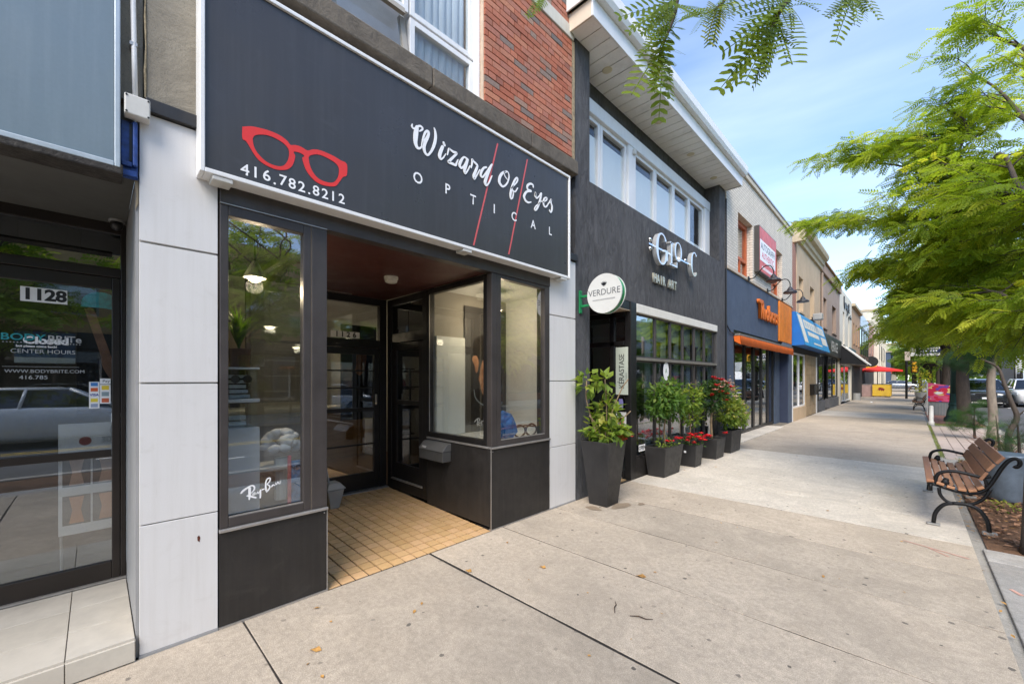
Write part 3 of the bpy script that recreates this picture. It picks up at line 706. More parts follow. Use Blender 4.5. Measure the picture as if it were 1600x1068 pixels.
# plinth panels
def plinth(y0, y1, z1, x=0.0):
    box('plinth_panel', M_blackpanel, shop, -0.03, x, y0, y1, 0.012, z1, 0.003)
plinth(0.524, 1.160, 0.585)
plinth(2.772, 3.688, 0.815)
box('plinth_panel', M_blackpanel, shop, -1.13, -0.031, 2.772, 2.802, 0.03, 0.815, 0.003)
box('plinth_panel', M_blackpanel, shop, -2.08, -0.031, 1.130, 1.160, 0.03, 0.585, 0.003)
for (y0, y1) in ((0.522, 1.166), (2.766, 3.69)):
    box('base_strip', M_trim, shop, -0.03, 0.008, y0, y1, -0.01, 0.011)
box('corner_trim', M_trim, shop, -0.004, 0.004, 1.161, 1.167, 0.012, 0.585)
box('corner_trim', M_trim, shop, -0.004, 0.004, 2.765, 2.771, 0.012, 0.815)
box('corner_trim', M_trim, shop, -0.004, 0.004, 3.689, 3.693, 0.012, 0.815)
for (y0, z0) in ((1.145, 0.565), (2.79, 0.79), (2.765, 0.79)):
    s = MB().lathe([(0.005, 0), (0.005, 0.004), (0.002, 0.006)], (0.0, y0, z0), 8, 'x').build('screw', M_trim, shop)
# metal sills
box('sill', M_trim, shop, -0.05, 0.022, 0.522, 1.166, 0.587, 0.606, 0.003)
box('sill', M_trim, shop, -0.05, 0.022, 2.765, 3.69, 0.817, 0.836, 0.003)
box('sill', M_trim, shop, -1.13, -0.051, 2.76, 2.80, 0.817, 0.836, 0.003)
# display shelves behind the glass
box('display_shelf', pm('grey_shelf', (0.17, 0.165, 0.16), 0.5, var=0.1), shop, -2.05, -0.05, 0.53, 1.128, 0.50, 0.60)
box('display_shelf', M_offw, shop, -1.10, -0.06, 2.81, 4.05, 0.72, 0.83)
box('display_back', pm('greige_wall', (0.30, 0.285, 0.25), 0.8), shop, -1.125, -1.095, 2.85, 4.06, 0.0, 2.60)

def window(parent, name, plane, a0, a1, z0, z1, fw, mat, gmat, pos, depth=0.06, left=None, right=None, top=None, bot=None, sgn=1, pane='pane'):
    """framed pane. plane 'x': lies in x = pos and runs along y; plane 'y': lies in y = pos and runs along x"""
    L = left or fw; Rr = right or fw; T = top or fw; B = bot or fw
    mb = MB()
    def bx(p0, p1, q0, q1):
        if plane == 'x': mb.box(pos-depth, pos, p0, p1, q0, q1)
        else: mb.box(p0, p1, pos, pos+depth*sgn, q0, q1)
    bx(a0, a0+L, z0, z1); bx(a1-Rr, a1, z0, z1); bx(a0+L, a1-Rr, z0, z0+B); bx(a0+L, a1-Rr, z1-T, z1)
    f = mb.build(name, mat, parent, 0.004)
    c = pos - depth*0.5 if plane == 'x' else pos + depth*0.5*sgn
    if plane == 'x': box(pane, gmat, f, c-0.003, c+0.003, a0+L-0.004, a1-Rr+0.004, z0+B-0.004, z1-T+0.004)
    else: box(pane, gmat, f, a0+L-0.004, a1-Rr+0.004, c-0.003, c+0.003, z0+B-0.004, z1-T+0.004)
    return f
wl = window(shop, 'display_window', 'x', 0.526, 1.052, 0.608, 2.588, 0.046, M_bronze, M_glass, 0.004, 0.07, left=0.045, right=0.048, top=0.062, bot=0.058)
box('glazing_bead', M_trim, wl, -0.012, 0.000, 0.572, 1.003, 0.667, 0.674)
box('joint_strip', pm('sealant', (0.30, 0.24, 0.18), 0.8), shop, -0.04, -0.002, 1.0525, 1.0585, 0.608, 2.588)
box('entry_post', M_bronze, shop, -0.07, 0.006, 1.059, 1.162, 0.608, 2.588, 0.004)
# left return of the entry: side glazing
window(shop, 'side_window', 'y', -2.06, -0.072, 0.608, 2.588, 0.05, M_bronze, M_glass, 1.158, 0.05, sgn=-1)
wr = window(shop, 'display_window', 'x', 2.845, 3.690, 0.838, 2.588, 0.05, M_bronze, M_glass, 0.004, 0.07, left=0.058, right=0.085, top=0.035, bot=0.055)
box('glazing_bead', M_trim, wr, -0.012, 0.000, 2.904, 3.604, 0.893, 0.900)
box('corner_post', M_bronze, shop, -0.068, 0.006, 2.772, 2.842, 0.838, 2.588, 0.005)
wside = window(shop, 'side_window', 'y', -1.128, -0.070, 0.838, 2.588, 0.06, M_black, M_glass, 2.774, 0.06, left=0.045, right=0.055)
box('glazing_bead', M_trim, wside, -1.088, -1.080, 2.770, 2.776, 0.90, 2.52)
# header over the whole front
box('header_beam', M_bronze, shop, -0.08, 0.012, 0.526, 3.690, 2.590, 2.700, 0.004)
box('header_groove', M_trim, shop, -0.02, 0.014, 0.526, 1.160, 2.589, 2.594)

# recessed entry: ceiling, tiled floor, doors
M_ceil = pm('varnished_red_brown_ceiling', (0.060, 0.014, 0.010), 0.5, var=0.15, scale=1.5)
box('entry_ceiling', M_ceil, shop, -2.10, -0.08, 1.162, 2.770, 2.592, 2.62)
box('ceiling_strip', M_trim, shop, -2.02, -2.005, 1.70, 2.25, 2.584, 2.591)
fl = MB(); fl.hexa([(-2.14,1.162,-0.10),(0.0,1.162,-0.10),(0.0,2.770,-0.10),(-2.14,2.770,-0.10)], [(-2.14,1.162,0.058),(0.0,1.162,-0.012),(0.0,2.770,-0.012),(-2.14,2.770,0.058)])
entry = kind(fl.build('entry_floor', pm('dark_grout', (0.030, 0.020, 0.012), 0.9, var=0.3, scale=30)), 'structure')
nx, ny = 20, 15
tx, ty = 2.10/nx, 1.606/ny
tmesh = None
for i in range(nx):
    for j in range(ny):
        xc = -0.002 - (i+0.5)*tx; yc = 1.163 + (j+0.5)*ty
        zc = 0.003 + 0.070*(-xc/2.14)
        if tmesh is None:
            mb = MB(); h = 0.0058; e = 0.003
            A = [(-tx/2+h,-ty/2+h),(tx/2-h,-ty/2+h),(tx/2-h,ty/2-h),(-tx/2+h,ty/2-h)]
            Bq = [(-tx/2+h+e,-ty/2+h+e),(tx/2-h-e,-ty/2+h+e),(tx/2-h-e,ty/2-h-e),(-tx/2+h+e,ty/2-h-e)]
            mb.add([(p[0],p[1],-0.012) for p in A]+[(p[0],p[1],-0.0015) for p in A]+[(p[0],p[1],0.0) for p in Bq],
                   [(0,1,5,4),(1,2,6,5),(2,3,7,6),(3,0,4,7),(4,5,9,8),(5,6,10,9),(6,7,11,10),(7,4,8,11),(8,9,10,11)])
            tmesh = mb.mesh('tile', M_tile)
        t = bpy.data.objects.new('tile', tmesh); COL.objects.link(t)
        t.parent = entry; t.location = (xc, yc, zc + rnd.uniform(-0.0006, 0.0008)); t.rotation_euler = (rnd.uniform(-0.004, 0.004), 0.0327 + rnd.uniform(-0.004, 0.004), rnd.uniform(-0.006, 0.006))
# back wall: glazed door with transom
bw = MB()
bw.box(-2.16, -2.09, 1.162, 2.768, 2.50, 2.59); bw.box(-2.16, -2.09, 2.665, 2.768, 0.06, 2.50); bw.box(-2.16, -2.09, 1.162, 1.30, 0.06, 2.50)
bw.box(-2.16, -2.09, 1.30, 2.665, 1.93, 2.035)
dfr = bw.build('door_frame', M_black, shop, 0.004)
box('transom_pane', M_glass, dfr, -2.128, -2.122, 1.295, 2.67, 2.03, 2.505)
dr = MB(); dr.box(-2.145, -2.10, 1.80, 1.88, 0.085, 1.925); dr.box(-2.145, -2.10, 2.59, 2.66, 0.085, 1.925); dr.box(-2.145, -2.10, 1.88, 2.59, 0.085, 0.30); dr.box(-2.145, -2.10, 1.88, 2.59, 1.84, 1.925)
door = dr.build('door', M_black, shop, 0.003)
box('pane', M_glass, door, -2.125, -2.119, 1.875, 2.595, 0.295, 1.845)
for zz, hh in ((1.10, 0.05), (0.66, 0.02), (1.40, 0.018), (1.62, 0.018)):
    box('rail', M_black, door, -2.118, -2.104, 1.882, 2.588, zz, zz+hh)
box('side_pane', M_glass, dfr, -2.128, -2.122, 1.30, 1.79, 0.08, 1.93)
box('handle', M_trim, door, -2.098, -2.075, 2.60, 2.622, 1.18, 1.32, 0.004)
box('threshold', M_trim, shop, -2.16, -2.02, 1.17, 2.765, 0.058, 0.083, 0.004)
# side door in the right flank of the entry
sd = MB()
sd.box(-2.085, -1.98, 2.772, 2.84, 0.07, 2.585); sd.box(-1.235, -1.135, 2.772, 2.84, 0.07, 2.585); sd.box(-1.98, -1.235, 2.772, 2.84, 2.50, 2.585)
sd.box(-1.98, -1.235, 2.772, 2.84, 2.00, 2.12); sd.box(-1.98, -1.235, 2.772, 2.84, 0.07, 0.19)
sdf = sd.build('side_door_frame', M_black, shop, 0.004)
box('transom_pane', M_glass_d, sdf, -1.985, -1.23, 2.80, 2.806, 2.115, 2.505)
s2 = MB(); s2.box(-1.975, -1.86, 2.785, 2.825, 0.215, 1.995); s2.box(-1.33, -1.24, 2.785, 2.825, 0.215, 1.995); s2.box(-1.86, -1.33, 2.785, 2.825, 0.215, 0.42); s2.box(-1.86, -1.33, 2.785, 2.825, 1.90, 1.995); s2.box(-1.86, -1.33, 2.785, 2.825, 1.19, 1.25)
sdoor = s2.build('side_door', M_black, shop, 0.004)
box('pane', M_glass_d, sdoor, -1.865, -1.325, 2.803, 2.809, 0.415, 1.91)
box('side_threshold', M_trim, shop, -1.98, -1.235, 2.765, 2.842, 0.192, 0.212, 0.003)
box('stair_back', M_dark, shop, -2.10, -1.13, 3.9, 3.95, 0.0, 2.60)
box('stair_flank', M_dark, shop, -2.12, -2.10, 2.84, 3.9, 0.0, 2.60)
# house number over the door
pl = box('number_strip', M_whiteprint, dfr, -2.120, -2.117, 2.03, 2.40, 2.045, 2.125)
for ch, yc in zip('1126', (2.105, 2.175, 2.25, 2.33)): text_mesh(ch, 0.092, M_blackprint, 'digit', dfr, (-2.1155, yc, 2.084), bold=0.003)

det = thing('smoke_detector', 'round white detector on the dark red entry ceiling', 'smoke detector', (-0.90, 2.17, 2.592))
MB().lathe([(0.02, -0.062), (0.05, -0.06), (0.062, -0.05), (0.064, -0.03)], (-0.90, 2.17, 2.592), 24).build('cover', M_lgrey, det, smooth=False)
MB().lathe([(0.060, -0.028), (0.072, -0.026), (0.072, 0.0)], (-0.90, 2.17, 2.592), 24).build('base', M_lgrey, det)

mb_ = thing('wall_mailbox', 'grey metal mailbox with sloping lid on the black entry wall', 'mailbox', (-0.9, 2.77, 0.58))
M_mail = pm('mailbox_grey', (0.085, 0.085, 0.083), 0.55, 0.3, var=0.15)
MB().box(-1.12, -0.66, 2.655, 2.770, 0.60, 0.715).build('body', M_mail, mb_, 0.006)
MB().hexa([(-1.125,2.645,0.717),(-0.655,2.645,0.717),(-0.655,2.771,0.717),(-1.125,2.771,0.717)], [(-1.125,2.715,0.795),(-0.655,2.715,0.795),(-0.655,2.771,0.805),(-1.125,2.771,0.805)]).build('lid', pm('mailbox_lid', (0.12, 0.12, 0.118), 0.5, 0.3, var=0.15), mb_, 0.005)
text_mesh('MAIL', 0.04, M_whiteprint, 'lettering', mb_, (-1.03, 2.662, 0.74), right=(1,0,0), up=(0,0.7,0.72))

pan = thing('dustpan', 'grey long lobby dustpan standing left in the tiled entry', 'dustpan', (-1.72, 1.88, 0.055))
MB().hexa([(-1.80,1.84,0.062),(-1.64,1.84,0.056),(-1.64,1.94,0.056),(-1.80,1.94,0.062)], [(-1.83,1.80,0.27),(-1.62,1.80,0.27),(-1.62,1.99,0.27),(-1.83,1.99,0.27)]).build('scoop', M_grey, pan, 0.01)
MB().hexa([(-1.84,1.79,0.272),(-1.61,1.79,0.272),(-1.61,2.01,0.272),(-1.84,2.01,0.272)], [(-1.80,1.83,0.345),(-1.66,1.83,0.345),(-1.66,1.95,0.345),(-1.80,1.95,0.345)]).build('hood', M_grey, pan, 0.01)
MB().tube([(-1.74,1.86,0.33),(-1.76,1.82,0.60),(-1.78,1.79,0.85)], 0.011, 8).build('handle', M_grey, pan)

# ------------------------------------------------------------------ optical shop: upper storey
up = shop
box('wall_core', M_mortar, up, -0.40, -0.022, 2.683, 4.155, 4.03, 7.2)
box('wall_core', M_dark, up, -0.40, -0.10, 0.42, 2.683, 2.99, 4.03)
box('wall_core', M_dark, up, -0.40, -0.10, 2.683, 4.155, 2.99, 4.03)
box('roof', M_dark, up, -8.0, -0.4, 0.17, 4.2, 6.9, 7.0)
box('floor_slab', M_dark, up, -8.0, -0.4, 0.17, 4.2, 2.99, 3.2)
for (y0, y1) in ((0.42, 2.02), (2.025, 3.30), (3.305, 4.165)):
    box('ledge', M_ledge, up, -0.38, 0.075, y0, y1, 4.035, 4.200, 0.012)
# bricks, each its own piece
bm_full = MB().box(-0.06, 0.0, -0.1, 0.1, -0.0275, 0.0275).mesh('brick', M_brick)
bm_half = MB().box(-0.06, 0.0, -0.047, 0.047, -0.0285, 0.0285).mesh('brick', M_brick)
CH = 0.0655
def lay(y0, y1, z0, z1):
    z = z0 + CH/2; row = 0
    while z < z1 - 0.01:
        flem = row % 6 == 5
        yy = y0 + (0.0 if row % 2 == 0 else -0.105) + (0.05 if flem else 0.0)
        while yy < y1 - 0.02:
            wlen = 0.1045 if flem else 0.2095
            a, b = max(yy, y0), min(yy + wlen - 0.011, y1)
            if b - a > 0.02:
                o = bpy.data.objects.new('brick', bm_half if wlen < 0.15 else bm_full)
                COL.objects.link(o); o.parent = up
                o.location = (rnd.uniform(-0.003, 0.002), (a+b)/2 - 2.2, z)
                o.scale = (1, (b-a)/(0.094 if wlen < 0.15 else 0.2), 1)
                o.rotation_euler = (rnd.uniform(-0.006, 0.006), 0, rnd.uniform(-0.01, 0.01))
            yy += wlen
        z += CH; row += 1
lay(2.69, 4.13, 4.205, 5.715)
lay(2.69, 4.13, 5.885, 6.60)
box('brick_top', M_brick, up, -0.06, -0.002, 2.69, 4.13, 6.61, 7.2)
box('stone_band', M_stone, up, -0.1, 0.012, 2.69, 4.16, 5.722, 5.878, 0.006)
# brick reveal beside the window
for k in range(26):
    o = bpy.data.objects.new('brick', bm_half); COL.objects.link(o); o.parent = up
    o.location = (-0.115, 2.683-2.2-0.004, 4.205 + CH*(k+0.5)); o.rotation_euler = (0, 0, -R(90)); o.scale = (0.9, 1, 1)
box('end_strip', pm('weathered_timber', (0.30, 0.23, 0.14), 0.9, var=0.3, scale=20), up, -0.05, 0.004, 4.135, 4.185, 4.21, 5.72)
# upper windows
def sash(y0, y1, z0, z1, fw=0.05, x=-0.14, mat=M_wframe, g=M_wglass):
    return window(up, 'window', 'x', y0, y1, z0, z1, fw, mat, g, x, 0.06)
curtain = pm('net_curtain', (0.82, 0.82, 0.83), 0.9, var=0.02, scale=2)
sash(1.93, 2.655, 4.72, 6.60); sash(1.93, 2.655, 4.205, 4.70)
sash(1.22, 1.915, 4.72, 6.60)
sash(0.44, 1.10, 4.205, 5.30)
box('brick_pier', M_brick, up, -0.12, -0.05, 1.10, 1.215, 4.205, 6.6)
op = MB()
for (a, b, c, d_) in ((1.24, 1.29, 0.0, 0.50), (1.86, 1.91, 0.0, 0.50), (1.29, 1.86, 0.0, 0.05), (1.29, 1.86, 0.45, 0.50)):
    op.hexa([(-0.14+0.0*c, a, 4.21+c), (-0.10+0.0*c, a, 4.21+c), (-0.10, b, 4.21+c), (-0.14, b, 4.21+c)], [(-0.14-0.10*(d_-c)/0.5, a, 4.21+d_), (-0.10-0.10*(d_-c)/0.5, a, 4.21+d_), (-0.10-0.10*(d_-c)/0.5, b, 4.21+d_), (-0.14-0.10*(d_-c)/0.5, b, 4.21+d_)])
hs = op.build('hopper_sash', pm('taupe_sash', (0.33, 0.30, 0.25), 0.5, var=0.1), up)
hg = MB().add([(-0.125,1.28,4.24),(-0.125,1.87,4.24),(-0.205,1.87,4.69),(-0.205,1.28,4.69)], [(0,1,2,3)]).build('pane', M_wglass, hs)
box('outer_frame', M_wframe, up, -0.2, -0.07, 2.657, 2.682, 4.205, 6.6, 0.004)
for k in range(9):
    y0 = 1.95 + k*0.078
    MB().tube([(-0.262 + 0.008*(k % 2), y0, 4.23), (-0.262 + 0.010*(k % 2), y0+0.01, 6.5)], 0.046, 8).build('curtain_fold', curtain, up, smooth=True)
box('room_back', pm('pale_room', (0.45, 0.47, 0.50), 0.9), up, -1.2, -1.15, 0.44, 2.68, 4.2, 6.6)
box('upper_wall_left', M_stucco_old, up, -0.4, -0.04, 0.17, 0.43, 3.06, 7.2)
st = MB().box(-0.3, 0.0, 0.192, 0.425, 3.058, 7.2).build('stucco_pier', M_stucco_old, up, 0.006)
MB().tube([(0.004,0.19,3.06),(0.006,0.188,3.2),(0.004,0.192,3.34),(0.005,0.188,3.5),(0.004,0.19,3.62)], [0.004,0.006,0.003,0.005,0.002], 5).build('crack_filler', pm('crumbling_sealant', (0.42, 0.33, 0.20), 0.9, var=0.5, scale=60), up)

# sign
sg = thing('shop_sign', 'long charcoal fascia sign with red spectacles and white script lettering', 'sign', (0.06, 2.16, 2.70))
M_sign = pm('charcoal_sign_face', (0.040, 0.038, 0.038), 0.33, 0.0, var=0.10, scale=1.2, streak=0.22, grime=(0.075, 0.076, 0.080), bscale=300, scuff=0.22)
box('face', M_sign, sg, 0.0, 0.118, 0.436, 3.892, 2.728, 3.885)
fr = MB(); fr.box(0.0, 0.135, 0.411, 0.435, 2.700, 3.912); fr.box(0.0, 0.135, 3.893, 3.917, 2.700, 3.912)
fr.box(0.0, 0.135, 0.435, 3.893, 2.700, 2.727); fr.box(0.0, 0.135, 0.435, 3.893, 3.886, 3.912)
fr.build('frame', M_wframe, sg, 0.004)
for yc in (0.52, 2.36, 3.80):
    box('bracket', M_lgrey, sg, 0.02, 0.13, yc-0.05, yc+0.05, 2.672, 2.698, 0.004)
to_sign = lambda a, b: (0.1205, a, b)
strokes_mesh(SCRIPT_A, to_sign, (1,0,0), 0.003, 'script_lettering', M_whiteprint, sg)
strokes_mesh(SCRIPT_B, to_sign, (1,0,0), 0.003, 'script_lettering', M_whiteprint, sg)
for ch, (a, b) in zip('416.782.8212', PHONE_AT):
    text_mesh(ch, 0.094, M_whiteprint, 'digit', sg, (0.1215, a, b + (0.016 if ch == '.' else 0.0)), bold=0.0013)
for ch, (a, b) in zip('OPTICAL', OPTICAL_AT):
    text_mesh(ch, 0.125, M_whiteprint, 'letter', sg, (0.1215, a, b), bold=0.0018, sx=0.92)
M_redsl = pm('pale_red_print', (0.60, 0.10, 0.10), 0.4, var=0.05)
for (p, q) in SLASHES:
    h = 0.009
    MB().add([(0.1195, p[0]-h, p[1]), (0.1195, p[0]+h, p[1]), (0.1195, q[0]+h, q[1]), (0.1195, q[0]-h, q[1])], [(0,1,2,3)]).build('slash', M_redsl, sg)
bm = bmesh.new()
for lp in [SPECS_OUT] + SPECS_IN:
    q = cat_rom(lp + [lp[0]], 3)[:-1]
    vs = [bm.verts.new((0.1208-0.06, p[0]-2.16, p[1]-2.70)) for p in q]
    for k in range(len(vs)): bm.edges.new((vs[k], vs[(k+1) % len(vs)]))
bmesh.ops.triangle_fill(bm, use_beauty=True, use_dissolve=False, edges=bm.edges[:])
me = bpy.data.meshes.new('spectacles_emblem'); bm.to_mesh(me); bm.free(); me.materials.append(M_red)
o = bpy.data.objects.new('spectacles_emblem', me); COL.objects.link(o); o.parent = sg

# ------------------------------------------------------------------ things inside the optical shop
decal = strokes_mesh(SCRIPT_C, lambda a, b: (-0.026, a, b), (1,0,0), 0.0006, 'window_decal', M_whiteprint, None)
tag(decal, 'white script logo decal low on the narrow left window', 'decal')

tree_leaf_seed = 5
def grass_pot(name, lab, c, h, n, mat, potmat, pot=(0.09, 0.10), cat='plant'):
    t = thing(name, lab, cat, c)
    MB().lathe([(pot[0]*0.8, 0), (pot[0], pot[1]), (pot[0]*0.9, pot[1]), (pot[0]*0.85, pot[1]*0.9)], c, 16).build('pot', potmat, t)
    r = random.Random(len(lab)*7); mb = MB()
    for k in range(n):
        a = r.uniform(0, 6.28); l = h*r.uniform(0.6, 1.1); sp_ = r.uniform(0.1, 0.75)
        b = Vector((c[0], c[1], c[2]+pot[1])); wv = 0.006
        u = Vector((math.cos(a), math.sin(a), 0)); v = Vector((-u.y, u.x, 0))*wv
        p1 = b + u*l*sp_*0.35 + Vector((0,0,l*0.6)); p2 = b + u*l*sp_ + Vector((0,0,l*(0.95-0.5*sp_)))
        mb.add([b-v, b+v, p1+v*0.8, p1-v*0.8, p2], [(0,1,2,3),(3,2,4)])
    mb.build('foliage', mat, t)
    return t
M_grassy = leafmat('grass_blade', (0.10, 0.20, 0.03), (0.17, 0.28, 0.05), (0.3, 0.34, 0.08), 0.35)
grass_pot('potted_grass', 'spiky green grass in a wooden pot high in the left window', (-0.36, 0.70, 1.60), 0.34, 130, M_grassy, pm('walnut_pot', (0.14, 0.075, 0.04), 0.6, var=0.2), (0.075, 0.13))
M_bright = pm('bright_white_acrylic', (0.88, 0.88, 0.87), 0.4, var=0.02)
cab = thing('display_cabinet', 'stacked white and clear acrylic display cases in the left window', 'display case', (-0.36, 0.70, 0.60))
box('plinth', M_bright, cab, -0.50, -0.22, 0.60, 0.795, 0.60, 1.19, 0.004)
box('case', glass('acrylic', (0.88, 0.92, 0.91), 0.05), cab, -0.48, -0.24, 0.61, 0.785, 1.195, 1.36)
box('shelf', M_bright, cab, -0.50, -0.22, 0.60, 0.795, 1.362, 1.385, 0.003)
box('case', MATS['acrylic'], cab, -0.48, -0.24, 0.61, 0.785, 1.387, 1.585)
box('lid', M_bright, cab, -0.50, -0.22, 0.60, 0.795, 1.587, 1.60, 0.003)
for k in range(5):
    box('glasses_tray', M_bright, cab, -0.42, -0.30, 0.63, 0.755-0.012*(k % 3), 1.39+k*0.034, 1.412+k*0.034, 0.003)
for zz in (1.20, 1.24): box('glasses_tray', M_bright, cab, -0.42, -0.30, 0.63, 0.73, zz, zz+0.03, 0.003)
sgl = thing('sunglasses', 'round dark sunglasses on the topmost white display case', 'sunglasses', (-0.29, 0.70, 1.50))
for yc in (0.665, 0.735):
    MB().lathe([(0.024, -0.002), (0.024, 0.002)], (-0.285, yc, 1.52), 16, 'x').build('lens', M_black, sgl)
    MB().lathe([(0.026, -0.003), (0.028, 0.0), (0.026, 0.003)], (-0.283, yc, 1.52), 16, 'x').build('rim', M_bronze, sgl)
bow = thing('gift_bow', 'big white ruffled paper bow standing in the left window', 'bow', (-0.40, 0.96, 0.62))
mb = MB(); r = random.Random(9)
for k in range(40):
    a = r.uniform(0, 6.28); e = r.uniform(-0.4, 1.3); rr = 0.105
    mb.ball((-0.40+rr*0.7*math.cos(e)*math.cos(a), 0.98+rr*math.cos(e)*math.sin(a), 1.03+rr*0.9*math.sin(e)), 0.034, 0.04, 0.03, 8, 6)
mb.build('ruffles', M_bright, bow, smooth=True)
MB().lathe([(0.05, 0.62), (0.04, 0.75), (0.05, 0.93)], (-0.40, 0.98, 0), 12).build('stand', M_offw, bow)
box('tray', M_offw, bow, -0.62, -0.30, 0.60, 1.02, 0.855, 0.875, 0.004)
mg = thing('magazine_display', 'colourful printed brochure standing at the right edge of left window', 'brochure', (-0.22, 1.02, 0.6))
box('cover', pm('brochure_blue', (0.10, 0.22, 0.42), 0.4, var=0.8, scale=14), mg, -0.20, -0.19, 0.985, 1.075, 0.61, 0.93)
box('spine', pm('brochure_pink', (0.62, 0.16, 0.18), 0.4, var=0.3, scale=20), mg, -0.205, -0.185, 0.965, 0.984, 0.61, 0.97)
text_mesh('NEW', 0.045, M_blackprint, 'lettering', mg, (-0.186, 1.03, 0.88))

# right window display
bd = thing('display_board', 'plain white board behind the right corner window', 'board', (-1.06, 3.05, 0.83))
box('panel', pm('white_board', (0.76, 0.80, 0.77), 0.4, var=0.02), bd, -1.09, -1.06, 2.86, 3.295, 0.835, 2.04)
po = thing('portrait_poster', 'tall dark portrait poster of a person seen from behind in right window', 'poster', (-1.06, 3.65, 0.93))
box('panel', pm('poster_dark', (0.060, 0.058, 0.058), 0.4, var=0.25, scale=2), po, -1.09, -1.072, 3.30, 4.04, 0.93, 2.46)
def flat(name, mat, parent, x, pts):
    q = cat_rom([tuple(p) for p in pts] + [tuple(pts[0])], 4)[:-1]
    return MB().prism(q, 'x', x, x+0.0012).build(name, mat, parent)
M_skin = pm('printed_skin', (0.50, 0.26, 0.15), 0.5, var=0.3, scale=9)
M_hairp = pm('printed_hair', (0.018, 0.014, 0.012), 0.5)
flat('print_neck', M_skin, po, -1.0715, [(3.53,1.52),(3.57,1.42),(3.55,1.32),(3.67,1.24),(3.91,1.26),(3.91,1.50),(3.89,1.80),(3.63,1.80)])
flat('print_hair', M_hairp, po, -1.070, [(3.46,1.80),(3.43,1.95),(3.49,2.06),(3.67,2.12),(3.88,2.08),(3.93,1.95),(3.91,1.80),(3.63,1.78)])
flat('print_ear', M_skin, po, -1.068, [(3.46,1.70),(3.42,1.77),(3.44,1.82),(3.50,1.82),(3.53,1.74),(3.51,1.62),(3.48,1.61)])
flat('print_shirt', M_hairp, po, -1.069, [(3.29,0.98),(3.31,1.20),(3.39,1.34),(3.55,1.40),(3.63,1.30),(3.91,1.24),(3.93,0.98)])
strokes_mesh([[(3.45,1.38,0.012),(3.47,1.29,0.014),(3.53,1.22,0.016),(3.63,1.17,0.016),(3.73,1.16,0.012)]], lambda a, b: (-1.0672, a, b), (1,0,0), 0.001, 'print_chain', pm('printed_silver', (0.35, 0.4, 0.42), 0.4, var=0.5, scale=60), po)
strokes_mesh([[((a-0.73)*1.15+3.56, (b-0.85)*1.15+1.02, w_*1.2) for a, b, w_ in s] for s in SCRIPT_C], lambda a, b: (-1.0672, a, b), (1,0,0), 0.0008, 'print_logo', M_whiteprint, po)
bag = thing('blue_bag', 'crumpled bright blue bag on the right window shelf', 'bag', (-0.30, 3.25, 0.83))
mb = MB(); r = random.Random(3)
mb.ball((-0.30, 3.26, 0.98), 0.11, 0.14, 0.16, 10, 7)
mb.v = [(p[0]+r.uniform(-.02,.02), p[1]+r.uniform(-.025,.025), max(0.832, p[2]+r.uniform(-.03,.03))) for p in mb.v]
mb.build('sack', pm('blue_plastic', (0.02, 0.19, 0.55), 0.3, var=0.35, scale=9), bag)
gl = thing('oversized_spectacles', 'giant tortoiseshell spectacles frame on the right window shelf', 'spectacles', (-0.28, 3.6, 0.83))
M_tort = pm('tortoiseshell', (0.07, 0.035, 0.02), 0.25, var=0.5, scale=14)
for yc in (3.42, 3.62):
    pts = [( -0.22, yc+0.085*math.cos(a)*(1+0.12*math.cos(2*a)), 0.92+0.07*math.sin(a)) for a in [k*2*math.pi/16 for k in range(17)]]
    MB().tube(pts, 0.011, 6).build('rim', M_tort, gl, smooth=True)
MB().tube([(-0.22,3.50,0.94),(-0.22,3.52,0.955),(-0.22,3.54,0.94)], 0.011, 6).build('bridge', M_tort, gl)
MB().tube([(-0.22,3.71,0.95),(-0.40,3.72,0.95),(-0.62,3.72,0.90)], 0.010, 6).build('temple', M_tort, gl)

# interior of the shop seen through the doors
cnt = thing('shop_counter', 'long pale wood counter deep inside the optical shop', 'counter', (-4.6, 2.6, 0.085))
box('body', pm('pale_oak', (0.36, 0.24, 0.14), 0.45, var=0.2, scale=3, stretch=(1,1,6)), cnt, -5.0, -4.45, 1.3, 3.6, 0.09, 0.98, 0.01)
box('top', M_offw, cnt, -5.05, -4.40, 1.25, 3.65, 0.982, 1.02, 0.005)
shl = thing('eyewear_shelves', 'dark wall unit with lit shelves at the back of optical shop', 'shelf', (-7.6, 2.2, 0.085))
box('back', M_dark, shl, -7.78, -7.72, 0.6, 3.9, 0.3, 2.2)
for k in range(5): box('shelf', M_offw, shl, -7.72, -7.5, 0.6, 3.9, 0.5+0.36*k, 0.53+0.36*k)
p2_ = thing('face_poster', 'black poster with a shaded face beyond the shop door', 'poster', (-2.6, 2.75, 0.9))
box('panel', M_blackprint, p2_, -2.62, -2.60, 2.36, 2.88, 0.95, 2.28)
flat('print_face', M_skin, p2_, -2.599, [(2.50,1.90),(2.52,1.72),(2.58,1.60),(2.64,1.58),(2.70,1.66),(2.73,1.84),(2.68,1.92),(2.58,1.94)])
flat('print_shade', M_blackprint, p2_, -2.5975, [(2.50,1.92),(2.51,1.70),(2.56,1.66),(2.575,1.80),(2.56,1.93)])
rack = thing('display_rack', 'black shelf rack with a red item beyond the shop door', 'rack', (-3.0, 2.0, 0.085))
for (a, b) in ((1.86, 1.88), (2.12, 2.14)): box('upright', M_black, rack, -3.1, -3.06, a, b, 0.09, 1.7)
for zz in (0.6, 1.0, 1.35, 1.68): box('shelf', M_black, rack, -3.2, -2.95, 1.86, 2.14, zz, zz+0.02)
MB().lathe([(0.03, 1.37), (0.045, 1.42), (0.03, 1.52)], (-3.05, 2.02, 0), 10).build('red_item', pm('red_plastic', (0.6, 0.03, 0.02), 0.3), rack, smooth=True)
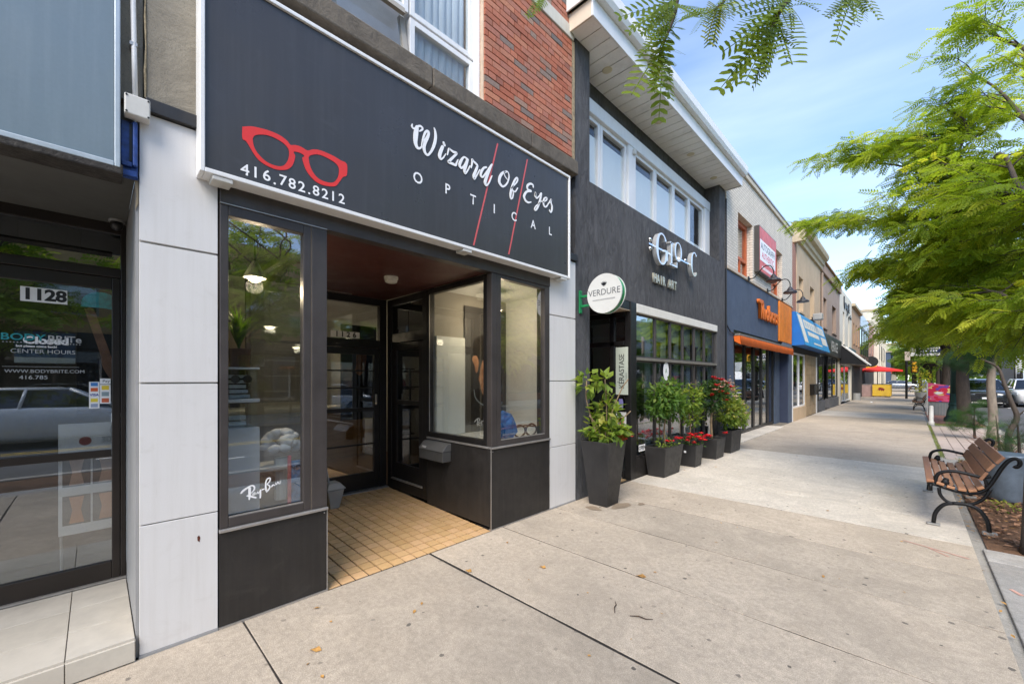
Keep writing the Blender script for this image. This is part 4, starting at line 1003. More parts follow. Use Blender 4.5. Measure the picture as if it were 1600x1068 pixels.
def pendant(name, lab, x, y, z, r, col, power, top, shade=None):
    t = thing(name, lab, 'lamp', (x, y, z))
    MB().tube([(x, y, top), (x, y, z+0.12)], 0.006, 6).build('cord', M_black, t)
    MB().lathe([(r, 0.0), (r*0.95, 0.02), (r*0.5, 0.09), (r*0.2, 0.13)], (x, y, z), 20).build('lamp_shade', shade or M_lgrey, t)
    MB().ball((x, y, z-0.005), r*0.62, r*0.62, 0.025, 12, 6).build('bulb', emit('warm_bulb', (1.0, 0.80, 0.52), 9.0), t)
    L = bpy.data.lights.new('lamp_light', 'POINT'); L.energy = power; L.color = col; L.shadow_soft_size = 0.06
    lo = bpy.data.objects.new('lamp_light', L); COL.objects.link(lo); lo.parent = t; lo.location = (0, 0, -0.06)
    return t
WARM = (1.0, 0.78, 0.52)
pendant('pendant_lamp', 'lit pendant lamp hanging in the left display window', -0.62, 0.86, 2.30, 0.075, WARM, 8, 2.60)
pendant('pendant_lamp', 'lit pendant lamp hanging in the right corner window', -0.62, 3.42, 2.36, 0.075, WARM, 10, 2.60)
pendant('pendant_lamp', 'lit pendant lamp inside the shop nearest the door', -3.4, 1.7, 2.25, 0.11, WARM, 3.5, 2.78)
pendant('pendant_lamp', 'lit pendant lamp over the counter of optical shop', -4.7, 2.5, 2.2, 0.11, WARM, 3.5, 2.78)
pendant('pendant_lamp', 'lit pendant lamp farthest inside the optical shop', -6.4, 3.0, 2.2, 0.11, WARM, 3.5, 2.78)
M_glass_door = glass('door_glass', (0.86, 0.88, 0.88), 0.16)
M_bluegl = glass('bluish_glass', (0.72, 0.78, 0.80), 0.28)
M_clear = glass('clear_glass', (0.93, 0.95, 0.95), 0.03)
# ------------------------------------------------------------------ left neighbour, number 1128
lb = thing('dark_glass_shop_building', 'dark glass fronted shop with pale tiled step, left edge', 'building', (-0.5, -2.0, 0))
M_soff = pm('dull_grey_soffit', (0.085, 0.085, 0.078), 0.7, var=0.12, scale=2)
M_beam = pm('peeling_black_beam', (0.03, 0.026, 0.022), 0.8, var=0.6, scale=18, bmp=0.5)
M_darkbr = pm('dark_brown_frame', (0.018, 0.013, 0.010), 0.4, 0.2, var=0.2)
box('side_wall', M_dark, lb, -8.0, -0.96, 0.02, 0.15, 2.62, 7.0)
box('room_wall', pm('dim_wall', (0.10, 0.085, 0.07), 0.8), lb, -5.0, -4.9, -5.5, 0.15, 0.0, 2.7)
box('room_floor', pm('dim_floor', (0.11, 0.09, 0.07), 0.5), lb, -4.9, -1.0, -5.5, 0.15, -0.02, 0.12)
box('room_ceiling', M_dark, lb, -4.9, -0.99, -5.5, 0.15, 2.62, 2.72)
box('soffit', M_soff, lb, -0.96, -0.02, -5.5, 0.148, 2.600, 2.66)
box('front_wall', M_stucco_old, lb, -0.30, -0.06, -5.5, 0.148, 2.70, 7.0)
box('upper_pier', M_stucco_old, lb, -0.06, -0.012, 0.06, 0.182, 3.02, 7.0, 0.004)
box('fascia_beam', M_beam, lb, -0.10, 0.06, -5.5, 0.100, 2.585, 2.64, 0.008)
stp = box('step', M_conc_l, lb, -0.98, 0.012, -5.5, 0.150, 0.0, 0.118)
M_ptile = by_random('pale_porcelain_tile', [(0, (0.50, 0.46, 0.39)), (0.5, (0.55, 0.51, 0.44)), (1, (0.47, 0.43, 0.36))], rough=0.35, var=0.12, bmp=0.05, nscale=9)
for i in range(3):
    x1 = 0.012 - i*0.312; x0 = x1 - 0.309
    ys = [0.149, -0.107, -0.71, -1.31, -1.91, -2.51, -3.1]
    for a, b in zip(ys[1:], ys[:-1]):
        box('step_tile', M_ptile, stp, x0, x1, a+0.002, b-0.002, 0.116, 0.130, 0.002)
ys = [0.149, -0.107, -0.71, -1.31, -1.91, -2.51, -3.1]
for a, b in zip(ys[1:], ys[:-1]):
    box('riser_tile', M_ptile, stp, 0.010, 0.024, a+0.002, b-0.002, 0.008, 0.114, 0.002)
# glazed front: door, transom, side light
fx = -0.95
fr = MB(); fr.box(fx-0.06, fx, 0.122, 0.150, 0.13, 2.60); fr.box(fx-0.06, fx, -1.05, 0.122, 2.225, 2.29); fr.box(fx-0.06, fx, -1.05, 0.122, 2.53, 2.60)
fr.box(fx-0.06, fx, -1.12, -1.05, 0.13, 2.60); fr.box(fx-0.06, fx, -3.2, -1.12, 2.53, 2.60); fr.box(fx-0.06, fx, -3.2, -1.12, 0.13, 0.25); fr.box(fx-0.06, fx, -3.2, -3.12, 0.25, 2.53)
lfr = fr.build('shopfront_frame', M_darkbr, lb, 0.004)
box('side_light', M_glass_d, lfr, fx-0.033, fx-0.027, -3.12, -1.12, 0.25, 2.53)
box('transom_pane', M_glass_d, lfr, fx-0.033, fx-0.027, -1.05, 0.122, 2.29, 2.53)
box('transom_notice', pm('grey_card', (0.24, 0.24, 0.22), 0.7), lfr, fx-0.06, fx-0.052, -0.34, -0.07, 2.385, 2.52)
dm = MB(); dm.box(fx-0.05, fx-0.004, 0.078, 0.120, 0.14, 2.222); dm.box(fx-0.05, fx-0.004, -1.045, -0.99, 0.14, 2.222); dm.box(fx-0.05, fx-0.004, -0.99, 0.078, 0.14, 0.262); dm.box(fx-0.05, fx-0.004, -0.99, 0.078, 2.14, 2.222)
ld = dm.build('glass_door', M_darkbr, lb, 0.004)
box('pane', M_glass_door, ld, fx-0.030, fx-0.024, -0.995, 0.083, 0.258, 2.144)
box('push_rail', M_darkbr, ld, fx-0.022, fx-0.006, -0.985, 0.076, 0.985, 1.035, 0.003)
box('door_sill', M_trim, lb, fx-0.02, fx+0.02, -1.05, 0.15, 0.130, 0.142)
GX = fx - 0.0225
box('number_strip', M_whiteprint, ld, GX-0.001, GX, -0.330, -0.131, 2.010, 2.102)
for ch, yc in zip('1128', (-0.300, -0.252, -0.205, -0.158)):
    text_mesh(ch, 0.098, M_blackprint, 'digit', ld, (GX+0.001, yc, 2.055), bold=0.004)
M_teal = pm('teal_print', (0.03, 0.30, 0.33), 0.4)
M_dimw = pm('dim_white_print', (0.45, 0.46, 0.46), 0.5)
text_mesh('BODY', 0.058, M_teal, 'lettering', ld, (GX+0.001, -0.318, 1.782), bold=0.001, sx=1.15)
text_mesh('BRITe', 0.058, M_dimw, 'lettering', ld, (GX+0.001, -0.142, 1.779), bold=0.0008, sx=1.05)
for k in range(24): box('dot', M_dimw, ld, GX, GX+0.0008, -0.40+0.014*k, -0.394+0.014*k, 1.748, 1.753)
cs = box('closed_card', pm('navy_card', (0.045, 0.075, 0.13), 0.5, var=0.2), ld, GX-0.012, GX-0.010, -0.355, -0.095, 1.66, 1.822)
box('card_strip', pm('pale_card', (0.42, 0.45, 0.41), 0.6), ld, GX-0.012, GX-0.0098, -0.355, -0.095, 1.622, 1.659)
text_mesh('Closed', 0.062, M_whiteprint, 'lettering', ld, (GX-0.0008, -0.222, 1.765), bold=0.003, sx=1.1)
text_mesh('but please come back!', 0.019, M_whiteprint, 'lettering', ld, (GX-0.0008, -0.262, 1.728), bold=0.0006)
text_mesh('CENTER HOURS', 0.036, M_dimw, 'lettering', ld, (GX+0.001, -0.232, 1.695), sx=1.05)
text_mesh('WWW.BODYBRITE.COM', 0.030, M_dimw, 'lettering', ld, (GX+0.001, -0.222, 1.569), sx=1.02)
text_mesh('416.785', 0.034, M_dimw, 'lettering', ld, (GX+0.001, -0.275, 1.530), sx=1.1)
for k in range(60): box('dot', M_dimw, ld, GX, GX+0.0006, -0.40+0.0054*k, -0.397+0.0054*k, 1.597, 1.6)
def sticker(y0, y1, z0, z1, cols):
    s = box('card_sticker', M_whiteprint, ld, GX, GX+0.0012, y0, y1, z0, z1)
    n = len(cols); h = (z1-z0)/n
    for k, c in enumerate(cols):
        if c is None: continue
        box('card_mark', pm('card_%02d_%02d' % (int(c[0]*99), int(c[1]*99)), c, 0.5, var=0.05), s, GX+0.0012, GX+0.002, y0+0.008, y1-0.008, z1-h*(k+0.82), z1-h*(k+0.15))
sticker(-0.032, 0.018, 1.322, 1.502, [(0.05,0.22,0.55), (0.65,0.12,0.03), None, (0.75,0.60,0.05), (0.30,0.36,0.50)])
text_mesh('VISA', 0.022, pm('visa_blue', (0.03, 0.06, 0.32), 0.5), 'lettering', ld, (GX+0.0015, -0.007, 1.412), bold=0.0008)
sticker(0.020, 0.072, 1.352, 1.482, [(0.75,0.55,0.04), (0.25,0.33,0.36), (0.55,0.12,0.05)])
box('card_sticker', M_whiteprint, ld, GX, GX+0.0012, 0.020, 0.072, 1.486, 1.524)
text_mesh('Pay', 0.026, M_blackprint, 'lettering', ld, (GX+0.0015, 0.050, 1.505))
# posters standing behind the door
tp = thing('salon_poster', 'tall dim poster of a raised arm and turquoise head wrap behind 1128 door', 'poster', (-1.2, 0.03, 0.6))
box('panel', pm('poster_black', (0.012, 0.010, 0.010), 0.5), tp, -1.035, -1.020, -0.09, 0.145, 1.28, 2.20)
M_wrap = pm('turquoise_print', (0.02, 0.52, 0.58), 0.4, var=0.5, scale=22)
M_arm = pm('dim_skin_print', (0.36, 0.18, 0.11), 0.5, var=0.3, scale=10)
flat('print_wrap', M_wrap, tp, -1.0195, [(-0.072,2.012),(-0.06,2.075),(-0.015,2.115),(0.05,2.12),(0.11,2.085),(0.138,2.02),(0.10,2.008),(0.03,2.014)])
flat('print_arm', M_arm, tp, -1.0195, [(-0.055,2.0),(-0.01,2.0),(0.03,1.85),(0.075,1.68),(0.10,1.52),(0.085,1.50),(0.035,1.60),(0.02,1.70),(-0.02,1.86)])
flat('print_face', M_arm, tp, -1.0180, [(0.088,2.005),(0.138,2.0),(0.138,1.50),(0.105,1.48),(0.10,1.80)])
lp_ = thing('leaflet_stand', 'white stand with four before and after photos behind 1128 door', 'poster', (-1.1, -0.02, 0.13))
box('panel', pm('pale_poster', (0.62, 0.62, 0.62), 0.5, var=0.05), lp_, -1.030, -1.016, -0.173, 0.14, 0.48, 1.22)
for (a, b) in ((-0.155, -0.025), (-0.015, 0.122)):
    for (c, d_) in ((0.545, 0.74), (0.80, 0.99)):
        q = box('photo', pm('photo_dark', (0.10, 0.10, 0.10), 0.5), lp_, -1.016, -1.0145, a, b, c, d_)
        MB().prism([(a+0.03, c+0.01), (b-0.03, c+0.01), (b-0.045, (c+d_)/2), (b-0.03, d_-0.01), (a+0.03, d_-0.01), (a+0.045, (c+d_)/2)], 'x', -1.0144, -1.0135).build('print_body', pm('photo_skin_%d' % int(c*10), (0.40, 0.28, 0.22) if c > 0.7 else (0.45, 0.2, 0.1), 0.5, var=0.2), q)
text_mesh('30', 0.055, M_dimw, 'lettering', lp_, (-1.0140, 0.05, 1.10))
MB().lathe([(0.03, 0.0), (0.03, 0.001)], (-1.0155, -0.05, 1.10), 16, 'x').build('print_lips', pm('dim_pink', (0.25, 0.08, 0.07), 0.5), lp_)
for yy in (-0.16, 0.125): MB().tube([(-1.024, yy, 0.48), (-1.12, yy, 0.12)], 0.008, 6).build('leg', M_grey, lp_)
cam_ = thing('dome_camera', 'small black camera under the soffit beside the left pillar', 'camera', (-0.90, 0.12, 2.59))
MB().lathe([(0.008, -0.055), (0.026, -0.045), (0.034, -0.02), (0.034, 0.0)], (-0.86, 0.10, 2.585), 14).build('dome', M_black, cam_, smooth=True)
MB().lathe([(0.042, 0.0), (0.042, 0.014)], (-0.86, 0.10, 2.585), 14).build('base', M_grey, cam_)

ls = thing('blank_light_box_sign', 'blank blue grey light box sign above the 1128 door', 'sign', (0.05, -1.5, 2.6))
M_bluegrey = pm('faded_blue_face', (0.155, 0.205, 0.24), 0.35, var=0.06, scale=1.5, streak=0.2, grime=(0.28, 0.34, 0.38))
box('face', M_bluegrey, ls, -0.05, 0.048, -3.4, 0.066, 2.648, 4.3)
f2 = MB(); f2.box(-0.06, 0.062, 0.067, 0.090, 2.620, 4.32); f2.box(-0.06, 0.062, -3.4, 0.067, 2.620, 2.647)
f2.build('frame', pm('aged_aluminium', (0.40, 0.45, 0.48), 0.45, 0.4, var=0.12), ls, 0.004)
bl = thing('blue_corner_bracket', 'chipped blue painted metal corner between sign and white pillar', 'bracket', (0, 0.13, 2.6))
M_bluep = pm('chipped_blue_paint', (0.018, 0.055, 0.22), 0.4, 0.1, var=0.5, scale=25)
box('plate', M_bluep, bl, -0.02, 0.004, 0.093, 0.160, 2.60, 2.90, 0.003)
box('rib', M_bluep, bl, 0.005, 0.03, 0.138, 0.158, 2.66, 2.90, 0.006)
box('rib', M_bluep, bl, 0.005, 0.022, 0.095, 0.137, 2.655, 2.68, 0.004)
box('slot', M_black, bl, 0.005, 0.010, 0.126, 0.136, 2.69, 2.89)
MB().box(0.004, 0.02, 0.095, 0.158, 2.605, 2.635).build('lip', M_bluep, bl, 0.004)
MB().prism([(0.148, 2.60), (0.163, 2.60), (0.163, 2.48), (0.150, 2.44), (0.153, 2.52)], 'x', -0.02, -0.012).build('peeling_flake', pm('raw_wood', (0.34, 0.27, 0.18), 0.9, var=0.3), bl)
cb = thing('junction_box', 'grey junction box with screws above the left white pillar', 'junction box', (0.02, 0.155, 2.91))
box('body', M_lgrey, cb, 0.005, 0.075, 0.104, 0.206, 2.912, 3.018, 0.006)
for (a, b) in ((0.112, 2.922), (0.198, 2.922), (0.112, 3.008), (0.198, 3.008)):
    MB().lathe([(0.005, 0), (0.005, 0.003)], (0.075, a, b), 8, 'x').build('screw', M_black, cb)
cn = thing('conduit', 'white conduit running up the stucco from the junction box', 'pipe', (0.02, 0.137, 3.02))
MB().tube([(0.03, 0.148, 3.019), (0.028, 0.144, 3.25), (0.024, 0.139, 3.6), (0.022, 0.138, 6.5)], 0.0115, 10).build('pipe', M_wframe, cn, smooth=True)
for zz in (3.3, 4.2): box('clip', M_trim, cn, -0.005, 0.038, 0.126, 0.156, zz, zz+0.018)

# ------------------------------------------------------------------ dark stucco salon
gb = thing('grey_stucco_salon_building', 'dark grey stucco salon with deep white eaves', 'building', (0, 7.0, 0))
G = M_stucco_gray
box('left_pier', G, gb, -0.6, 0.0, 4.207, 4.520, 0.0, 5.795)
box('right_pier', G, gb, -0.6, 0.0, 9.600, 9.975, 0.0, 5.795)
box('spandrel', G, gb, -0.30, 0.0, 4.521, 9.599, 2.685, 4.105)
box('recess_back', G, gb, -0.42, -0.312, 4.521, 9.599, 5.45, 5.795)
box('recess_ledge', G, gb, -0.42, -0.301, 4.521, 9.599, 3.9, 4.10)
box('plinth', M_blackpanel, gb, -0.12, -0.01, 5.82, 9.599, 0.0, 0.30, 0.004)
box('side_pier', G, gb, -0.2, -0.005, 9.47, 9.599, 0.301, 2.684)
box('room_back', pm('salon_wall', (0.55, 0.56, 0.50), 0.8), gb, -6.0, -5.9, 4.25, 9.9, 0.0, 2.8)
box('room_floor', pm('salon_floor', (0.22, 0.19, 0.16), 0.4), gb, -5.9, -0.13, 4.25, 9.9, -0.03, 0.03)
box('room_ceiling', M_offw, gb, -5.9, -0.13, 4.25, 9.9, 2.70, 2.8)
box('upper_room', pm('upper_room', (0.25, 0.26, 0.28), 0.9), gb, -2.0, -1.9, 4.5, 9.6, 4.0, 5.8)
box('roof', M_dark, gb, -8.0, -0.3, 4.2, 9.97, 6.05, 6.15)
# eaves: separate soffit boards, fascia, gutter
M_soffit = by_random('white_soffit_board', [(0, (0.80, 0.79, 0.76)), (1, (0.85, 0.84, 0.81))], rough=0.55, var=0.05, bmp=0)
box('eaves_core', M_dark, gb, -0.40, 0.30, 4.10, 9.97, 5.825, 6.04)
yy = 4.098
while yy < 9.97:
    y1 = min(yy + 0.206, 9.99)
    box('soffit_board', M_soffit, gb, -0.31, 0.318, yy+0.006, y1-0.006, 5.800, 5.818, 0.003)
    yy += 0.207
box('fascia', M_wframe, gb, 0.320, 0.345, 4.07, 10.02, 5.785, 6.00, 0.004)
box('fascia', pm('tan_end_board', (0.62, 0.52, 0.40), 0.7, var=0.08), gb, -0.06, 0.319, 4.072, 4.095, 5.785, 6.00, 0.004)
box('fascia', M_wframe, gb, -0.30, 0.319, 9.995, 10.02, 5.785, 6.00, 0.004)
gut = MB(); gut.prism([(0.30, 6.002), (0.42, 6.002), (0.45, 6.06), (0.45, 6.19), (0.43, 6.19), (0.43, 6.07), (0.41, 6.02), (0.30, 6.02)], 'y', 4.04, 10.05)
gut.build('gutter', M_wframe, gb)
box('gutter_end', M_wframe, gb, -0.08, 0.45, 4.02, 4.038, 6.002, 6.20, 0.003)
box('roof_edge', M_trim, gb, -0.30, 0.40, 4.04, 10.05, 6.16, 6.22, 0.004)
for (x, y_) in ((-0.003, 4.958), (0.009, 6.552), (0.01, 7.93), (0.01, 9.2)):
    MB().lathe([(0.055, -0.006), (0.07, 0.0)], (x, y_, 5.797), 18).build('pot_light', pm('pot_light_lens', (0.62, 0.55, 0.36), 0.4), gb)
# upper windows, each a sash of its own
M_blind = pm('white_blind', (0.88, 0.88, 0.87), 0.8, var=0.02)
box('shutter_box', M_wframe, gb, -0.36, -0.19, 4.525, 9.595, 5.255, 5.448, 0.01)
spans = [(4.60, 5.16), (5.17, 5.93), (6.17, 6.95), (6.955, 7.73), (7.735, 8.50), (8.505, 9.30)]
for k, (a, b) in enumerate(spans):
    f = window(gb, 'window', 'x', a, b, 4.10, 5.255, 0.06, M_wframe, M_clear, -0.24, 0.07)
    box('blind', M_blind, f, -0.286, -0.280, a+0.05, b-0.05, 4.10, 5.02 + 0.03*(k % 2) if k not in (5,) else 4.40)
box('window_post', M_wframe, gb, -0.34, -0.20, 5.935, 6.165, 4.10, 5.255, 0.006)
box('window_post', M_wframe, gb, -0.34, -0.20, 9.305, 9.59, 4.10, 5.255, 0.006)
box('sensor', M_lgrey, gb, -0.199, -0.16, 6.05, 6.12, 5.14, 5.23, 0.008)
# shopfront grid
box('blind_box', pm('shopfront_pelmet', (0.72, 0.69, 0.62), 0.6, var=0.05, streak=0.2), gb, -0.10, 0.004, 5.80, 9.465, 2.545, 2.684, 0.01)
cols = [5.80, 6.55, 7.15, 7.71, 8.27, 8.83, 9.465]
for k in range(6):
    a, b = cols[k], cols[k+1]
    for (z0, z1) in ((1.86, 2.543), (0.302, 1.81)):
        f = window(gb, 'shopfront_window', 'x', a+0.001, b-0.001, z0, z1, 0.022, M_bronze, M_bluegl, -0.04, 0.05)
        if z1 > 2: box('blind', M_blind, f, -0.105, -0.098, a+0.06, b-0.21, 2.14 + 0.02*(k % 3), 2.54)
    box('frame_reflection', M_wframe, gb, -0.135, -0.108, b-0.22, b-0.06, 0.30, 2.54)  # doubled reflection of the frames, built as pale strips behind the glass
box('mid_rail', pm('taupe_rail', (0.22, 0.20, 0.17), 0.5, 0.3), gb, -0.09, -0.005, 5.80, 9.465, 1.812, 1.858, 0.004)
box('entry_post', M_black, gb, -0.10, 0.004, 5.62, 5.797, 0.0, 2.683, 0.006)
# salon entry: deep porch with a glazed flank
box('entry_header', M_black, gb, -1.5, -0.01, 4.521, 5.62, 2.56, 2.684)
box('entry_soffit', pm('tan_soffit', (0.46, 0.37, 0.27), 0.8, var=0.1), gb, -0.30, -0.012, 4.522, 5.618, 2.548, 2.559)
ef = MB(); ef.box(-0.80, -0.72, 5.60, 5.66, 0.0, 2.55); ef.box(-0.35, -0.27, 5.60, 5.66, 0.0, 2.55); ef.box(-0.72, -0.101, 5.60, 5.66, 2.03, 2.10); ef.box(-0.72, -0.101, 5.60, 5.66, 0.0, 0.12); ef.box(-0.72, -0.101, 5.60, 5.66, 2.47, 2.55)
eff = ef.build('porch_frame', M_black, gb, 0.004)
for (a, b) in ((-0.722, -0.348), (-0.272, -0.10)):
    box('pane', M_glass_d, eff, a, b, 5.628, 5.634, 0.118, 2.035); box('transom_pane', M_glass_d, eff, a, b, 5.628, 5.634, 2.095, 2.475)
pk = box('name_poster', pm('pale_green_poster', (0.46, 0.50, 0.42), 0.5, var=0.04), eff, -0.235, -0.03, 5.590, 5.597, 1.285, 2.005)
text_mesh('KÉRASTASE', 0.125, M_blackprint, 'lettering', pk, (-0.132, 5.5885, 1.64), right=(0,0,1), up=(-1,0,0), sx=0.88, spacing=0.92)
text_mesh('PARIS', 0.045, pm('grey_print', (0.2, 0.22, 0.2), 0.6), 'lettering', pk, (-0.055, 5.5885, 1.56), right=(0,0,1), up=(-1,0,0))
ns = box('notice', pm('notice_white', (0.5, 0.5, 0.48), 0.6), eff, -0.23, -0.06, 5.590, 5.597, 0.78, 1.02)
MB().lathe([(0.05, 0), (0.05, 0.001), (0.04, 0.001), (0.04, 0)], (-0.145, 5.589, 0.89), 16, 'y').build('no_smoking_ring', M_red, ns)
MB().lathe([(0.035, 0), (0.04, 0.1), (0.03, 0.16)], (-0.15, 5.592, 1.06), 10, 'z', 1, 0.05).build('shield_decal', pm('purple_decal', (0.16, 0.15, 0.33), 0.5), eff)
box('porch_door', M_black, gb, -1.45, -1.38, 4.55, 5.6, 0.05, 2.5)
box('porch_pane', M_glass_d, gb, -1.379, -1.37, 4.72, 5.45, 0.4, 2.3)
box('red_neon', emit('red_neon', (1.0, 0.03, 0.02), 2.5), gb, -1.36, -1.34, 5.05, 5.42, 1.62, 1.68)
for ch, yc in zip('112', (5.23, 5.29, 5.36)): text_mesh(ch, 0.10, M_whiteprint, 'digit', gb, (-1.355, yc, 1.92))
box('mat', pm('tan_mat', (0.30, 0.20, 0.10), 0.9, var=0.2), gb, -0.5, -0.05, 4.9, 5.58, 0.0, 0.012)
os_ = thing('open_sign', 'small white OPEN card at the foot of salon shopfront', 'sign', (0.02, 5.95, 0.32))
box('card', M_whiteprint, os_, 0.006, 0.012, 5.86, 6.06, 0.40, 0.50); text_mesh('OPEN', 0.085, M_blackprint, 'lettering', os_, (0.0135, 5.96, 0.45), bold=0.002)
box('stand', M_black, os_, -0.004, 0.005, 5.93, 5.99, 0.30, 0.42)
ov = thing('oval_window_card', 'white oval card on the salon shopfront glass', 'sign', (-0.03, 6.95, 1.7))
MB().lathe([(0.11, 0), (0.11, 0.002)], (-0.032, 6.93, 1.66), 24, 'x', 1, 1.5).build('card', M_whiteprint, ov)
text_mesh('A', 0.12, pm('green_print', (0.05, 0.2, 0.08), 0.5), 'print', ov, (-0.029, 6.93, 1.66))

# polished letters on the stucco
gs = thing('salon_lettering', 'polished steel salon letters on a bar on the dark grey stucco', 'sign', (0.05, 7.0, 3.4))
M_steel = pm('satin_steel', (0.80, 0.80, 0.78), 0.18, 0.6, var=0.03)
def ring_letter(name, yc, zc, ry, rz, w_, gap=None, bar=None, mat=M_steel, x0=0.06, x1=0.13, fill=None):
    a0, a1 = gap or (0, 360)
    n = 34; mb = MB(); inn = []; outr = []
    for k in range(n+1):
        a = R(a0 + (a1-a0)*k/n)
        thick = w_*(0.45 + 0.75*abs(math.cos(a)))
        outr.append((yc+ry*math.cos(a), zc+rz*math.sin(a)))
        inn.append((yc+(ry-thick)*math.cos(a), zc+(rz-w_*0.38)*math.sin(a)))
    vs = []; 
    for x in (x0, x1):
        vs += [(x, *p) for p in outr] + [(x, *p) for p in inn]
    m = n+1; fs = []
    for k in range(n):
        fs += [(2*m+k, 2*m+k+1, 3*m+k+1, 3*m+k), (k, m+k, m+k+1, k+1), (k, k+1, 2*m+k+1, 2*m+k), (m+k, 3*m+k, 3*m+k+1, m+k+1)]
    if gap: fs += [(0, 2*m, 3*m, m), (n, m+n, 3*m+n, 2*m+n)]
    mb.add(vs, fs)
    if bar:
        for (p, q, r_, s_) in bar: mb.box(x0, x1+0.001, p, q, r_, s_)
    return mb.build(name, mat, gs)
ring_letter('letter_g', 6.415, 3.628, 0.215, 0.255, 0.066, (38, 345), [(6.50, 6.63, 3.60, 3.635), (6.545, 6.63, 3.47, 3.60)])
mb = MB(); mb.box(0.06, 0.13, 6.755, 6.81, 3.45, 3.82); mb.box(0.06, 0.13, 6.72, 6.85, 3.80, 3.825); mb.box(0.06, 0.13, 6.72, 7.02, 3.435, 3.462); mb.box(0.06, 0.13, 6.99, 7.02, 3.462, 3.53)
mb.build('letter_l', M_steel, gs)
ring_letter('letter_o', 7.06, 3.72, 0.155, 0.165, 0.046)
ring_letter('letter_c', 7.80, 3.655, 0.17, 0.225, 0.056, (50, 320))
MB().box(0.085, 0.105, 6.0, 7.72, 3.612, 3.640).build('bar', M_chrome, gs)
for yy, zz in ((6.06, 3.70), (6.06, 3.56), (7.45, 3.66)): MB().ball((0.09, yy, zz), 0.03, 0.035, 0.035, 10, 8).build('boss', M_chrome, gs, smooth=True)
M_gold = pm('champagne_metal', (0.62, 0.58, 0.46), 0.3, 0.6, var=0.1)
yy = 6.345
for ch in 'HAIR ART':
    if ch != ' ': text_mesh(ch, 0.205, M_gold, 'small_letter', gs, (0.03, yy, 3.155), depth=0.03, bold=0.004, sx=0.80)
    yy += 0.118 if ch != 'I' else 0.10
# round projecting sign
vs_ = thing('round_projecting_sign', 'round white sign with green rim on a green bracket', 'sign', (0.0, 4.29, 2.5))
M_green = pm('green_enamel', (0.012, 0.22, 0.07), 0.3, var=0.12)
cx, cz = 0.385, 2.545
MB().lathe([(0.228, 0), (0.228, 0.07)], (cx, 4.262, cz), 40, 'y').build('drum', M_green, vs_)
for (a, b) in ((4.245, 4.262), (4.332, 4.344)):
    MB().lathe([(0.236, a), (0.236, b)], (cx, 0, cz), 40, 'y').build('face', pm('pale_sign_face', (0.58, 0.58, 0.55), 0.45, var=0.04), vs_)
box('wall_plate', M_green, vs_, 0.002, 0.018, 4.27, 4.33, 2.35, 2.64, 0.004)
for zz in (2.44, 2.56): box('arm', M_green, vs_, 0.018, 0.16, 4.29, 4.32, zz-0.014, zz+0.014, 0.003)
for zz in (2.37, 2.62): MB().lathe([(0.012, 0), (0.012, 0.012)], (0.018, 4.30, zz), 6, 'x').build('bolt', M_green, vs_)
M_dg = pm('dark_grey_print', (0.10, 0.105, 0.11), 0.5)
text_mesh('VERDURE', 0.105, M_dg, 'lettering', vs_, (cx, 4.2435, 2.56), right=(1,0,0), sx=0.98)
for k in range(20): box('print_stroke', pm('mid_grey_print', (0.3, 0.3, 0.3), 0.5), vs_, cx-0.155+0.0155*k, cx-0.145+0.0155*k, 4.2425, 4.2445, 2.468, 2.482)
for k in range(5):
    a = R(50 + 20*k); c_ = Vector((cx, 4.2435, 2.63)); u = Vector((math.cos(a), 0, math.sin(a))); v = Vector((-u.z, 0, u.x))
    MB().add([c_, c_+u*0.035+v*0.012, c_+u*0.065, c_+u*0.035-v*0.012], [(0,1,2,3)]).build('leaf_mark', M_dg, vs_)

# ------------------------------------------------------------------ blue fronted cafe
tb = thing('blue_front_cafe_building', 'white brick cafe with slate blue shopfront and orange window frames', 'building', (0, 13.6, 0))
def brickpaint(name, col, mort):
    if name in MATS: return MATS[name]
    m, nt, p, out = newmat(name)
    t = N(nt, 'ShaderNodeNewGeometry'); sp_ = N(nt, 'ShaderNodeSeparateXYZ'); cb_ = N(nt, 'ShaderNodeCombineXYZ')
    lk(nt, t.outputs['Position'], sp_.inputs[0]); lk(nt, mth(nt, 'ADD', sp_.outputs['X'], sp_.outputs['Y']), cb_.inputs['X']); lk(nt, sp_.outputs['Z'], cb_.inputs['Y'])
    b = N(nt, 'ShaderNodeTexBrick'); b.inputs['Scale'].default_value = 1.0
    b.inputs['Brick Width'].default_value = 0.21; b.inputs['Row Height'].default_value = 0.068; b.inputs['Mortar Size'].default_value = 0.008
    b.inputs['Color1'].default_value = (*mul(col, 0.93), 1); b.inputs['Color2'].default_value = (*mul(col, 1.05), 1); b.inputs['Mortar'].default_value = (*mort, 1)
    lk(nt, cb_.outputs[0], b.inputs['Vector'])
    st_ = maprange(nt, noise(nt, 1.2, 5, 0.6, world_coords(nt, (5, 5, 0.6))), 0.5, 0.75, 0, 0.35)
    c = mixc(nt, st_, b.outputs['Color'], mul(mort, 0.7))
    lk(nt, c, p.inputs['Base Color']); p.inputs['Roughness'].default_value = 0.85
    bump(nt, p, mth(nt, 'SUBTRACT', 1.0, b.outputs['Fac']), 0.6, 0.01)
    MATS[name] = m
    return m
M_wbrick = brickpaint('white_painted_brick', (0.64, 0.58, 0.49), (0.40, 0.35, 0.28))
M_rbrick = brickpaint('red_brick_far', (0.33, 0.11, 0.065), (0.34, 0.26, 0.2))
M_slate = pm('slate_blue_render', (0.058, 0.082, 0.125), 0.8, var=0.16, scale=2, streak=0.3, grime=(0.085, 0.11, 0.15), bmp=0.3, bscale=40)
M_slate_shade = pm('shaded_slate_render', (0.022, 0.032, 0.065), 0.7, var=0.12, scale=2)  # darker slate blue for the recess side, its shade put into the colour
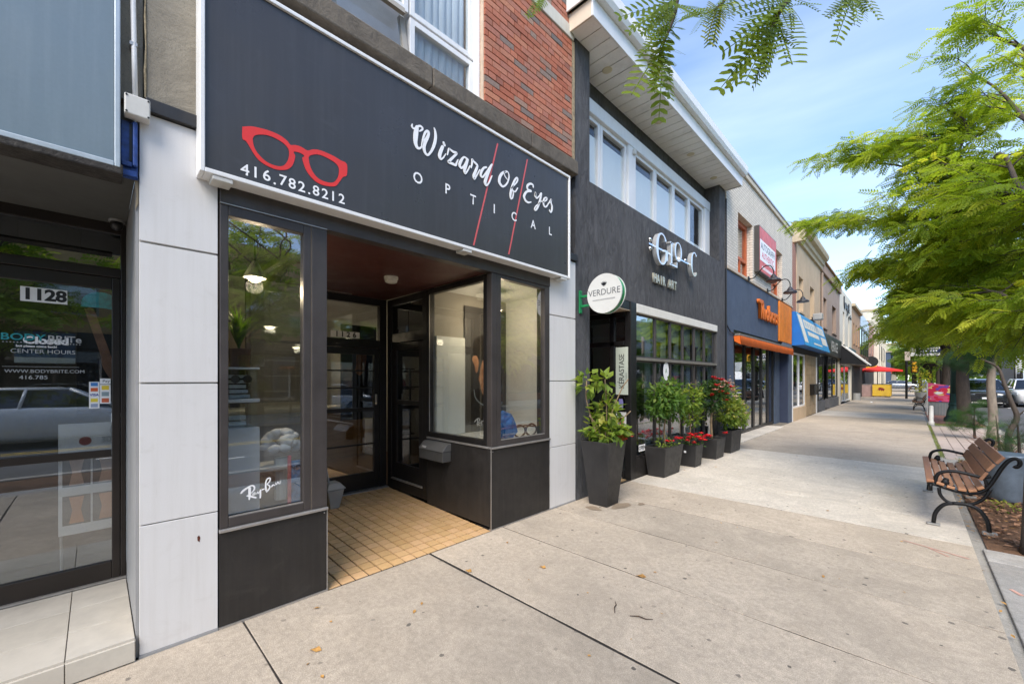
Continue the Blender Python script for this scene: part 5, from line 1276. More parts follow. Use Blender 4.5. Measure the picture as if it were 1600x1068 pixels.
M_orange = pm('orange_paint', (0.62, 0.14, 0.012), 0.5, var=0.15, scale=5, streak=0.2)
M_oframe = pm('orange_frame', (0.46, 0.10, 0.025), 0.5, var=0.15, scale=6)
y0, y1 = 9.985, 17.34
box('lower_wall', M_slate, tb, -0.30, -0.004, y0+0.08, y1, 2.70, 4.045)
box('left_pier', M_slate, tb, -0.6, -0.004, y0+0.08, 10.62, 0.0, 2.699)
box('right_pier', M_slate, tb, -0.9, -0.004, 16.75, y1, 0.0, 2.699)
box('recess_flank', M_slate_shade, tb, -0.9, -0.02, 16.70, 16.748, 0.0, 2.699)
box('sill_course', pm('buff_sill', (0.50, 0.42, 0.32), 0.8, var=0.15), tb, -0.30, 0.03, y0+0.08, y1, 4.05, 4.115, 0.008)
w1, w2 = (10.95, 12.25), (14.3, 15.75)
for (a, b) in ((y0+0.08, w1[0]), (w1[1], w2[0]), (w2[1], y1)): box('upper_wall', M_wbrick, tb, -0.40, 0.0, a, b, 4.117, 5.60)
box('upper_wall', M_wbrick, tb, -0.40, 0.0, y0+0.08, y1, 5.601, 6.60)
box('coping', pm('buff_coping', (0.52, 0.46, 0.36), 0.8, var=0.12, streak=0.3), tb, -0.40, 0.05, y0+0.06, y1, 6.602, 6.73, 0.01)
box('parapet_flashing', M_trim, tb, -0.40, 0.07, y0+0.06, y1, 6.732, 6.78, 0.005)
for (a, b) in (w1, w2):
    f = window(tb, 'window', 'x', a, b, 4.118, 5.598, 0.11, M_oframe, M_wglass, -0.14, 0.09)
    box('transom', M_oframe, f, -0.23, -0.13, a+0.11, b-0.11, 4.58, 4.66); box('mullion', M_oframe, f, -0.23, -0.13, (a+b)/2-0.03, (a+b)/2+0.03, 4.23, 4.58)
    box('shade', pm('beige_shade', (0.40, 0.36, 0.30), 0.8), f, -0.36, -0.35, a+0.1, b-0.3, 4.2, 5.2)
box('roof', M_dark, tb, -8.0, -0.4, y0+0.08, y1, 6.5, 6.6); box('back_room', pm('cafe_wall', (0.22, 0.2, 0.18), 0.8), tb, -5.0, -4.9, 10.1, 17.3, 0, 2.7)
box('cafe_floor', pm('cafe_floor', (0.2, 0.17, 0.13), 0.6), tb, -4.9, -0.01, 10.62, 16.7, -0.03, 0.006); box('cafe_ceiling', M_dark, tb, -4.9, -0.30, 10.62, 16.7, 2.70, 2.75)
MB().tube([(0.02, 9.99, 0.3), (0.02, 9.99, 5.6)], 0.018, 8).build('downpipe', M_black, tb)
MB().tube([(0.02, 10.03, 2.75), (0.03, 10.25, 2.62), (0.02, 10.6, 2.60)], 0.015, 6).build('cable', M_black, tb)
box('opening_header', M_black, tb, -0.30, -0.02, 10.62, 16.70, 2.56, 2.698)
# folding glazed doors
xs = [11.7, 12.7, 13.62, 14.5, 15.3, 16.05]
for k in range(5):
    f = window(tb, 'folding_door', 'x', xs[k], xs[k+1]-0.01, 0.02, 2.55, 0.085, M_black, M_bluegl, -0.30, 0.06)
box('white_post', M_wframe, tb, -0.35, -0.25, 11.35, 11.5, 0.0, 2.55, 0.005)
box('bay_wall', M_slate, tb, -0.40, -0.28, 10.62, 11.35, 0.0, 2.55); box('bay_wall', M_slate, tb, -0.40, -0.26, 16.07, 16.70, 0.0, 2.55)
box('door_step', M_conc_l, tb, -0.30, 0.15, 10.65, 15.2, -0.02, 0.028, 0.006)
aw = thing('orange_awning', 'rolled orange awning valance over the blue shopfront', 'awning', (0, 13.6, 2.2))
box('cassette', pm('taupe_metal', (0.20, 0.17, 0.15), 0.5, 0.3), aw, 0.0, 0.14, 10.60, 16.68, 2.545, 2.60, 0.01)
mb = MB(); n = 24; top = []; 
for k in range(n+1):
    yy = 10.62 + 6.04*k/n; top.append((0.145 + 0.006*math.sin(k*1.7), yy, 2.543)); 
bot = [(0.16 + 0.016*math.sin(k*2.1), 10.62 + 6.04*k/n, 2.335 + 0.006*math.sin(k*1.3)) for k in range(n+1)]
m = n+1
back = [(p[0]-0.012, p[1], p[2]) for p in top] + [(p[0]-0.012, p[1], p[2]) for p in bot]
mb.add(top+bot+back, [(k, k+1, m+k+1, m+k) for k in range(n)] + [(2*m+k, 3*m+k, 3*m+k+1, 2*m+k+1) for k in range(n)] + [(m+k, m+k+1, 3*m+k+1, 3*m+k) for k in range(n)])
mb.build('valance', pm('orange_canvas', (0.72, 0.135, 0.010), 0.75, var=0.08, scale=4), aw, smooth=True)
mb = MB(); mb.prism([(0.0, 2.543), (0.135, 2.543), (0.15, 2.34), (0.02, 2.42)], 'y', 10.60, 10.615).build('end_flap', MATS['orange_canvas'], aw)
ol = thing('raised_orange_lettering', 'raised orange name letters on the slate blue wall', 'sign', (0.02, 13.8, 3.2))
yy = 12.62
for ch, adv, sz in (('T', 0.36, 0.68), ('h', 0.36, 0.60), ('o', 0.34, 0.60), ('b', 0.36, 0.60), ('o', 0.34, 0.60), ('r', 0.26, 0.60), ('s', 0.30, 0.60)):
    text_mesh(ch, sz, M_orange, 'letter', ol, (0.045, yy, 3.22), depth=0.07, bold=0.022, align='LEFT', valign='BOTTOM_BASELINE', sx=0.98)
    yy += adv
opn = thing('blank_orange_sign', 'plain orange square panel beside the raised orange letters', 'sign', (0.02, 16.0, 2.74))
box('panel', pm('orange_panel_paint', (0.66, 0.19, 0.015), 0.6, var=0.2, scale=3, bmp=0.2), opn, 0.0, 0.05, 15.15, 16.98, 2.73, 4.00, 0.01)
box('lower_strip', pm('blue_grey_strip', (0.12, 0.15, 0.19), 0.6), opn, 0.0, 0.04, 15.6, 16.98, 2.62, 2.725)
bs = thing('autograph_box_sign', 'red and white box sign hung on the white painted brick', 'sign', (0.1, 13.3, 4.4))
box('casing', pm('dark_sign_casing', (0.05, 0.045, 0.04), 0.5), bs, 0.002, 0.125, 12.38, 14.28, 4.40, 5.64, 0.005)
box('red_border', pm('faded_red_print', (0.60, 0.12, 0.11), 0.5, var=0.2, scale=3), bs, 0.126, 0.131, 12.41, 14.25, 4.43, 5.61)
box('white_field', M_whiteprint, bs, 0.132, 0.134, 12.43, 14.12, 4.72, 5.28)
text_mesh('AUTOGRAPH', 0.26, M_dg, 'lettering', bs, (0.1355, 13.28, 5.12), sx=0.98, bold=0.003); text_mesh('AUTHENTIC', 0.25, M_red, 'lettering', bs, (0.1355, 13.28, 4.88), sx=0.98, bold=0.004)
for k in range(12): box('print_stroke', M_whiteprint, bs, 0.132, 0.1335, 12.62+0.115*k, 12.69+0.115*k, 4.51, 4.59)
for k, (ly, lab) in enumerate(((11.70, 'black gooseneck lamp nearest the grey salon'), (13.65, 'black gooseneck lamp below the red and white box sign'), (15.53, 'black gooseneck lamp above the orange square panel'))):
    t = thing('gooseneck_lamp', lab, 'lamp', (0.0, ly, 4.08), 'gooseneck lamps over the blue shopfront')
    box('wall_plate', M_black, t, 0.03, 0.06, ly-0.05, ly+0.05, 4.03, 4.14, 0.004)
    MB().tube(cat_rom([(0.05, ly, 4.08), (0.16, ly, 4.09), (0.27, ly, 4.22), (0.40, ly, 4.34), (0.52, ly, 4.33), (0.585, ly, 4.22), (0.59, ly, 4.10)], 4), 0.013, 8).build('arm', M_black, t, smooth=True)
    MB().lathe([(0.165, 3.935), (0.17, 3.95), (0.15, 3.985), (0.085, 4.02), (0.05, 4.08), (0.03, 4.11)], (0.59, ly, 0), 20).build('lamp_shade', pm('lamp_black', (0.03, 0.03, 0.032), 0.4, 0.4), t)

# ------------------------------------------------------------------ buildings farther along the row
M_beige = pm('beige_render', (0.50, 0.37, 0.24), 0.85, var=0.12, scale=1.5, streak=0.3, grime=(0.33, 0.26, 0.18), bmp=0.2)
M_mauve = pm('mauve_brown_render', (0.33, 0.245, 0.19), 0.85, var=0.10, scale=1.5, streak=0.2, bmp=0.2)
M_cream2 = pm('cream_render', (0.62, 0.57, 0.47), 0.85, var=0.08, scale=1.2, streak=0.25)
M_tan = pm('tan_brick', (0.42, 0.26, 0.15), 0.85, var=0.15, scale=2, streak=0.2)
M_sand = pm('sandstone_cornice', (0.47, 0.38, 0.25), 0.8, var=0.15, scale=4, streak=0.3)
def facade(b, y0, y1, ztop, z0, mat, wins, depth=0.35, zwb=4.1, zwt=5.42, fmat=None, sillmat=None, blind=True):
    """upper wall with real openings and a framed window in each"""
    ys_ = [y0] + [v for w_ in wins for v in w_] + [y1]
    for k in range(0, len(ys_), 2): box('wall', mat, b, -depth, 0.0, ys_[k], ys_[k+1], zwb, zwt)
    box('wall', mat, b, -depth, 0.0, y0, y1, z0, zwb-0.001); box('wall', mat, b, -depth, 0.0, y0, y1, zwt+0.001, ztop)
    for (a, c) in wins:
        f = window(b, 'window', 'x', a, c, zwb, zwt, 0.07, fmat or M_wframe, M_wglass, -0.16, 0.06)
        box('meeting_rail', fmat or M_wframe, f, -0.21, -0.15, a+0.07, c-0.07, (zwb+zwt)/2-0.02, (zwb+zwt)/2+0.02)
        if blind: box('blind', M_blind, f, -0.30, -0.295, a+0.05, c-0.05, zwb+0.35, zwt)
        box('sill', sillmat or mat, b, -0.14, 0.06, a-0.06, c+0.06, zwb-0.09, zwb-0.002, 0.008)
    box('roof', M_dark, b, -9.0, -depth, y0, y1, ztop-0.3, ztop-0.2)
    box('side_fill', M_dark, b, -9.0, -4.0, y0, y1, 0.0, ztop-0.3)
# beige with cornice
b5 = thing('beige_cornice_building', 'beige rendered shop with heavy sandstone cornice', 'building', (0, 20.8, 0))
box('brick_strip', M_rbrick, b5, -0.35, -0.02, 17.36, 18.14, 2.9, 6.45)
facade(b5, 18.15, 23.68, 6.60, 3.9, M_beige, [(18.55, 19.45), (20.95, 22.0)])
cp = [(0.0, 6.60), (0.08, 6.62), (0.10, 6.74), (0.16, 6.78), (0.18, 6.92), (0.30, 6.98), (0.34, 7.10), (0.34, 7.20), (-0.35, 7.22), (-0.35, 6.60)]
MB().prism(cp, 'y', 17.95, 23.70).build('cornice', M_sand, b5)
box('end_block', M_sand, b5, -0.1, 0.30, 17.78, 17.94, 6.5, 7.24, 0.02)
box('stall_riser', M_beige, b5, -0.25, 0.0, 17.5, 20.1, 0.0, 0.45); f = window(b5, 'shopfront_window', 'x', 17.5, 20.1, 0.452, 2.5, 0.06, M_wframe, M_glass_d, -0.05, 0.06)
box('mullion', M_wframe, f, -0.1, -0.04, 18.85, 18.9, 0.5, 2.45)
M_tstone = pm('buff_stone_tile', (0.38, 0.27, 0.155), 0.6, var=0.25, scale=3)
for k in range(6): box('stone_tile', M_tstone, b5, -0.9, -0.02, 20.12, 22.6, 0.42*k+0.004, 0.42*k+0.416, 0.004)
box('edge_post', M_wframe, b5, -0.08, 0.0, 22.62, 22.80, 0.0, 2.5); box('left_post', M_wframe, b5, -0.08, 0.0, 17.36, 17.49, 0.0, 2.5)
box('shop_header', M_dark, b5, -0.3, -0.01, 17.36, 23.68, 2.51, 3.89)
mx5 = thing('black_wall_mailbox', 'black mailbox on the buff stone pier under the blue awning', 'mailbox', (0, 21.4, 0.9))
MB().prism([(21.0, 1.25), (21.9, 1.25), (21.82, 0.85), (21.08, 0.85)], 'x', -0.018, 0.14).build('body', M_black, mx5, 0.01)
box('lid', M_black, mx5, -0.018, 0.17, 20.97, 21.93, 1.252, 1.31, 0.01)
a5 = thing('blue_shop_awning', 'bright blue sloped awning with white print panels', 'awning', (0, 20.6, 2.7))
M_bluec = pm('blue_canvas', (0.008, 0.13, 0.44), 0.5, var=0.08, scale=3)
M_bluec2 = pm('sky_blue_canvas', (0.015, 0.24, 0.52), 0.5, var=0.08, scale=3)
ya, yb = 17.30, 23.50
MB().hexa([(0.0,ya,2.72),(0.38,ya,2.72),(0.38,yb,2.72),(0.0,yb,2.72)], [(0.0,ya,3.92),(0.09,ya,3.92),(0.09,yb,3.92),(0.0,yb,3.92)]).build('hood', M_bluec, a5)
def on_slope(s, t, lift): return (0.09 + 0.29*(1-t) + lift*0.97, ya + (yb-ya)*s, 2.72 + 1.2*t + lift*0.45)
def slope_patch(name, mat, s0, s1, t0, t1, lift, skew=0.0):
    MB().add([on_slope(s0, t0, lift), on_slope(s1, t0, lift), on_slope(s1+skew, t1, lift), on_slope(s0+skew, t1, lift)], [(0,1,2,3)]).build(name, mat, a5)
slope_patch('front_cloth', M_bluec2, 0.0, 1.0, 0.0, 1.0, 0.006)
slope_patch('print_panel', pm('pale_print', (0.60, 0.58, 0.52), 0.6, var=0.1), 0.03, 0.14, 0.1, 0.95, 0.010)
slope_patch('print_panel', MATS['pale_print'], 0.17, 0.94, 0.58, 0.86, 0.010); slope_patch('print_panel', MATS['pale_print'], 0.22, 0.64, 0.36, 0.50, 0.010); slope_patch('print_panel', MATS['pale_print'], 0.72, 0.96, 0.22, 0.50, 0.010); slope_patch('print_line', MATS['pale_print'], 0.34, 0.68, 0.12, 0.17, 0.010)
up5 = (Vector(on_slope(0,1,0))-Vector(on_slope(0,0,0))).normalized()
for k in range(9): slope_patch('print_stroke', pm('print_blue', (0.30, 0.42, 0.50), 0.5), 0.21+0.08*k, 0.245+0.08*k, 0.64, 0.80, 0.013)
fl5 = thing('flood_light', 'small dark flood light above the blue awning', 'lamp', (0, 21.0, 4.0))
box('housing', M_grey, fl5, 0.10, 0.42, 20.85, 21.2, 3.98, 4.24, 0.03); box('arm', M_black, fl5, 0.0, 0.12, 20.98, 21.06, 4.06, 4.12)
# mauve
b6 = thing('mauve_brown_building', 'mauve brown rendered building with dark shop sign band', 'building', (0, 27.4, 0))
facade(b6, 23.72, 30.95, 6.55, 3.75, M_mauve, [(24.25, 25.7), (27.75, 29.35)], zwb=4.05, zwt=5.5, fmat=pm('brown_frame', (0.14, 0.085, 0.06), 0.6), blind=False)
box('parapet_band', pm('brown_band', (0.32, 0.21, 0.15), 0.8, var=0.1), b6, -0.35, 0.10, 23.72, 30.95, 6.56, 7.02, 0.02); box('parapet_cap', M_tan, b6, -0.35, 0.18, 23.72, 30.95, 7.022, 7.10, 0.01)
MB().tube([(0.06, 23.75, 3.8), (0.06, 23.75, 6.5)], 0.05, 8).build('downpipe', M_mauve, b6)
box('sign_band', M_blackpanel, b6, -0.3, 0.10, 23.72, 30.95, 2.75, 3.74, 0.01)
text_mesh('VERAGE', 0.75, M_lgrey, 'lettering', b6, (0.112, 27.6, 3.2), bold=0.01)
for (a, c) in ((23.8, 25.4), (26.9, 28.6), (28.7, 30.8)):
    window(b6, 'shopfront_window', 'x', a, c, 0.5, 2.72, 0.07, M_black, M_glass_d, -0.08, 0.06); box('stall_riser', pm('grey_riser', (0.12, 0.12, 0.125), 0.6), b6, -0.2, -0.02, a, c, 0.0, 0.498)
box('shop_back', M_dark, b6, -1.4, -1.3, 23.8, 30.9, 0.0, 2.74); window(b6, 'shop_door', 'x', 25.5, 26.8, 0.02, 2.72, 0.12, M_black, M_glass_d, -0.5, 0.06)
# white
b7 = thing('cream_script_building', 'cream building with dark script letters near its roof', 'building', (0, 34.5, 0))
facade(b7, 31.0, 38.0, 7.05, 3.6, M_cream2, [(32.6, 33.5), (35.6, 36.5)], zwb=3.75, zwt=5.75, fmat=M_greyclad, blind=False)
strokes_mesh([[(33.0,6.75,0.1),(33.1,6.2,0.14),(33.5,6.05,0.1),(33.75,6.4,0.08),(33.95,6.1,0.1),(34.25,6.4,0.08),(34.4,6.05,0.1),(34.8,6.35,0.08),(34.75,5.8,0.1),(34.5,5.7,0.08)], [(36.2,5.75,0.09),(36.6,5.85,0.12),(37.1,5.7,0.09)]], lambda a, b: (0.01, a, b), (1,0,0), 0.05, 'script_lettering', M_black, b7)
text_mesh('&', 0.95, M_black, 'lettering', b7, (0.05, 35.6, 6.25), depth=0.05)
window(b7, 'shopfront_window', 'x', 31.6, 34.2, 0.1, 2.5, 0.09, M_wframe, M_glass_d, -0.06, 0.06); window(b7, 'shop_door', 'x', 34.3, 37.6, 0.05, 2.5, 0.09, M_wframe, M_glass_d, -0.06, 0.06)
box('shop_header', M_cream2, b7, -0.3, 0.0, 31.0, 38.0, 2.51, 3.59); box('shop_back', M_dark, b7, -1.4, -1.3, 31.0, 38.0, 0.0, 2.5); box('end_pier', M_cream2, b7, -0.3, 0.0, 37.61, 38.0, 0, 2.5); box('end_pier', M_cream2, b7, -0.3, 0.0, 31.0, 31.59, 0, 2.5)
a7 = thing('black_shop_awning', 'black sloping awning with pale edge on the cream building', 'awning', (0, 31.8, 2.4))
MB().hexa([(0.0,30.98,2.45),(1.25,30.98,2.35),(1.25,33.4,2.35),(0.0,33.4,2.45)], [(0.0,30.98,3.55),(0.06,30.98,3.55),(0.06,33.4,3.55),(0.0,33.4,3.55)]).build('cloth', M_black, a7)
MB().tube([(0.08,33.42,3.56),(1.28,33.42,2.36)], 0.05, 6).build('pale_edge', M_lgrey, a7); MB().tube([(0.08,30.97,3.56),(1.28,30.97,2.36)], 0.04, 6).build('pale_edge', M_lgrey, a7)
s7 = thing('teal_fascia_sign', 'dark teal fascia sign beyond the black awning', 'sign', (0, 36, 2.6))
box('panel', pm('teal_panel', (0.03, 0.10, 0.13), 0.5, var=0.2), s7, 0.0, 0.25, 33.9, 37.9, 2.55, 3.55, 0.02)
for k in range(5): box('print_stroke', M_lgrey, s7, 0.252, 0.26, 34.4+0.62*k, 34.75+0.62*k, 2.9, 3.2)
# tan, modern, pink, end block
b8 = thing('tan_brick_building', 'tan brick building with small dark upper windows', 'building', (0, 41.2, 0))
facade(b8, 38.05, 44.6, 6.75, 3.3, M_tan, [(39.2, 40.0), (41.1, 41.9), (43.1, 43.9)], zwb=4.2, zwt=5.7, fmat=M_dark, blind=False)
box('cornice', M_sand, b8, -0.3, 0.2, 38.05, 44.6, 6.76, 7.0, 0.03); box('shop_front', M_dark, b8, -0.3, 0.02, 38.05, 44.6, 0.0, 2.5); box('sign_band', pm('brown_sign', (0.11, 0.06, 0.035), 0.6), b8, -0.2, 0.55, 38.6, 44.4, 2.52, 3.28, 0.02)
MB().prism([(40.3, 2.8), (41.0, 3.02), (42.0, 2.82), (41.2, 3.12), (41.6, 2.7)], 'x', 0.551, 0.57).build('bird_mark', M_lgrey, b8)
MB().lathe([(0.25, 0), (0.25, 0.5)], (0.2, 38.6, 0), 12).build('door_planter', M_grey, b8)
b9 = thing('modern_glass_building', 'modern building with tall green glazing and pale metal top', 'building', (0, 49.5, 0))
box('wall', pm('pale_metal_panel', (0.42, 0.46, 0.52), 0.4, 0.2), b9, -0.4, 0.05, 44.65, 54.3, 6.0, 7.1)
for k in range(4): window(b9, 'tall_window', 'x', 44.7+k*2.4, 47.0+k*2.4, 3.2, 5.98, 0.12, M_black, M_glass_d, 0.02, 0.1)
box('shop_front', M_dark, b9, -0.4, 0.0, 44.65, 54.3, 0.0, 3.18); box('behind', pm('green_dark', (0.05, 0.09, 0.06), 0.7), b9, -2.0, -1.9, 44.7, 54.3, 3.2, 6.0)
b9s = thing('round_projecting_shop_sign', 'dark round projecting sign beyond the tan building', 'sign', (0.3, 46, 2.7))
MB().lathe([(0.45, 45.9), (0.45, 46.1)], (0.65, 0, 3.0), 20, 'y').build('disc', M_blackpanel, b9s); box('arm', M_black, b9s, 0.0, 0.3, 45.97, 46.03, 2.98, 3.03); box('yellow_plate', pm('sign_yellow', (0.6, 0.42, 0.03), 0.5), b9s, 0.2, 0.9, 47.9, 48.0, 2.4, 2.95); box('arm', M_black, b9s, 0.0, 0.2, 47.93, 47.97, 2.6, 2.65)
b10 = thing('pink_brick_building', 'pinkish brick building beside the corner block', 'building', (0, 59, 0))
facade(b10, 54.35, 63.0, 7.4, 3.2, pm('pink_brick', (0.40, 0.23, 0.17), 0.85, var=0.12), [(56, 57.4), (60, 61.4)], zwb=4.2, zwt=5.9, blind=False); box('shop_front', M_dark, b10, -0.3, 0.0, 54.35, 63.0, 0, 3.19)
b11 = thing('cream_corner_block', 'tall cream corner block at the end of the row', 'building', (0, 74, 0))
box('wall', M_cream2, b11, -12.0, 0.35, 63.05, 84.0, 0.0, 9.4, 0.02); box('cornice', M_sand, b11, -12.1, 0.5, 63.0, 84.1, 9.41, 9.7, 0.03)
for k in range(6):
    for zz in (3.9, 6.6): window(b11, 'window', 'x', 64.5+k*3.2, 66.3+k*3.2, zz, zz+1.8, 0.1, M_dark, M_glass_d, 0.40, 0.05)
for k in range(5): MB().box(0.352, 0.45, 63.1+k*4.2, 63.6+k*4.2, 0.0, 9.3).build('pilaster', M_cream2, b11)
# ------------------------------------------------------------------ foliage helpers
def norm(a): return a / np.maximum(np.linalg.norm(a, axis=-1, keepdims=True), 1e-9)
def quads_mesh(name, V, F, mat, off=(0,0,0), tone=None):
    V = np.asarray(V, np.float32) - np.asarray(off, np.float32); F = np.asarray(F, np.int32)
    me = bpy.data.meshes.new(name)
    me.vertices.add(len(V)); me.vertices.foreach_set('co', V.ravel())
    me.loops.add(F.size); me.loops.foreach_set('vertex_index', F.ravel())
    me.polygons.add(len(F)); me.polygons.foreach_set('loop_start', np.arange(0, F.size, 4, dtype=np.int32))
    me.polygons.foreach_set('loop_total', np.full(len(F), 4, np.int32)) if hasattr(me.polygons[0], 'loop_total') and False else None
    me.update(calc_edges=True); me.validate()
    if tone is not None:
        at = me.attributes.new('tone', 'FLOAT', 'FACE'); at.data.foreach_set('value', np.asarray(tone, np.float32))
    me.materials.append(mat)
    return me
def scatter(name, mat, parent, tv, tf, pos, fwd, nrm, scale, tone):
    """leaf template copied to every point, as one crown mesh. template: x forward, y side, z normal"""
    pos, fwd, nrm = map(lambda a: np.asarray(a, float), (pos, fwd, nrm))
    f = norm(fwd); s = norm(np.cross(nrm, f)); n = np.cross(f, s)
    tv = np.asarray(tv, float); tf = np.asarray(tf, int)
    sc_ = np.asarray(scale, float)[:, None, None]
    V = pos[:, None, :] + sc_*(tv[None, :, 0:1]*f[:, None, :] + tv[None, :, 1:2]*s[:, None, :] + tv[None, :, 2:3]*n[:, None, :])
    k = len(pos); F = (tf[None] + (np.arange(k)*len(tv))[:, None, None]).reshape(-1, 4)
    off = ORG.get(parent.name, (0,0,0)) if parent is not None else (0,0,0)
    me = quads_mesh(name, V.reshape(-1, 3), F, mat, off, np.repeat(np.asarray(tone), len(tf)))
    o = bpy.data.objects.new(name, me); COL.objects.link(o)
    if parent is not None: o.parent = parent; ORG[o.name] = off
    return o
def compound(n, L=0.20, W_=0.085, ang=62, droop=0.10):
    v = []; f = []
    for i in range(n):
        x = (i+0.6)/n; l = L*(0.75+0.5*math.sin(math.pi*(0.15+0.8*x)))
        for sgn in (-1, 1):
            a = R(ang)*(1 - 0.35*x); b = len(v)
            dx, dy = math.cos(a), sgn*math.sin(a); z0 = -droop*x*x
            px, py = -dy, dx
            v += [(x, 0, z0), (x+dx*l*0.5+px*W_*0.5, dy*l*0.5+py*W_*0.5, z0+0.012), (x+dx*l, dy*l, z0-0.03), (x+dx*l*0.5-px*W_*0.5, dy*l*0.5-py*W_*0.5, z0+0.012)]
            f.append((b, b+1, b+2, b+3))
    b = len(v); v += [(0, -0.006, 0), (0, 0.006, 0), (1, 0.004, -droop), (1, -0.004, -droop)]; f.append((b, b+1, b+2, b+3))
    return v, f
BROAD = ([(0,0,0),(0.3,0.26,0.06),(0.65,0.24,0.04),(1,0,-0.10),(0.65,-0.24,0.04),(0.3,-0.26,0.06),(0.5,0,-0.01)], [(0,1,2,6),(6,2,3,3),(0,6,4,5),(6,3,4,4)])
BROAD = ([(0,0,0),(0.35,0.30,0.07),(0.72,0.20,0.03),(1,0,-0.10),(0.72,-0.20,0.03),(0.35,-0.30,0.07),(0.5,0,-0.02)], [(0,6,2,1),(6,3,3,2),(0,5,4,6),(6,4,3,3)])
BROAD = ([(0,0,0),(0.32,0.28,0.07),(0.5,0,-0.02),(0.32,-0.28,0.07),(0.72,0.22,0.02),(1,0,-0.12),(0.72,-0.22,0.02),(0.5,0,-0.02)], [(0,2,1,0),(0,3,2,0),(2,5,4,1),(2,3,6,5)])
BROAD = ([(0,0,0),(0.45,0.30,0.07),(1,0,-0.10),(0.45,-0.30,0.07),(0.5,0,-0.03),(0.02,0.02,0),(0.02,-0.02,0)], [(0,4,1,5),(4,2,2,1),(0,6,3,4),(4,3,2,2)])
LEAF = ([(0,0.01,0),(0.45,0.27,0.06),(1,0.006,-0.10),(0.5,0.004,-0.03),(0,-0.01,0),(0.45,-0.27,0.06),(1,-0.006,-0.10),(0.5,-0.004,-0.03)], [(0,3,2,1),(4,5,6,7)])
def rdir(r, n, up=0.0):
    a = r.normal(size=(n, 3)); a[:, 2] += up
    return norm(a)
def oval_compound(n, L, W_, ang=58, droop=0.12):
    v = []; f = []
    for i in range(n):
        x = (i+0.6)/n; l = L*(0.8+0.4*math.sin(math.pi*(0.15+0.8*x)))
        for sgn in (-1, 1):
            a = R(ang)*(1 - 0.35*x); b = len(v); dx, dy = math.cos(a), sgn*math.sin(a); z0 = -droop*x*x; px, py = -dy, dx
            q = lambda s_, w_: (x+dx*l*s_+px*W_*w_, dy*l*s_+py*W_*w_, z0+0.02*s_*(1-s_))
            v += [q(0, 0), q(0.28, 0.46), q(0.72, 0.44), q(1, 0), q(0.72, -0.44), q(0.28, -0.46)]
            f += [(b, b+1, b+2, b+3), (b, b+3, b+4, b+5)]
    b = len(v); v += [(0, -0.006, 0), (0, 0.006, 0), (1, 0.004, -droop), (1, -0.004, -droop)]; f.append((b, b+1, b+2, b+3))
    return v, f
def bushy(name, parent, mat, blobs, dens, size, seed, up=0.25, tone0=0.35):
    """leaves through the volume of several blobs (cx,cy,cz,rx,ry,rz), thinner in the middle"""
    r = np.random.default_rng(seed); P = []; Fw = []; Nn = []; S = []; T = []
    for (cx, cy, cz, rx, ry, rz) in blobs:
        n = int(dens*rx*ry*rz*4.2)
        d = rdir(r, n); rad = r.uniform(0.25, 1.0, n)**0.45 * (1 + 0.22*np.sin(d[:, 0]*5+d[:, 1]*7+seed))
        p = np.array([cx, cy, cz]) + d*rad[:, None]*np.array([rx, ry, rz])
        P.append(p); Fw.append(norm(d*0.8 + rdir(r, n)*0.7 + np.array([0, 0, -0.15]))); Nn.append(norm(d*0.5 + rdir(r, n)*0.5 + np.array([0, 0, 0.8])))
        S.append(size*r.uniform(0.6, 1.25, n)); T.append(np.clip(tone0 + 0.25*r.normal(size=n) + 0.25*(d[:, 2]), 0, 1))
    return scatter(name, mat, parent, *LEAF, np.concatenate(P), np.concatenate(Fw), np.concatenate(Nn), np.concatenate(S), np.concatenate(T))
def flower(mb, c, s, r):
    for k in range(5):
        a = k*1.256 + r.uniform(0, 1); u = Vector((math.cos(a), math.sin(a), r.uniform(0.1, 0.6))); v = Vector((-math.sin(a), math.cos(a), 0.2))
        c_ = Vector(c)
        mb.add([c_, c_+u*s*0.6+v*s*0.35, c_+u*s, c_+u*s*0.6-v*s*0.35], [(0,1,2,3)])
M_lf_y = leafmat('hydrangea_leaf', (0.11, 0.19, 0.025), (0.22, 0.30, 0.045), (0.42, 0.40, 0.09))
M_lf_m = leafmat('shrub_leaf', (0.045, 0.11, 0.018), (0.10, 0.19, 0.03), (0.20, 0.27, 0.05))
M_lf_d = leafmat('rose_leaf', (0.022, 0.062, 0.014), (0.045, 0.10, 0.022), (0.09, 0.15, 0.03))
M_redfl = pm('red_petal', (0.62, 0.015, 0.02), 0.5, var=0.25, scale=30)
M_pinkfl = pm('peach_petal', (0.68, 0.34, 0.26), 0.6, var=0.25, scale=30)
M_crmfl = pm('cream_panicle', (0.72, 0.55, 0.38), 0.7, var=0.3, scale=30)
M_stem = pm('woody_stem', (0.20, 0.14, 0.08), 0.8, var=0.25, scale=20)
M_pot = pm('charcoal_planter', (0.020, 0.019, 0.019), 0.5, var=0.22, scale=6, streak=0.2, grime=(0.05, 0.045, 0.04), bmp=0.1)
M_soil = pm('potting_soil', (0.04, 0.028, 0.02), 0.95, var=0.5, scale=60, bmp=0.8)
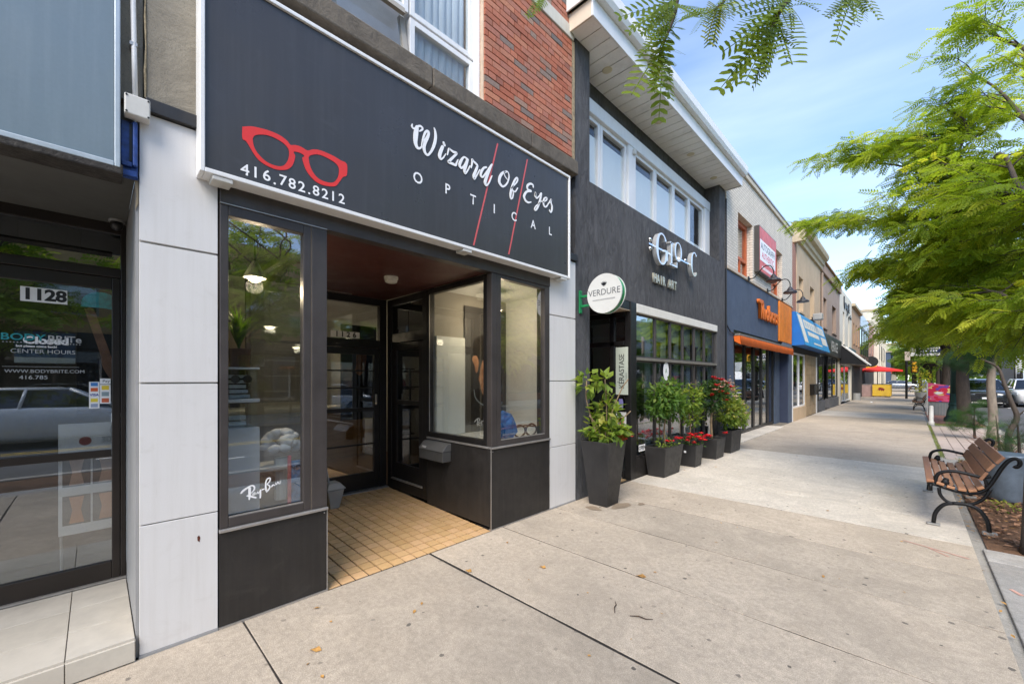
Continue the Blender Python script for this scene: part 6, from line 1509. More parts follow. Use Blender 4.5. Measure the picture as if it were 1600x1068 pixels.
def pot(t, x0, x1, y0, y1, h, fl=0.06):
    """square tapered planter: narrow foot, wide rim"""
    b = [(x0,y0,0.004),(x1,y0,0.004),(x1,y1,0.004),(x0,y1,0.004)]; u = [(x0-fl,y0-fl,h),(x1+fl,y0-fl,h),(x1+fl,y1+fl,h),(x0-fl,y1+fl,h)]
    i = [(p[0]*0.88+((x0+x1)/2)*0.12, p[1]*0.90+((y0+y1)/2)*0.10, h) for p in u]; j = [(p[0], p[1], h-0.05) for p in i]
    mb = MB(); mb.add(b+u+i+j, [(0,3,2,1),(0,1,5,4),(1,2,6,5),(2,3,7,6),(3,0,4,7),(4,5,9,8),(5,6,10,9),(6,7,11,10),(7,4,8,11),(8,9,13,12),(9,10,14,13),(10,11,15,14),(11,8,12,15)])
    mb.build('pot', M_pot, t, 0.006); MB().add(j, [(0,1,2,3)]).build('soil', M_soil, t)
GP = 'planters along the salon front'
t1 = thing('planter', 'tallest black planter with yellow green hydrangea by the white pillar', 'planter', (0.32, 4.37, 0), GP)
pot(t1, 0.19, 0.44, 4.22, 4.48, 0.775, 0.072)
stems = [[(0.30,4.30,0.74),(0.24,4.22,1.0),(0.18,4.18,1.28),(0.17,4.20,1.50)], [(0.33,4.36,0.74),(0.34,4.38,1.1),(0.33,4.36,1.52)], [(0.34,4.40,0.74),(0.37,4.42,1.05),(0.44,4.55,1.38),(0.50,4.62,1.52)], [(0.36,4.42,0.74),(0.42,4.55,0.98),(0.50,4.68,1.12)], [(0.30,4.34,0.74),(0.28,4.26,0.95),(0.22,4.18,1.08)]]
for q in stems: MB().tube(cat_rom(q, 4), 0.0075, 6).build('stem', M_stem, t1, smooth=True)
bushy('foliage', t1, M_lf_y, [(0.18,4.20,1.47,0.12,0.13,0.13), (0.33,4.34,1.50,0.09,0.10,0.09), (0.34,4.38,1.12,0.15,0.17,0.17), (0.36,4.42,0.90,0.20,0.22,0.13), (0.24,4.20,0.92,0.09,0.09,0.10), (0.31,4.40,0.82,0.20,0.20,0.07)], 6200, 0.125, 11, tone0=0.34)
t2 = thing('planter', 'low wide black planter with round green topiary shrub and red flowers', 'planter', (0.17, 6.4, 0), GP)
pot(t2, 0.04, 0.30, 6.10, 6.68, 0.465, 0.05)
MB().tube(cat_rom([(0.18,6.42,0.43),(0.17,6.40,0.7),(0.19,6.43,1.0)], 4), 0.014, 7).build('stem', M_stem, t2, smooth=True)
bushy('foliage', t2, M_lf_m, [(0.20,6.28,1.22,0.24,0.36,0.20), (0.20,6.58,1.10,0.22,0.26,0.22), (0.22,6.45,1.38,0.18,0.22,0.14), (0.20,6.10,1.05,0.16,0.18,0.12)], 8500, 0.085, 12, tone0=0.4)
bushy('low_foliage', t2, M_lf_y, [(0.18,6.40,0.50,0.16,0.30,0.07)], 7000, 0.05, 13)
t3 = thing('planter', 'narrow black planter with small white label and red flowers', 'planter', (0.2, 7.35, 0), GP)
pot(t3, 0.08, 0.36, 7.20, 7.48, 0.385, 0.03)
box('label_tag', M_whiteprint, t3, 0.18, 0.215, 7.176, 7.180, 0.24, 0.275)
MB().tube(cat_rom([(0.20,7.34,0.35),(0.22,7.36,0.6),(0.20,7.35,0.95)], 4), 0.012, 7).build('stem', M_stem, t3, smooth=True)
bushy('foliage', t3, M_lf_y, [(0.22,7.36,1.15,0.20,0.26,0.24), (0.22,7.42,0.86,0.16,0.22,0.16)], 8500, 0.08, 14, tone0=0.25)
t4 = thing('planter', 'fourth black planter holding a standard rose with red blooms', 'planter', (0.24, 8.35, 0), GP)
pot(t4, 0.10, 0.38, 8.18, 8.62, 0.385, 0.035)
MB().tube(cat_rom([(0.24,8.40,0.35),(0.23,8.38,0.7),(0.25,8.42,1.05)], 4), 0.022, 7).build('stem', M_stem, t4, smooth=True)
bushy('foliage', t4, M_lf_d, [(0.26,8.35,1.18,0.26,0.34,0.26), (0.28,8.52,1.32,0.20,0.24,0.18), (0.2,8.2,1.32,0.16,0.2,0.16)], 9000, 0.07, 15, tone0=0.4)
t5 = thing('planter', 'farthest black planter with cream hydrangea panicles and yellow leaves', 'planter', (0.28, 9.35, 0), GP)
pot(t5, 0.17, 0.38, 9.08, 9.70, 0.46, 0.03)
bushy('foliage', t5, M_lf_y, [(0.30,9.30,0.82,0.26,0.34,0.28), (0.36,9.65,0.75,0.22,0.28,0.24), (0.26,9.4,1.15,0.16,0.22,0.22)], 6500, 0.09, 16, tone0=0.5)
mb = MB(); r = random.Random(5)
for (c, s, n) in (((0.30,9.30,1.42), 0.10, 26), ((0.26,9.45,1.30), 0.10, 24), ((0.40,9.75,0.98), 0.08, 18), ((0.50,9.72,0.78), 0.08, 16), ((0.20,9.15,1.45), 0.07, 14), ((0.42,9.2,1.15), 0.07, 14)):
    for k in range(n*2): flower(mb, (c[0]+r.gauss(0, s*.35), c[1]+r.gauss(0, s*.45), c[2]+r.gauss(0, s*.6)), 0.022, r)
mb.build('panicles', M_crmfl, t5)
def blooms(t, mat, cs, size, seed, nm='bloom'):
    r = random.Random(seed)
    for c in cs:
        mb = MB()
        for k in range(5): flower(mb, (c[0]+r.gauss(0, .008), c[1]+r.gauss(0, .008), c[2]+r.gauss(0, .008)), size*r.uniform(.7, 1.1), r)
        mb.build(nm, mat, t)
blooms(t1, M_redfl, [(0.50+0.03*math.sin(k*2.1), 4.42+0.045*k, 0.80+0.03*math.cos(k*1.7)) for k in range(5)], 0.04, 6)
rr = random.Random(8)
blooms(t2, M_redfl, [(0.30+rr.uniform(-.04,.1), rr.uniform(6.2,6.78), 0.56+rr.uniform(-.03,.08)) for k in range(6)], 0.035, 1)
blooms(t3, M_redfl, [(0.34+rr.uniform(-.12,.12), rr.uniform(7.05,7.75), 0.47+rr.uniform(-.04,.10)) for k in range(16)], 0.045, 2)
bushy('low_foliage', t3, M_lf_m, [(0.26,7.38,0.43,0.20,0.28,0.09)], 6000, 0.05, 17)
blooms(t4, M_redfl, [(0.42,8.1,1.40), (0.46,8.2,1.28), (0.40,8.45,1.50), (0.48,8.5,1.24), (0.34,8.05,1.22), (0.44,8.7,1.44), (0.30,8.0,0.46), (0.46,8.45,0.48), (0.50,8.35,1.12), (0.52,8.6,1.36), (0.38,8.2,1.52), (0.3,8.3,1.55)], 0.06, 3)
blooms(t4, M_pinkfl, [(0.40,8.62,1.47), (0.44,8.3,1.36), (0.5,8.75,1.3), (0.42,8.0,1.32)], 0.055, 4, 'pale_bloom')

# ------------------------------------------------------------------ benches
M_iron = pm('black_cast_iron', (0.012, 0.012, 0.013), 0.45, 0.5, var=0.25, scale=20, bmp=0.2)
M_slat = by_random('bench_slat', [(0, (0.36, 0.17, 0.085)), (0.5, (0.42, 0.205, 0.10)), (1, (0.33, 0.15, 0.075))], rough=0.6, var=0.2, bmp=0.25, nscale=30)
M_foot = pm('worn_foot_metal', (0.30, 0.29, 0.27), 0.6, 0.5, var=0.2)
def make_bench(lab):
    """built at its place; its slats run along y and it faces the shops"""
    t = thing('park_bench', lab, 'bench', (3.35, 7.0, 0), 'cast iron benches along the kerb')
    for ye in (6.12, 7.86):
        P = lambda k, r_, n=8: MB().tube(cat_rom([(x, ye, z) for x, z in BENCH[k]], 5), r_, n)
        fr_ = MB()
        for k, r_ in (('rail', 0.017), ('arch', 0.015), ('legF', 0.018), ('legR', 0.018), ('armcurl', 0.013), ('knee', 0.016)):
            b = MB().tube(cat_rom([(x, ye, z) for x, z in BENCH[k]], 5), r_, 8)
            fr_.add(b.v, b.f)
        e = fr_.build('end_frame', M_iron, t, smooth=True)
        MB().tube(cat_rom([(x, ye, z) for x, z in BENCH['arm']], 5), 0.016, 8).build('arm_rest', M_iron, e, smooth=True)
        MB().tube(cat_rom([(x, ye, z) for x, z in BENCH['curl']], 4), 0.011, 6).build('scroll', M_iron, e, smooth=True)
        x, z = BENCH['curl'][3]
        MB().ball((x-0.02, ye, z-0.03), 0.032, 0.014, 0.032, 10, 8).build('rosette', M_iron, e, smooth=True)
        for k in ('legF', 'legR'):
            x, z = BENCH[k][-1]
            MB().box(x-0.05, x+0.05, ye-0.03, ye+0.03, -0.010 if k == 'legR' else 0.002, 0.022).build('foot', M_foot, e, 0.006)
    S = BENCH['seat']
    for k, (x, z) in enumerate(S):
        a = S[max(0, k-1)]; b = S[min(len(S)-1, k+1)]; ang = math.atan2(b[1]-a[1], b[0]-a[0]) if k else 0.12
        sl(t, x, z+0.020, ang, 0.058 if k < 5 else 0.05)
    for k, (x, z) in enumerate(BENCH['back']):
        sl(t, x-0.024, z+0.022, R(62-4*k), 0.094 if k == 0 else 0.086)
    return t
def sl(t, x, z, ang, wd):
    u = (math.cos(ang), math.sin(ang)); n = (-u[1], u[0]); h = 0.013; w2 = wd/2
    q = [(x-u[0]*w2-n[0]*h, z-u[1]*w2-n[1]*h), (x+u[0]*w2-n[0]*h, z+u[1]*w2-n[1]*h), (x+u[0]*w2+n[0]*h, z+u[1]*w2+n[1]*h), (x-u[0]*w2+n[0]*h, z-u[1]*w2+n[1]*h)]
    MB().prism(q, 'y', 6.085, 7.895).build('slat', M_slat, t, 0.005)
bench = make_bench('near wooden slat bench with black scroll iron ends')
bn2 = copy_tree(bench); bn2.location = (3.30, 28.6, 0); bn2['label'] = 'wooden slat bench beside the pink wrapped bin'
bn3 = copy_tree(bench); bn3.location = (2.85, 66.5, 0); bn3['label'] = 'farthest small bench near the street corner'

# ------------------------------------------------------------------ street furniture
br = thing('barrel_planter', 'blue grey metal barrel standing behind the near bench', 'barrel', (3.87, 8.0, 0))
M_galv = pm('blue_grey_galvanised', (0.16, 0.20, 0.25), 0.45, 0.4, var=0.2, scale=8)
prof = [(0.165, 0.0), (0.18, 0.02)]
for k in range(9): prof += [(0.18+0.003*k, 0.05+0.055*k), (0.186+0.003*k, 0.075+0.055*k)]
prof += [(0.218, 0.56), (0.218, 0.585), (0.195, 0.585)]
MB().lathe(prof, (3.87, 8.0, 0.0), 28).build('drum', M_galv, br, smooth=True)
MB().lathe([(0.0, 0.54), (0.20, 0.54)], (3.87, 8.0, 0), 20).build('soil', M_soil, br)
bol = thing('steel_bollard', 'short grey steel post at the path edge by the bin', 'bollard', (3.50, 19.25, 0))
MB().lathe([(0.075, -0.03), (0.075, 0.12), (0.055, 0.14), (0.055, 0.62), (0.03, 0.65)], (3.50, 19.25, 0), 14).build('post', M_lgrey, bol, smooth=True)
MB().lathe([(0.085, -0.03), (0.085, 0.0)], (3.50, 19.25, 0), 14).build('base', M_grey, bol)
bi = thing('wrapped_bin', 'grey slatted bin with bright pink patterned wrap', 'bin', (3.88, 25.2, 0))
m, nt_, p, out = newmat('pink_pattern_wrap')
vor = N(nt_, 'ShaderNodeTexVoronoi'); vor.inputs['Scale'].default_value = 7.0
lk(nt_, world_coords(nt_, (1, 1, 1.6)), vor.inputs['Vector']); sep = N(nt_, 'ShaderNodeSeparateColor'); lk(nt_, vor.outputs['Color'], sep.inputs[0])
c = mixc(nt_, maprange(nt_, sep.outputs[0], 0.55, 0.6, 0, 1), (0.62, 0.015, 0.06), (0.66, 0.09, 0.20)); c = mixc(nt_, maprange(nt_, sep.outputs[1], 0.86, 0.88, 0, 1), c, (0.16, 0.05, 0.35)); c = mixc(nt_, maprange(nt_, sep.outputs[2], 0.92, 0.94, 0, 1), c, (0.75, 0.6, 0.2))
lk(nt_, c, p.inputs['Base Color']); p.inputs['Roughness'].default_value = 0.5
box('body', M_grey, bi, 3.58, 4.18, 25.0, 25.6, -0.03, 0.56, 0.01)
for k in range(7): box('slat', pm('bin_slat', (0.25, 0.27, 0.27), 0.5, 0.2), bi, 3.58+0.085*k, 3.63+0.085*k, 24.985, 24.999, 0.0, 0.55)
MB().hexa([(3.55,24.96,0.56),(4.21,24.96,0.56),(4.21,25.65,0.56),(3.55,25.65,0.56)], [(3.55,24.96,1.36),(4.21,24.96,1.24),(4.21,25.65,1.24),(3.55,25.65,1.36)]).build('wrap', m, bi, 0.01)
for xx in (3.53, 4.23): box('corner_post', M_lgrey, bi, xx-0.02, xx+0.02, 24.93, 24.958, -0.03, 1.37 if xx < 4 else 1.25)
MB().prism([(3.74, 0.92), (3.84, 0.99), (4.02, 0.96), (3.94, 0.90), (3.83, 0.87)], 'y', 24.955, 24.958).build('wrap_mark', M_whiteprint, bi)
lp = thing('lamp_post', 'dark green fluted lamp post beside the large trunk', 'lamp post', (4.14, 21.8, 0))
M_lpg = pm('dark_green_enamel', (0.012, 0.055, 0.045), 0.4, 0.1, var=0.15)
MB().lathe([(0.26, -0.03), (0.26, 0.10), (0.20, 0.18), (0.17, 0.40), (0.13, 0.55), (0.15, 0.60), (0.12, 0.66), (0.10, 1.0)], (4.14, 21.8, 0), 8).build('base', M_lpg, lp)
MB().tube([(4.14, 21.8, 1.0), (4.14, 21.8, 5.2)], [0.10, 0.065], 10).build('post', M_lpg, lp, smooth=True)
MB().tube(cat_rom([(4.14,21.8,5.1),(4.3,21.8,5.5),(4.9,21.8,5.7),(5.4,21.8,5.6)], 4), 0.04, 8).build('arm', M_lpg, lp); MB().lathe([(0.18, 5.32), (0.20, 5.4), (0.08, 5.58)], (5.4, 21.8, 0), 14).build('lantern', M_lpg, lp)
# basket of flowers hung on the post, lamps and signals near the corner
hb = thing('hanging_basket', 'leafy hanging basket above the farther bench', 'basket', (3.72, 31.0, 2.2))
MB().lathe([(0.10, 2.02), (0.30, 2.2), (0.34, 2.35)], (3.72, 31.0, 0), 14).build('basket', M_soil, hb); bushy('foliage', hb, M_lf_y, [(3.72,31.0,2.42,0.75,0.5,0.34), (3.4,31.0,2.2,0.35,0.3,0.30), (4.1,31.0,2.2,0.3,0.3,0.3)], 420, 0.15, 23)
MB().tube([(3.72,31.0,2.4),(3.72,31.0,3.2),(4.35,31.0,3.25)], 0.015, 5).build('hanger', M_black, hb)
bp = thing('basket_post', 'slim dark post carrying the leafy hanging basket', 'post', (4.35, 31.0, 0)); MB().tube([(4.35,31.0,-0.03),(4.35,31.0,4.0)], 0.06, 8).build('shaft', M_lpg, bp); MB().ball((4.35,31.0,4.05), 0.09, 0.09, 0.09, 8, 6).build('finial', M_lpg, bp)
M_sigy = pm('signal_yellow', (0.66, 0.33, 0.012), 0.45, var=0.1)
def signal(lab, x, y, z, s):
    t = thing('traffic_signal', lab, 'traffic light', (x, y, -0.03), 'traffic signals at the corner')
    box('housing', M_sigy, t, x-0.18*s, x+0.18*s, y-0.15*s, y+0.15*s, z, z+1.0*s, 0.03)
    for k in range(3): MB().lathe([(0.12*s, 0), (0.13*s, 0.14*s)], (x, y-0.30*s, z+(0.18+0.32*k)*s), 12, 'y').build('hood', M_sigy, t)
    box('back_plate', M_black, t, x-0.28*s, x+0.28*s, y+0.151*s, y+0.17*s, z-0.1*s, z+1.1*s)
    MB().tube([(x-0.45, y+0.1, -0.03), (x-0.45, y+0.1, z+1.2)], 0.075, 8).build('pole', M_black, t); MB().tube([(x-0.45, y+0.1, z+0.5), (x-0.1, y+0.1, z+0.5)], 0.04, 6).build('arm', M_black, t)
    return t
signal('upper yellow traffic signal behind the street name plate', 4.75, 33.5, 2.75, 1.05)
signal('lower orange pedestrian signal left of the street name plate', 3.25, 44.0, 2.05, 0.8)
sn = thing('street_name_sign', 'grey and navy street name plate above the benches', 'sign', (3.6, 33.0, 2.4))
box('plate', M_lgrey, sn, 3.02, 4.22, 33.0, 33.04, 2.85, 3.32); box('name_band', pm('navy_plate', (0.012, 0.02, 0.06), 0.4), sn, 3.27, 4.22, 32.985, 32.998, 3.0, 3.22); [box('print_stroke', M_whiteprint, sn, 3.42+0.10*k, 3.48+0.10*k, 32.978, 32.984, 3.07, 3.15) for k in range(7)]; box('side_tab', pm('beige_tab', (0.5, 0.42, 0.34), 0.6), sn, 2.78, 3.01, 33.0, 33.03, 2.6, 3.12)
MB().tube([(4.24,33.03,-0.03),(4.24,33.03,3.6)], 0.05, 8).build('post', M_black, sn)
ft = thing('flower_tub', 'green topped tub of yellow flowers by the farther bench', 'planter', (3.6, 33.8, 0)); MB().lathe([(0.3, -0.03), (0.42, 0.75), (0.38, 0.75)], (3.6, 34.0, 0), 16).build('tub', M_grey, ft); bushy('foliage', ft, leafmat('yellow_shrub', (0.25, 0.30, 0.03), (0.45, 0.42, 0.03), (0.6, 0.5, 0.04)), [(3.6,34.0,1.55,0.35,0.35,0.55), (3.6,34.0,0.9,0.5,0.4,0.25)], 700, 0.12, 31)
# cafe patio: umbrella, yellow barrier, bin
um = thing('patio_umbrella', 'flat red patio umbrella over the yellow barrier', 'umbrella', (1.0, 48.2, 0))
mb = MB(); n = 8; c = (0.95, 48.2); ring = []
for k in range(n): a = R(22.5+45*k); ring.append((c[0]+1.75*math.cos(a), c[1]+1.75*math.sin(a)))
for k in range(n):
    p, q = ring[k], ring[(k+1) % n]; mid = ((p[0]+q[0])/2*0.97+c[0]*0.03, (p[1]+q[1])/2*0.97+c[1]*0.03)
    mb.add([(c[0], c[1], 2.68), (p[0], p[1], 2.30), (mid[0], mid[1], 2.31), (q[0], q[1], 2.30)], [(0,1,2),(0,2,3)])
    mb.add([(p[0], p[1], 2.30), (mid[0], mid[1], 2.31), (q[0], q[1], 2.30), (q[0], q[1], 2.16), (mid[0], mid[1], 2.18), (p[0], p[1], 2.16)], [(0,1,4,5),(1,2,3,4)])
mb.build('canopy', pm('red_canvas', (0.66, 0.028, 0.022), 0.7, var=0.08), um); MB().tube([(c[0], c[1], 0), (c[0], c[1], 2.72)], 0.03, 8).build('pole', M_black, um); MB().lathe([(0.28, 0.0), (0.25, 0.08), (0.05, 0.10)], (c[0], c[1], 0), 14).build('base', M_black, um)
for k in range(n): MB().tube([(c[0], c[1], 2.2), (c[0]*0.5+ring[k][0]*0.5, c[1]*0.5+ring[k][1]*0.5, 2.44)], 0.012, 4).build('rib', M_black, um)
yb_ = thing('yellow_patio_barrier', 'yellow painted wooden patio barrier with dark red emblem', 'barrier', (1.28, 46.5, 0))
M_yel = by_random('yellow_board', [(0, (0.62, 0.38, 0.018)), (1, (0.70, 0.45, 0.03))], rough=0.6, var=0.15, bmp=0.2)
for k in range(6):
    box('board', M_yel, yb_, 0.70, 1.80, 46.40, 46.44, 0.10+0.165*k, 0.26+0.165*k, 0.005); box('board', M_yel, yb_, 1.802, 1.842, 46.44, 49.9, 0.10+0.165*k, 0.26+0.165*k, 0.005)
box('cap', M_black, yb_, 0.66, 1.87, 46.36, 46.48, 1.092, 1.12); box('cap', M_black, yb_, 1.76, 1.87, 46.49, 49.9, 1.092, 1.12)
for xx in (0.72, 1.76): box('post', M_black, yb_, xx, xx+0.06, 46.445, 46.50, 0.0, 1.09)
flat2 = lambda nm, mat, par, y, pts: MB().prism(pts, 'y', y-0.004, y).build(nm, mat, par)
M_dkred = pm('dark_red_print', (0.20, 0.02, 0.012), 0.6)
flat2('emblem', M_dkred, yb_, 46.398, [(1.00,0.62),(1.10,0.70),(1.08,0.80),(1.22,0.82),(1.40,0.76),(1.44,0.68),(1.52,0.70),(1.44,0.60),(1.40,0.50),(1.34,0.60),(1.28,0.50),(1.22,0.62),(1.12,0.52),(1.10,0.62)])
pbx = thing('patio_box', 'pinkish grey low box left of the yellow barrier', 'box', (0.3, 47, 0)); box('body', pm('pink_grey_board', (0.36, 0.24, 0.22), 0.7, var=0.15), pbx, 0.0, 0.66, 46.6, 48.4, 0.02, 1.04, 0.01); box('lid', M_grey, pbx, -0.02, 0.68, 46.58, 48.42, 1.042, 1.075)
wb = thing('white_paper_scrap', 'small white paper scrap on the path before the patio', 'paper', (1.2, 35.5, 0)); MB().add([(1.15,35.4,0.005),(1.32,35.45,0.03),(1.34,35.7,0.006),(1.14,35.68,0.05)], [(0,1,2,3)]).build('sheet', M_whiteprint, wb)
# ------------------------------------------------------------------ trees
M_bark = pm('locust_bark', (0.075, 0.058, 0.046), 0.95, var=0.35, scale=14, stretch=(1, 1, 0.25), bmp=1.0, bscale=40)
M_bark_l = pm('pale_bark', (0.23, 0.19, 0.15), 0.9, var=0.3, scale=10, stretch=(1, 1, 0.4), bmp=0.8, bscale=40)
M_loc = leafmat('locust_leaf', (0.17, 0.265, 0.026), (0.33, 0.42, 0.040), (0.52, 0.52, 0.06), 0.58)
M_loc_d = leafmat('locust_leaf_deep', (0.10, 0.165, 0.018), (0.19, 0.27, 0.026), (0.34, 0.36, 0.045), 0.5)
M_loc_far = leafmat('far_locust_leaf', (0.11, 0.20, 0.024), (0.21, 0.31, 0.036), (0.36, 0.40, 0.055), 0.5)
C11, C8, C5 = oval_compound(11, 0.125, 0.052), compound(7, 0.22, 0.105), compound(4, 0.40, 0.20)
def sprays(twigs, r, step, size, T, droop=0.25):
    """leaf positions along twigs, alternating sides, flattened into layers"""
    P, Fw, Nn, S, To = T
    for tw in twigs:
        q = np.array(tw); seg = np.linalg.norm(np.diff(q, axis=0), axis=1); L = seg.sum(); n = max(2, int(L/step)); cum = np.concatenate([[0], np.cumsum(seg)])
        base = r.normal(0.42, 0.20)
        for k in range(n):
            s = (k+0.7)/n*L; i = min(np.searchsorted(cum, s)-1, len(seg)-1); i = max(i, 0); t = (s-cum[i])/max(seg[i], 1e-6)
            p = q[i]*(1-t)+q[i+1]*t; d = norm((q[i+1]-q[i])[None])[0]
            side = np.cross([0, 0, 1], d); side = side/max(np.linalg.norm(side), 1e-6)*(1 if k % 2 else -1)
            f = d*0.55 + side*r.uniform(0.5, 1.1) + np.array([0, 0, -droop*r.uniform(0.2, 1.8)]) + r.normal(size=3)*0.2
            P.append(p); Fw.append(f); Nn.append(np.array([0, 0, 1.0]) + r.normal(size=3)*0.6 + np.array([0.1, -0.25, 0])); S.append(size*r.uniform(0.7, 1.2)); To.append(np.clip(base + r.normal(0, 0.14), 0, 1))
        P.append(q[-1]); Fw.append(q[-1]-q[-2] + np.array([0,0,-0.05])); Nn.append(np.array([0, 0, 1.0])); S.append(size); To.append(np.clip(base, 0, 1))
def branch(mb, pts, r0, r1, n=6):
    q = cat_rom(pts, 4); mb.tube(q, [r0+(r1-r0)*k/(len(q)-1) for k in range(len(q))], n)
    return q
def subs(mb, limb, r, n2, l2, n3, l3, twigs, rad=0.012, flat_=0.35, t0=0.25):
    q = np.array(limb); m = len(q)
    for k in range(n2):
        t = t0 + (1-t0)*(k+r.uniform(0, 1))/n2; i = min(int(t*(m-1)), m-2); p = q[i]; d = norm((q[i+1]-q[i])[None])[0]
        a = r.uniform(-1.25, 1.25); side = norm(np.cross([0, 0, 1], d)[None])[0]
        dr = norm((d*math.cos(a) + side*math.sin(a) + np.array([0, 0, r.normal(0.05, flat_*0.6)]))[None])[0]; L = l2*r.uniform(0.6, 1.2)*(1.15-0.5*t)
        e = [p, p+dr*L*0.5+np.array([0, 0, 0.05*L]), p+dr*L+np.array([0, 0, -0.10*L])]
        mb.tube(e, [rad, rad*0.6, rad*0.3], 4); twigs.append(e)
        for j in range(n3):
            tt = r.uniform(0.25, 1.0); pp = e[0]*(1-tt)+e[2]*tt + np.array([0, 0, 0.04*L*(1-abs(2*tt-1))]); b = r.uniform(0.4, 1.2)*(1 if j % 2 else -1); s2 = norm(np.cross([0, 0, 1], dr)[None])[0]
            d3 = norm((dr*math.cos(b)+s2*math.sin(b)+np.array([0, 0, r.normal(-0.02, flat_*0.4)]))[None])[0]; L3 = l3*r.uniform(0.6, 1.2)
            e3 = [pp, pp+d3*L3*0.55+np.array([0, 0, 0.02]), pp+d3*L3+np.array([0, 0, -0.08*L3])]
            mb.tube(e3, [rad*0.35, rad*0.2], 3) if False else mb.tube(e3, [rad*0.4, rad*0.3, rad*0.15], 3); twigs.append(e3)
def emit_leaves(t, T, tmpl, mat):
    P, Fw, Nn, S, To = T
    return scatter('crown', mat, t, *tmpl, np.array(P), np.array(Fw), np.array(Nn), np.array(S), np.array(To))

# near tree: trunk at the right edge, limbs reaching over the path
tA = thing('locust_tree', 'near honey locust whose limbs enter from the right edge', 'tree', (3.80, 5.74, 0), 'street trees')
r = np.random.default_rng(31); mb = MB(); twigs = []
mb.tube(cat_rom([(3.80,5.74,-0.03),(3.805,5.745,0.5),(3.84,5.76,1.1),(3.95,5.80,1.9),(4.12,5.92,2.6),(4.26,6.05,3.0)], 4), [0.115,0.10,0.095,0.092,0.09,0.09,0.088,0.087,0.086,0.085,0.084,0.083,0.082,0.081,0.08,0.08,0.08,0.078,0.076,0.075,0.075], 12)
fork = (4.26, 6.05, 2.98)
for k, l in enumerate(LIMBS):
    q = branch(mb, [fork, tuple(np.array(fork)*0.55+np.array(l[0])*0.45+np.array([0, 0, -0.05 if l[0][2] < 3 else 0.05]))] + [tuple(p) for p in l], 0.034, 0.007)
    subs(mb, q, r, 19 if k not in (3, 4) else 8, 0.58, 7 if k not in (3, 4) else 4, 0.34, twigs, 0.009, t0=0.24)
for k in range(9):
    a = R(-130 + 36*k); rad = r.uniform(1.8, 2.8); e = (fork[0]+rad*math.cos(a), fork[1]+rad*math.sin(a), r.uniform(3.6, 6.0))
    rel = np.array(e) - np.array([CAM_X, 0, CAM_H]); th_ = R(44.36); dp_ = -math.sin(th_)*rel[0]+math.cos(th_)*rel[1]; sd_ = math.cos(th_)*rel[0]+math.sin(th_)*rel[1]
    if dp_ < 0.5 or sd_/max(dp_, 0.1) < 1.55: continue
    q = branch(mb, [fork, ((fork[0]+e[0])/2, (fork[1]+e[1])/2, (fork[2]+e[2])/2+0.4), e], 0.038, 0.008)
    subs(mb, q, r, 10, 0.7, 4, 0.4, twigs, 0.010)
mb.build('trunk', M_bark, tA, smooth=True)
T = ([], [], [], [], []); sprays(twigs, r, 0.054, 0.175, T); emit_leaves(tA, T, C8, M_loc)
# tree over the photographer: only its low twigs hang into view
tD = thing('locust_tree', 'honey locust whose leafy twigs hang from the top edge', 'tree', (4.2, -1.6, 0), 'street trees')
r = np.random.default_rng(5); mb = MB(); twigs = []
mb.tube(cat_rom([(4.2,-1.6,-0.03),(4.2,-1.6,0.8),(4.17,-1.55,1.8),(4.05,-1.4,3.0),(3.95,-1.2,3.7)], 4), [0.13]*5+[0.115]*4+[0.10]*4+[0.09]*4, 12)
fk = np.array((3.95, -1.2, 3.6)); T = ([], [], [], [], []); T2 = ([], [], [], [], [])
for tw, lv in TWIGS:
    top = np.array(tw[0])
    q = branch(mb, [tuple(fk), tuple(fk*0.5+top*0.5+np.array([0, 0, 0.75])), tuple(top+np.array([0.02, -0.05, 0.28]))] + [tuple(p) for p in tw], 0.015, 0.0016, 6)
    subs(mb, q[:7], r, 3, 0.34, 3, 0.22, twigs, 0.005, t0=0.3)
    for b, e in lv:
        b = np.array(b); e = np.array(e); L = np.linalg.norm(e-b)
        n = max(1, int(round(L/0.17))); 
        for (b_, e_, L_) in ((b, e, L), (b+r.normal(size=3)*0.012, e+r.normal(size=3)*0.022*L/0.15, L*0.82), (b+r.normal(size=3)*0.010, e+r.normal(size=3)*0.035*L/0.15, L*0.66)):
            T2[0].append(b_); T2[1].append(e_-b_); T2[2].append(np.array([0.64, -0.66, 0.45])+r.normal(size=3)*0.35); T2[3].append(L_); T2[4].append(np.clip(r.normal(0.40, 0.22), 0, 1))
for k in range(4):
    a = R(36*k-85); rad = r.uniform(2.0, 3.0); e = fk + np.array([rad*math.cos(a), rad*math.sin(a), r.uniform(0.9, 2.6)])
    q = branch(mb, [tuple(fk), tuple((fk+e)/2+np.array([0, 0, 0.3])), tuple(e)], 0.04, 0.008); subs(mb, q, r, 9, 0.7, 4, 0.4, twigs, 0.010)
mb.build('trunk', M_bark, tD, smooth=True)
sprays(twigs, r, 0.075, 0.16, T)
# keep the canopy overhead clear of the picture: it stays above and behind the lens
P = np.array(T[0]); rel = P - np.array([CAM_X, 0, CAM_H]); th_ = R(44.36); dep = -math.sin(th_)*rel[:, 0] + math.cos(th_)*rel[:, 1]
keep = (dep < 0.15) | (rel[:, 2] > 1.02*np.maximum(dep, 0.01))
T = tuple([v for v, k in zip(c_, keep) if k] for c_ in T)
c1 = emit_leaves(tD, T, C5, M_loc)
sc2 = scatter('low_twig_leaves', M_loc_d, tD, *C11, *[np.array(c_) for c_ in T2])

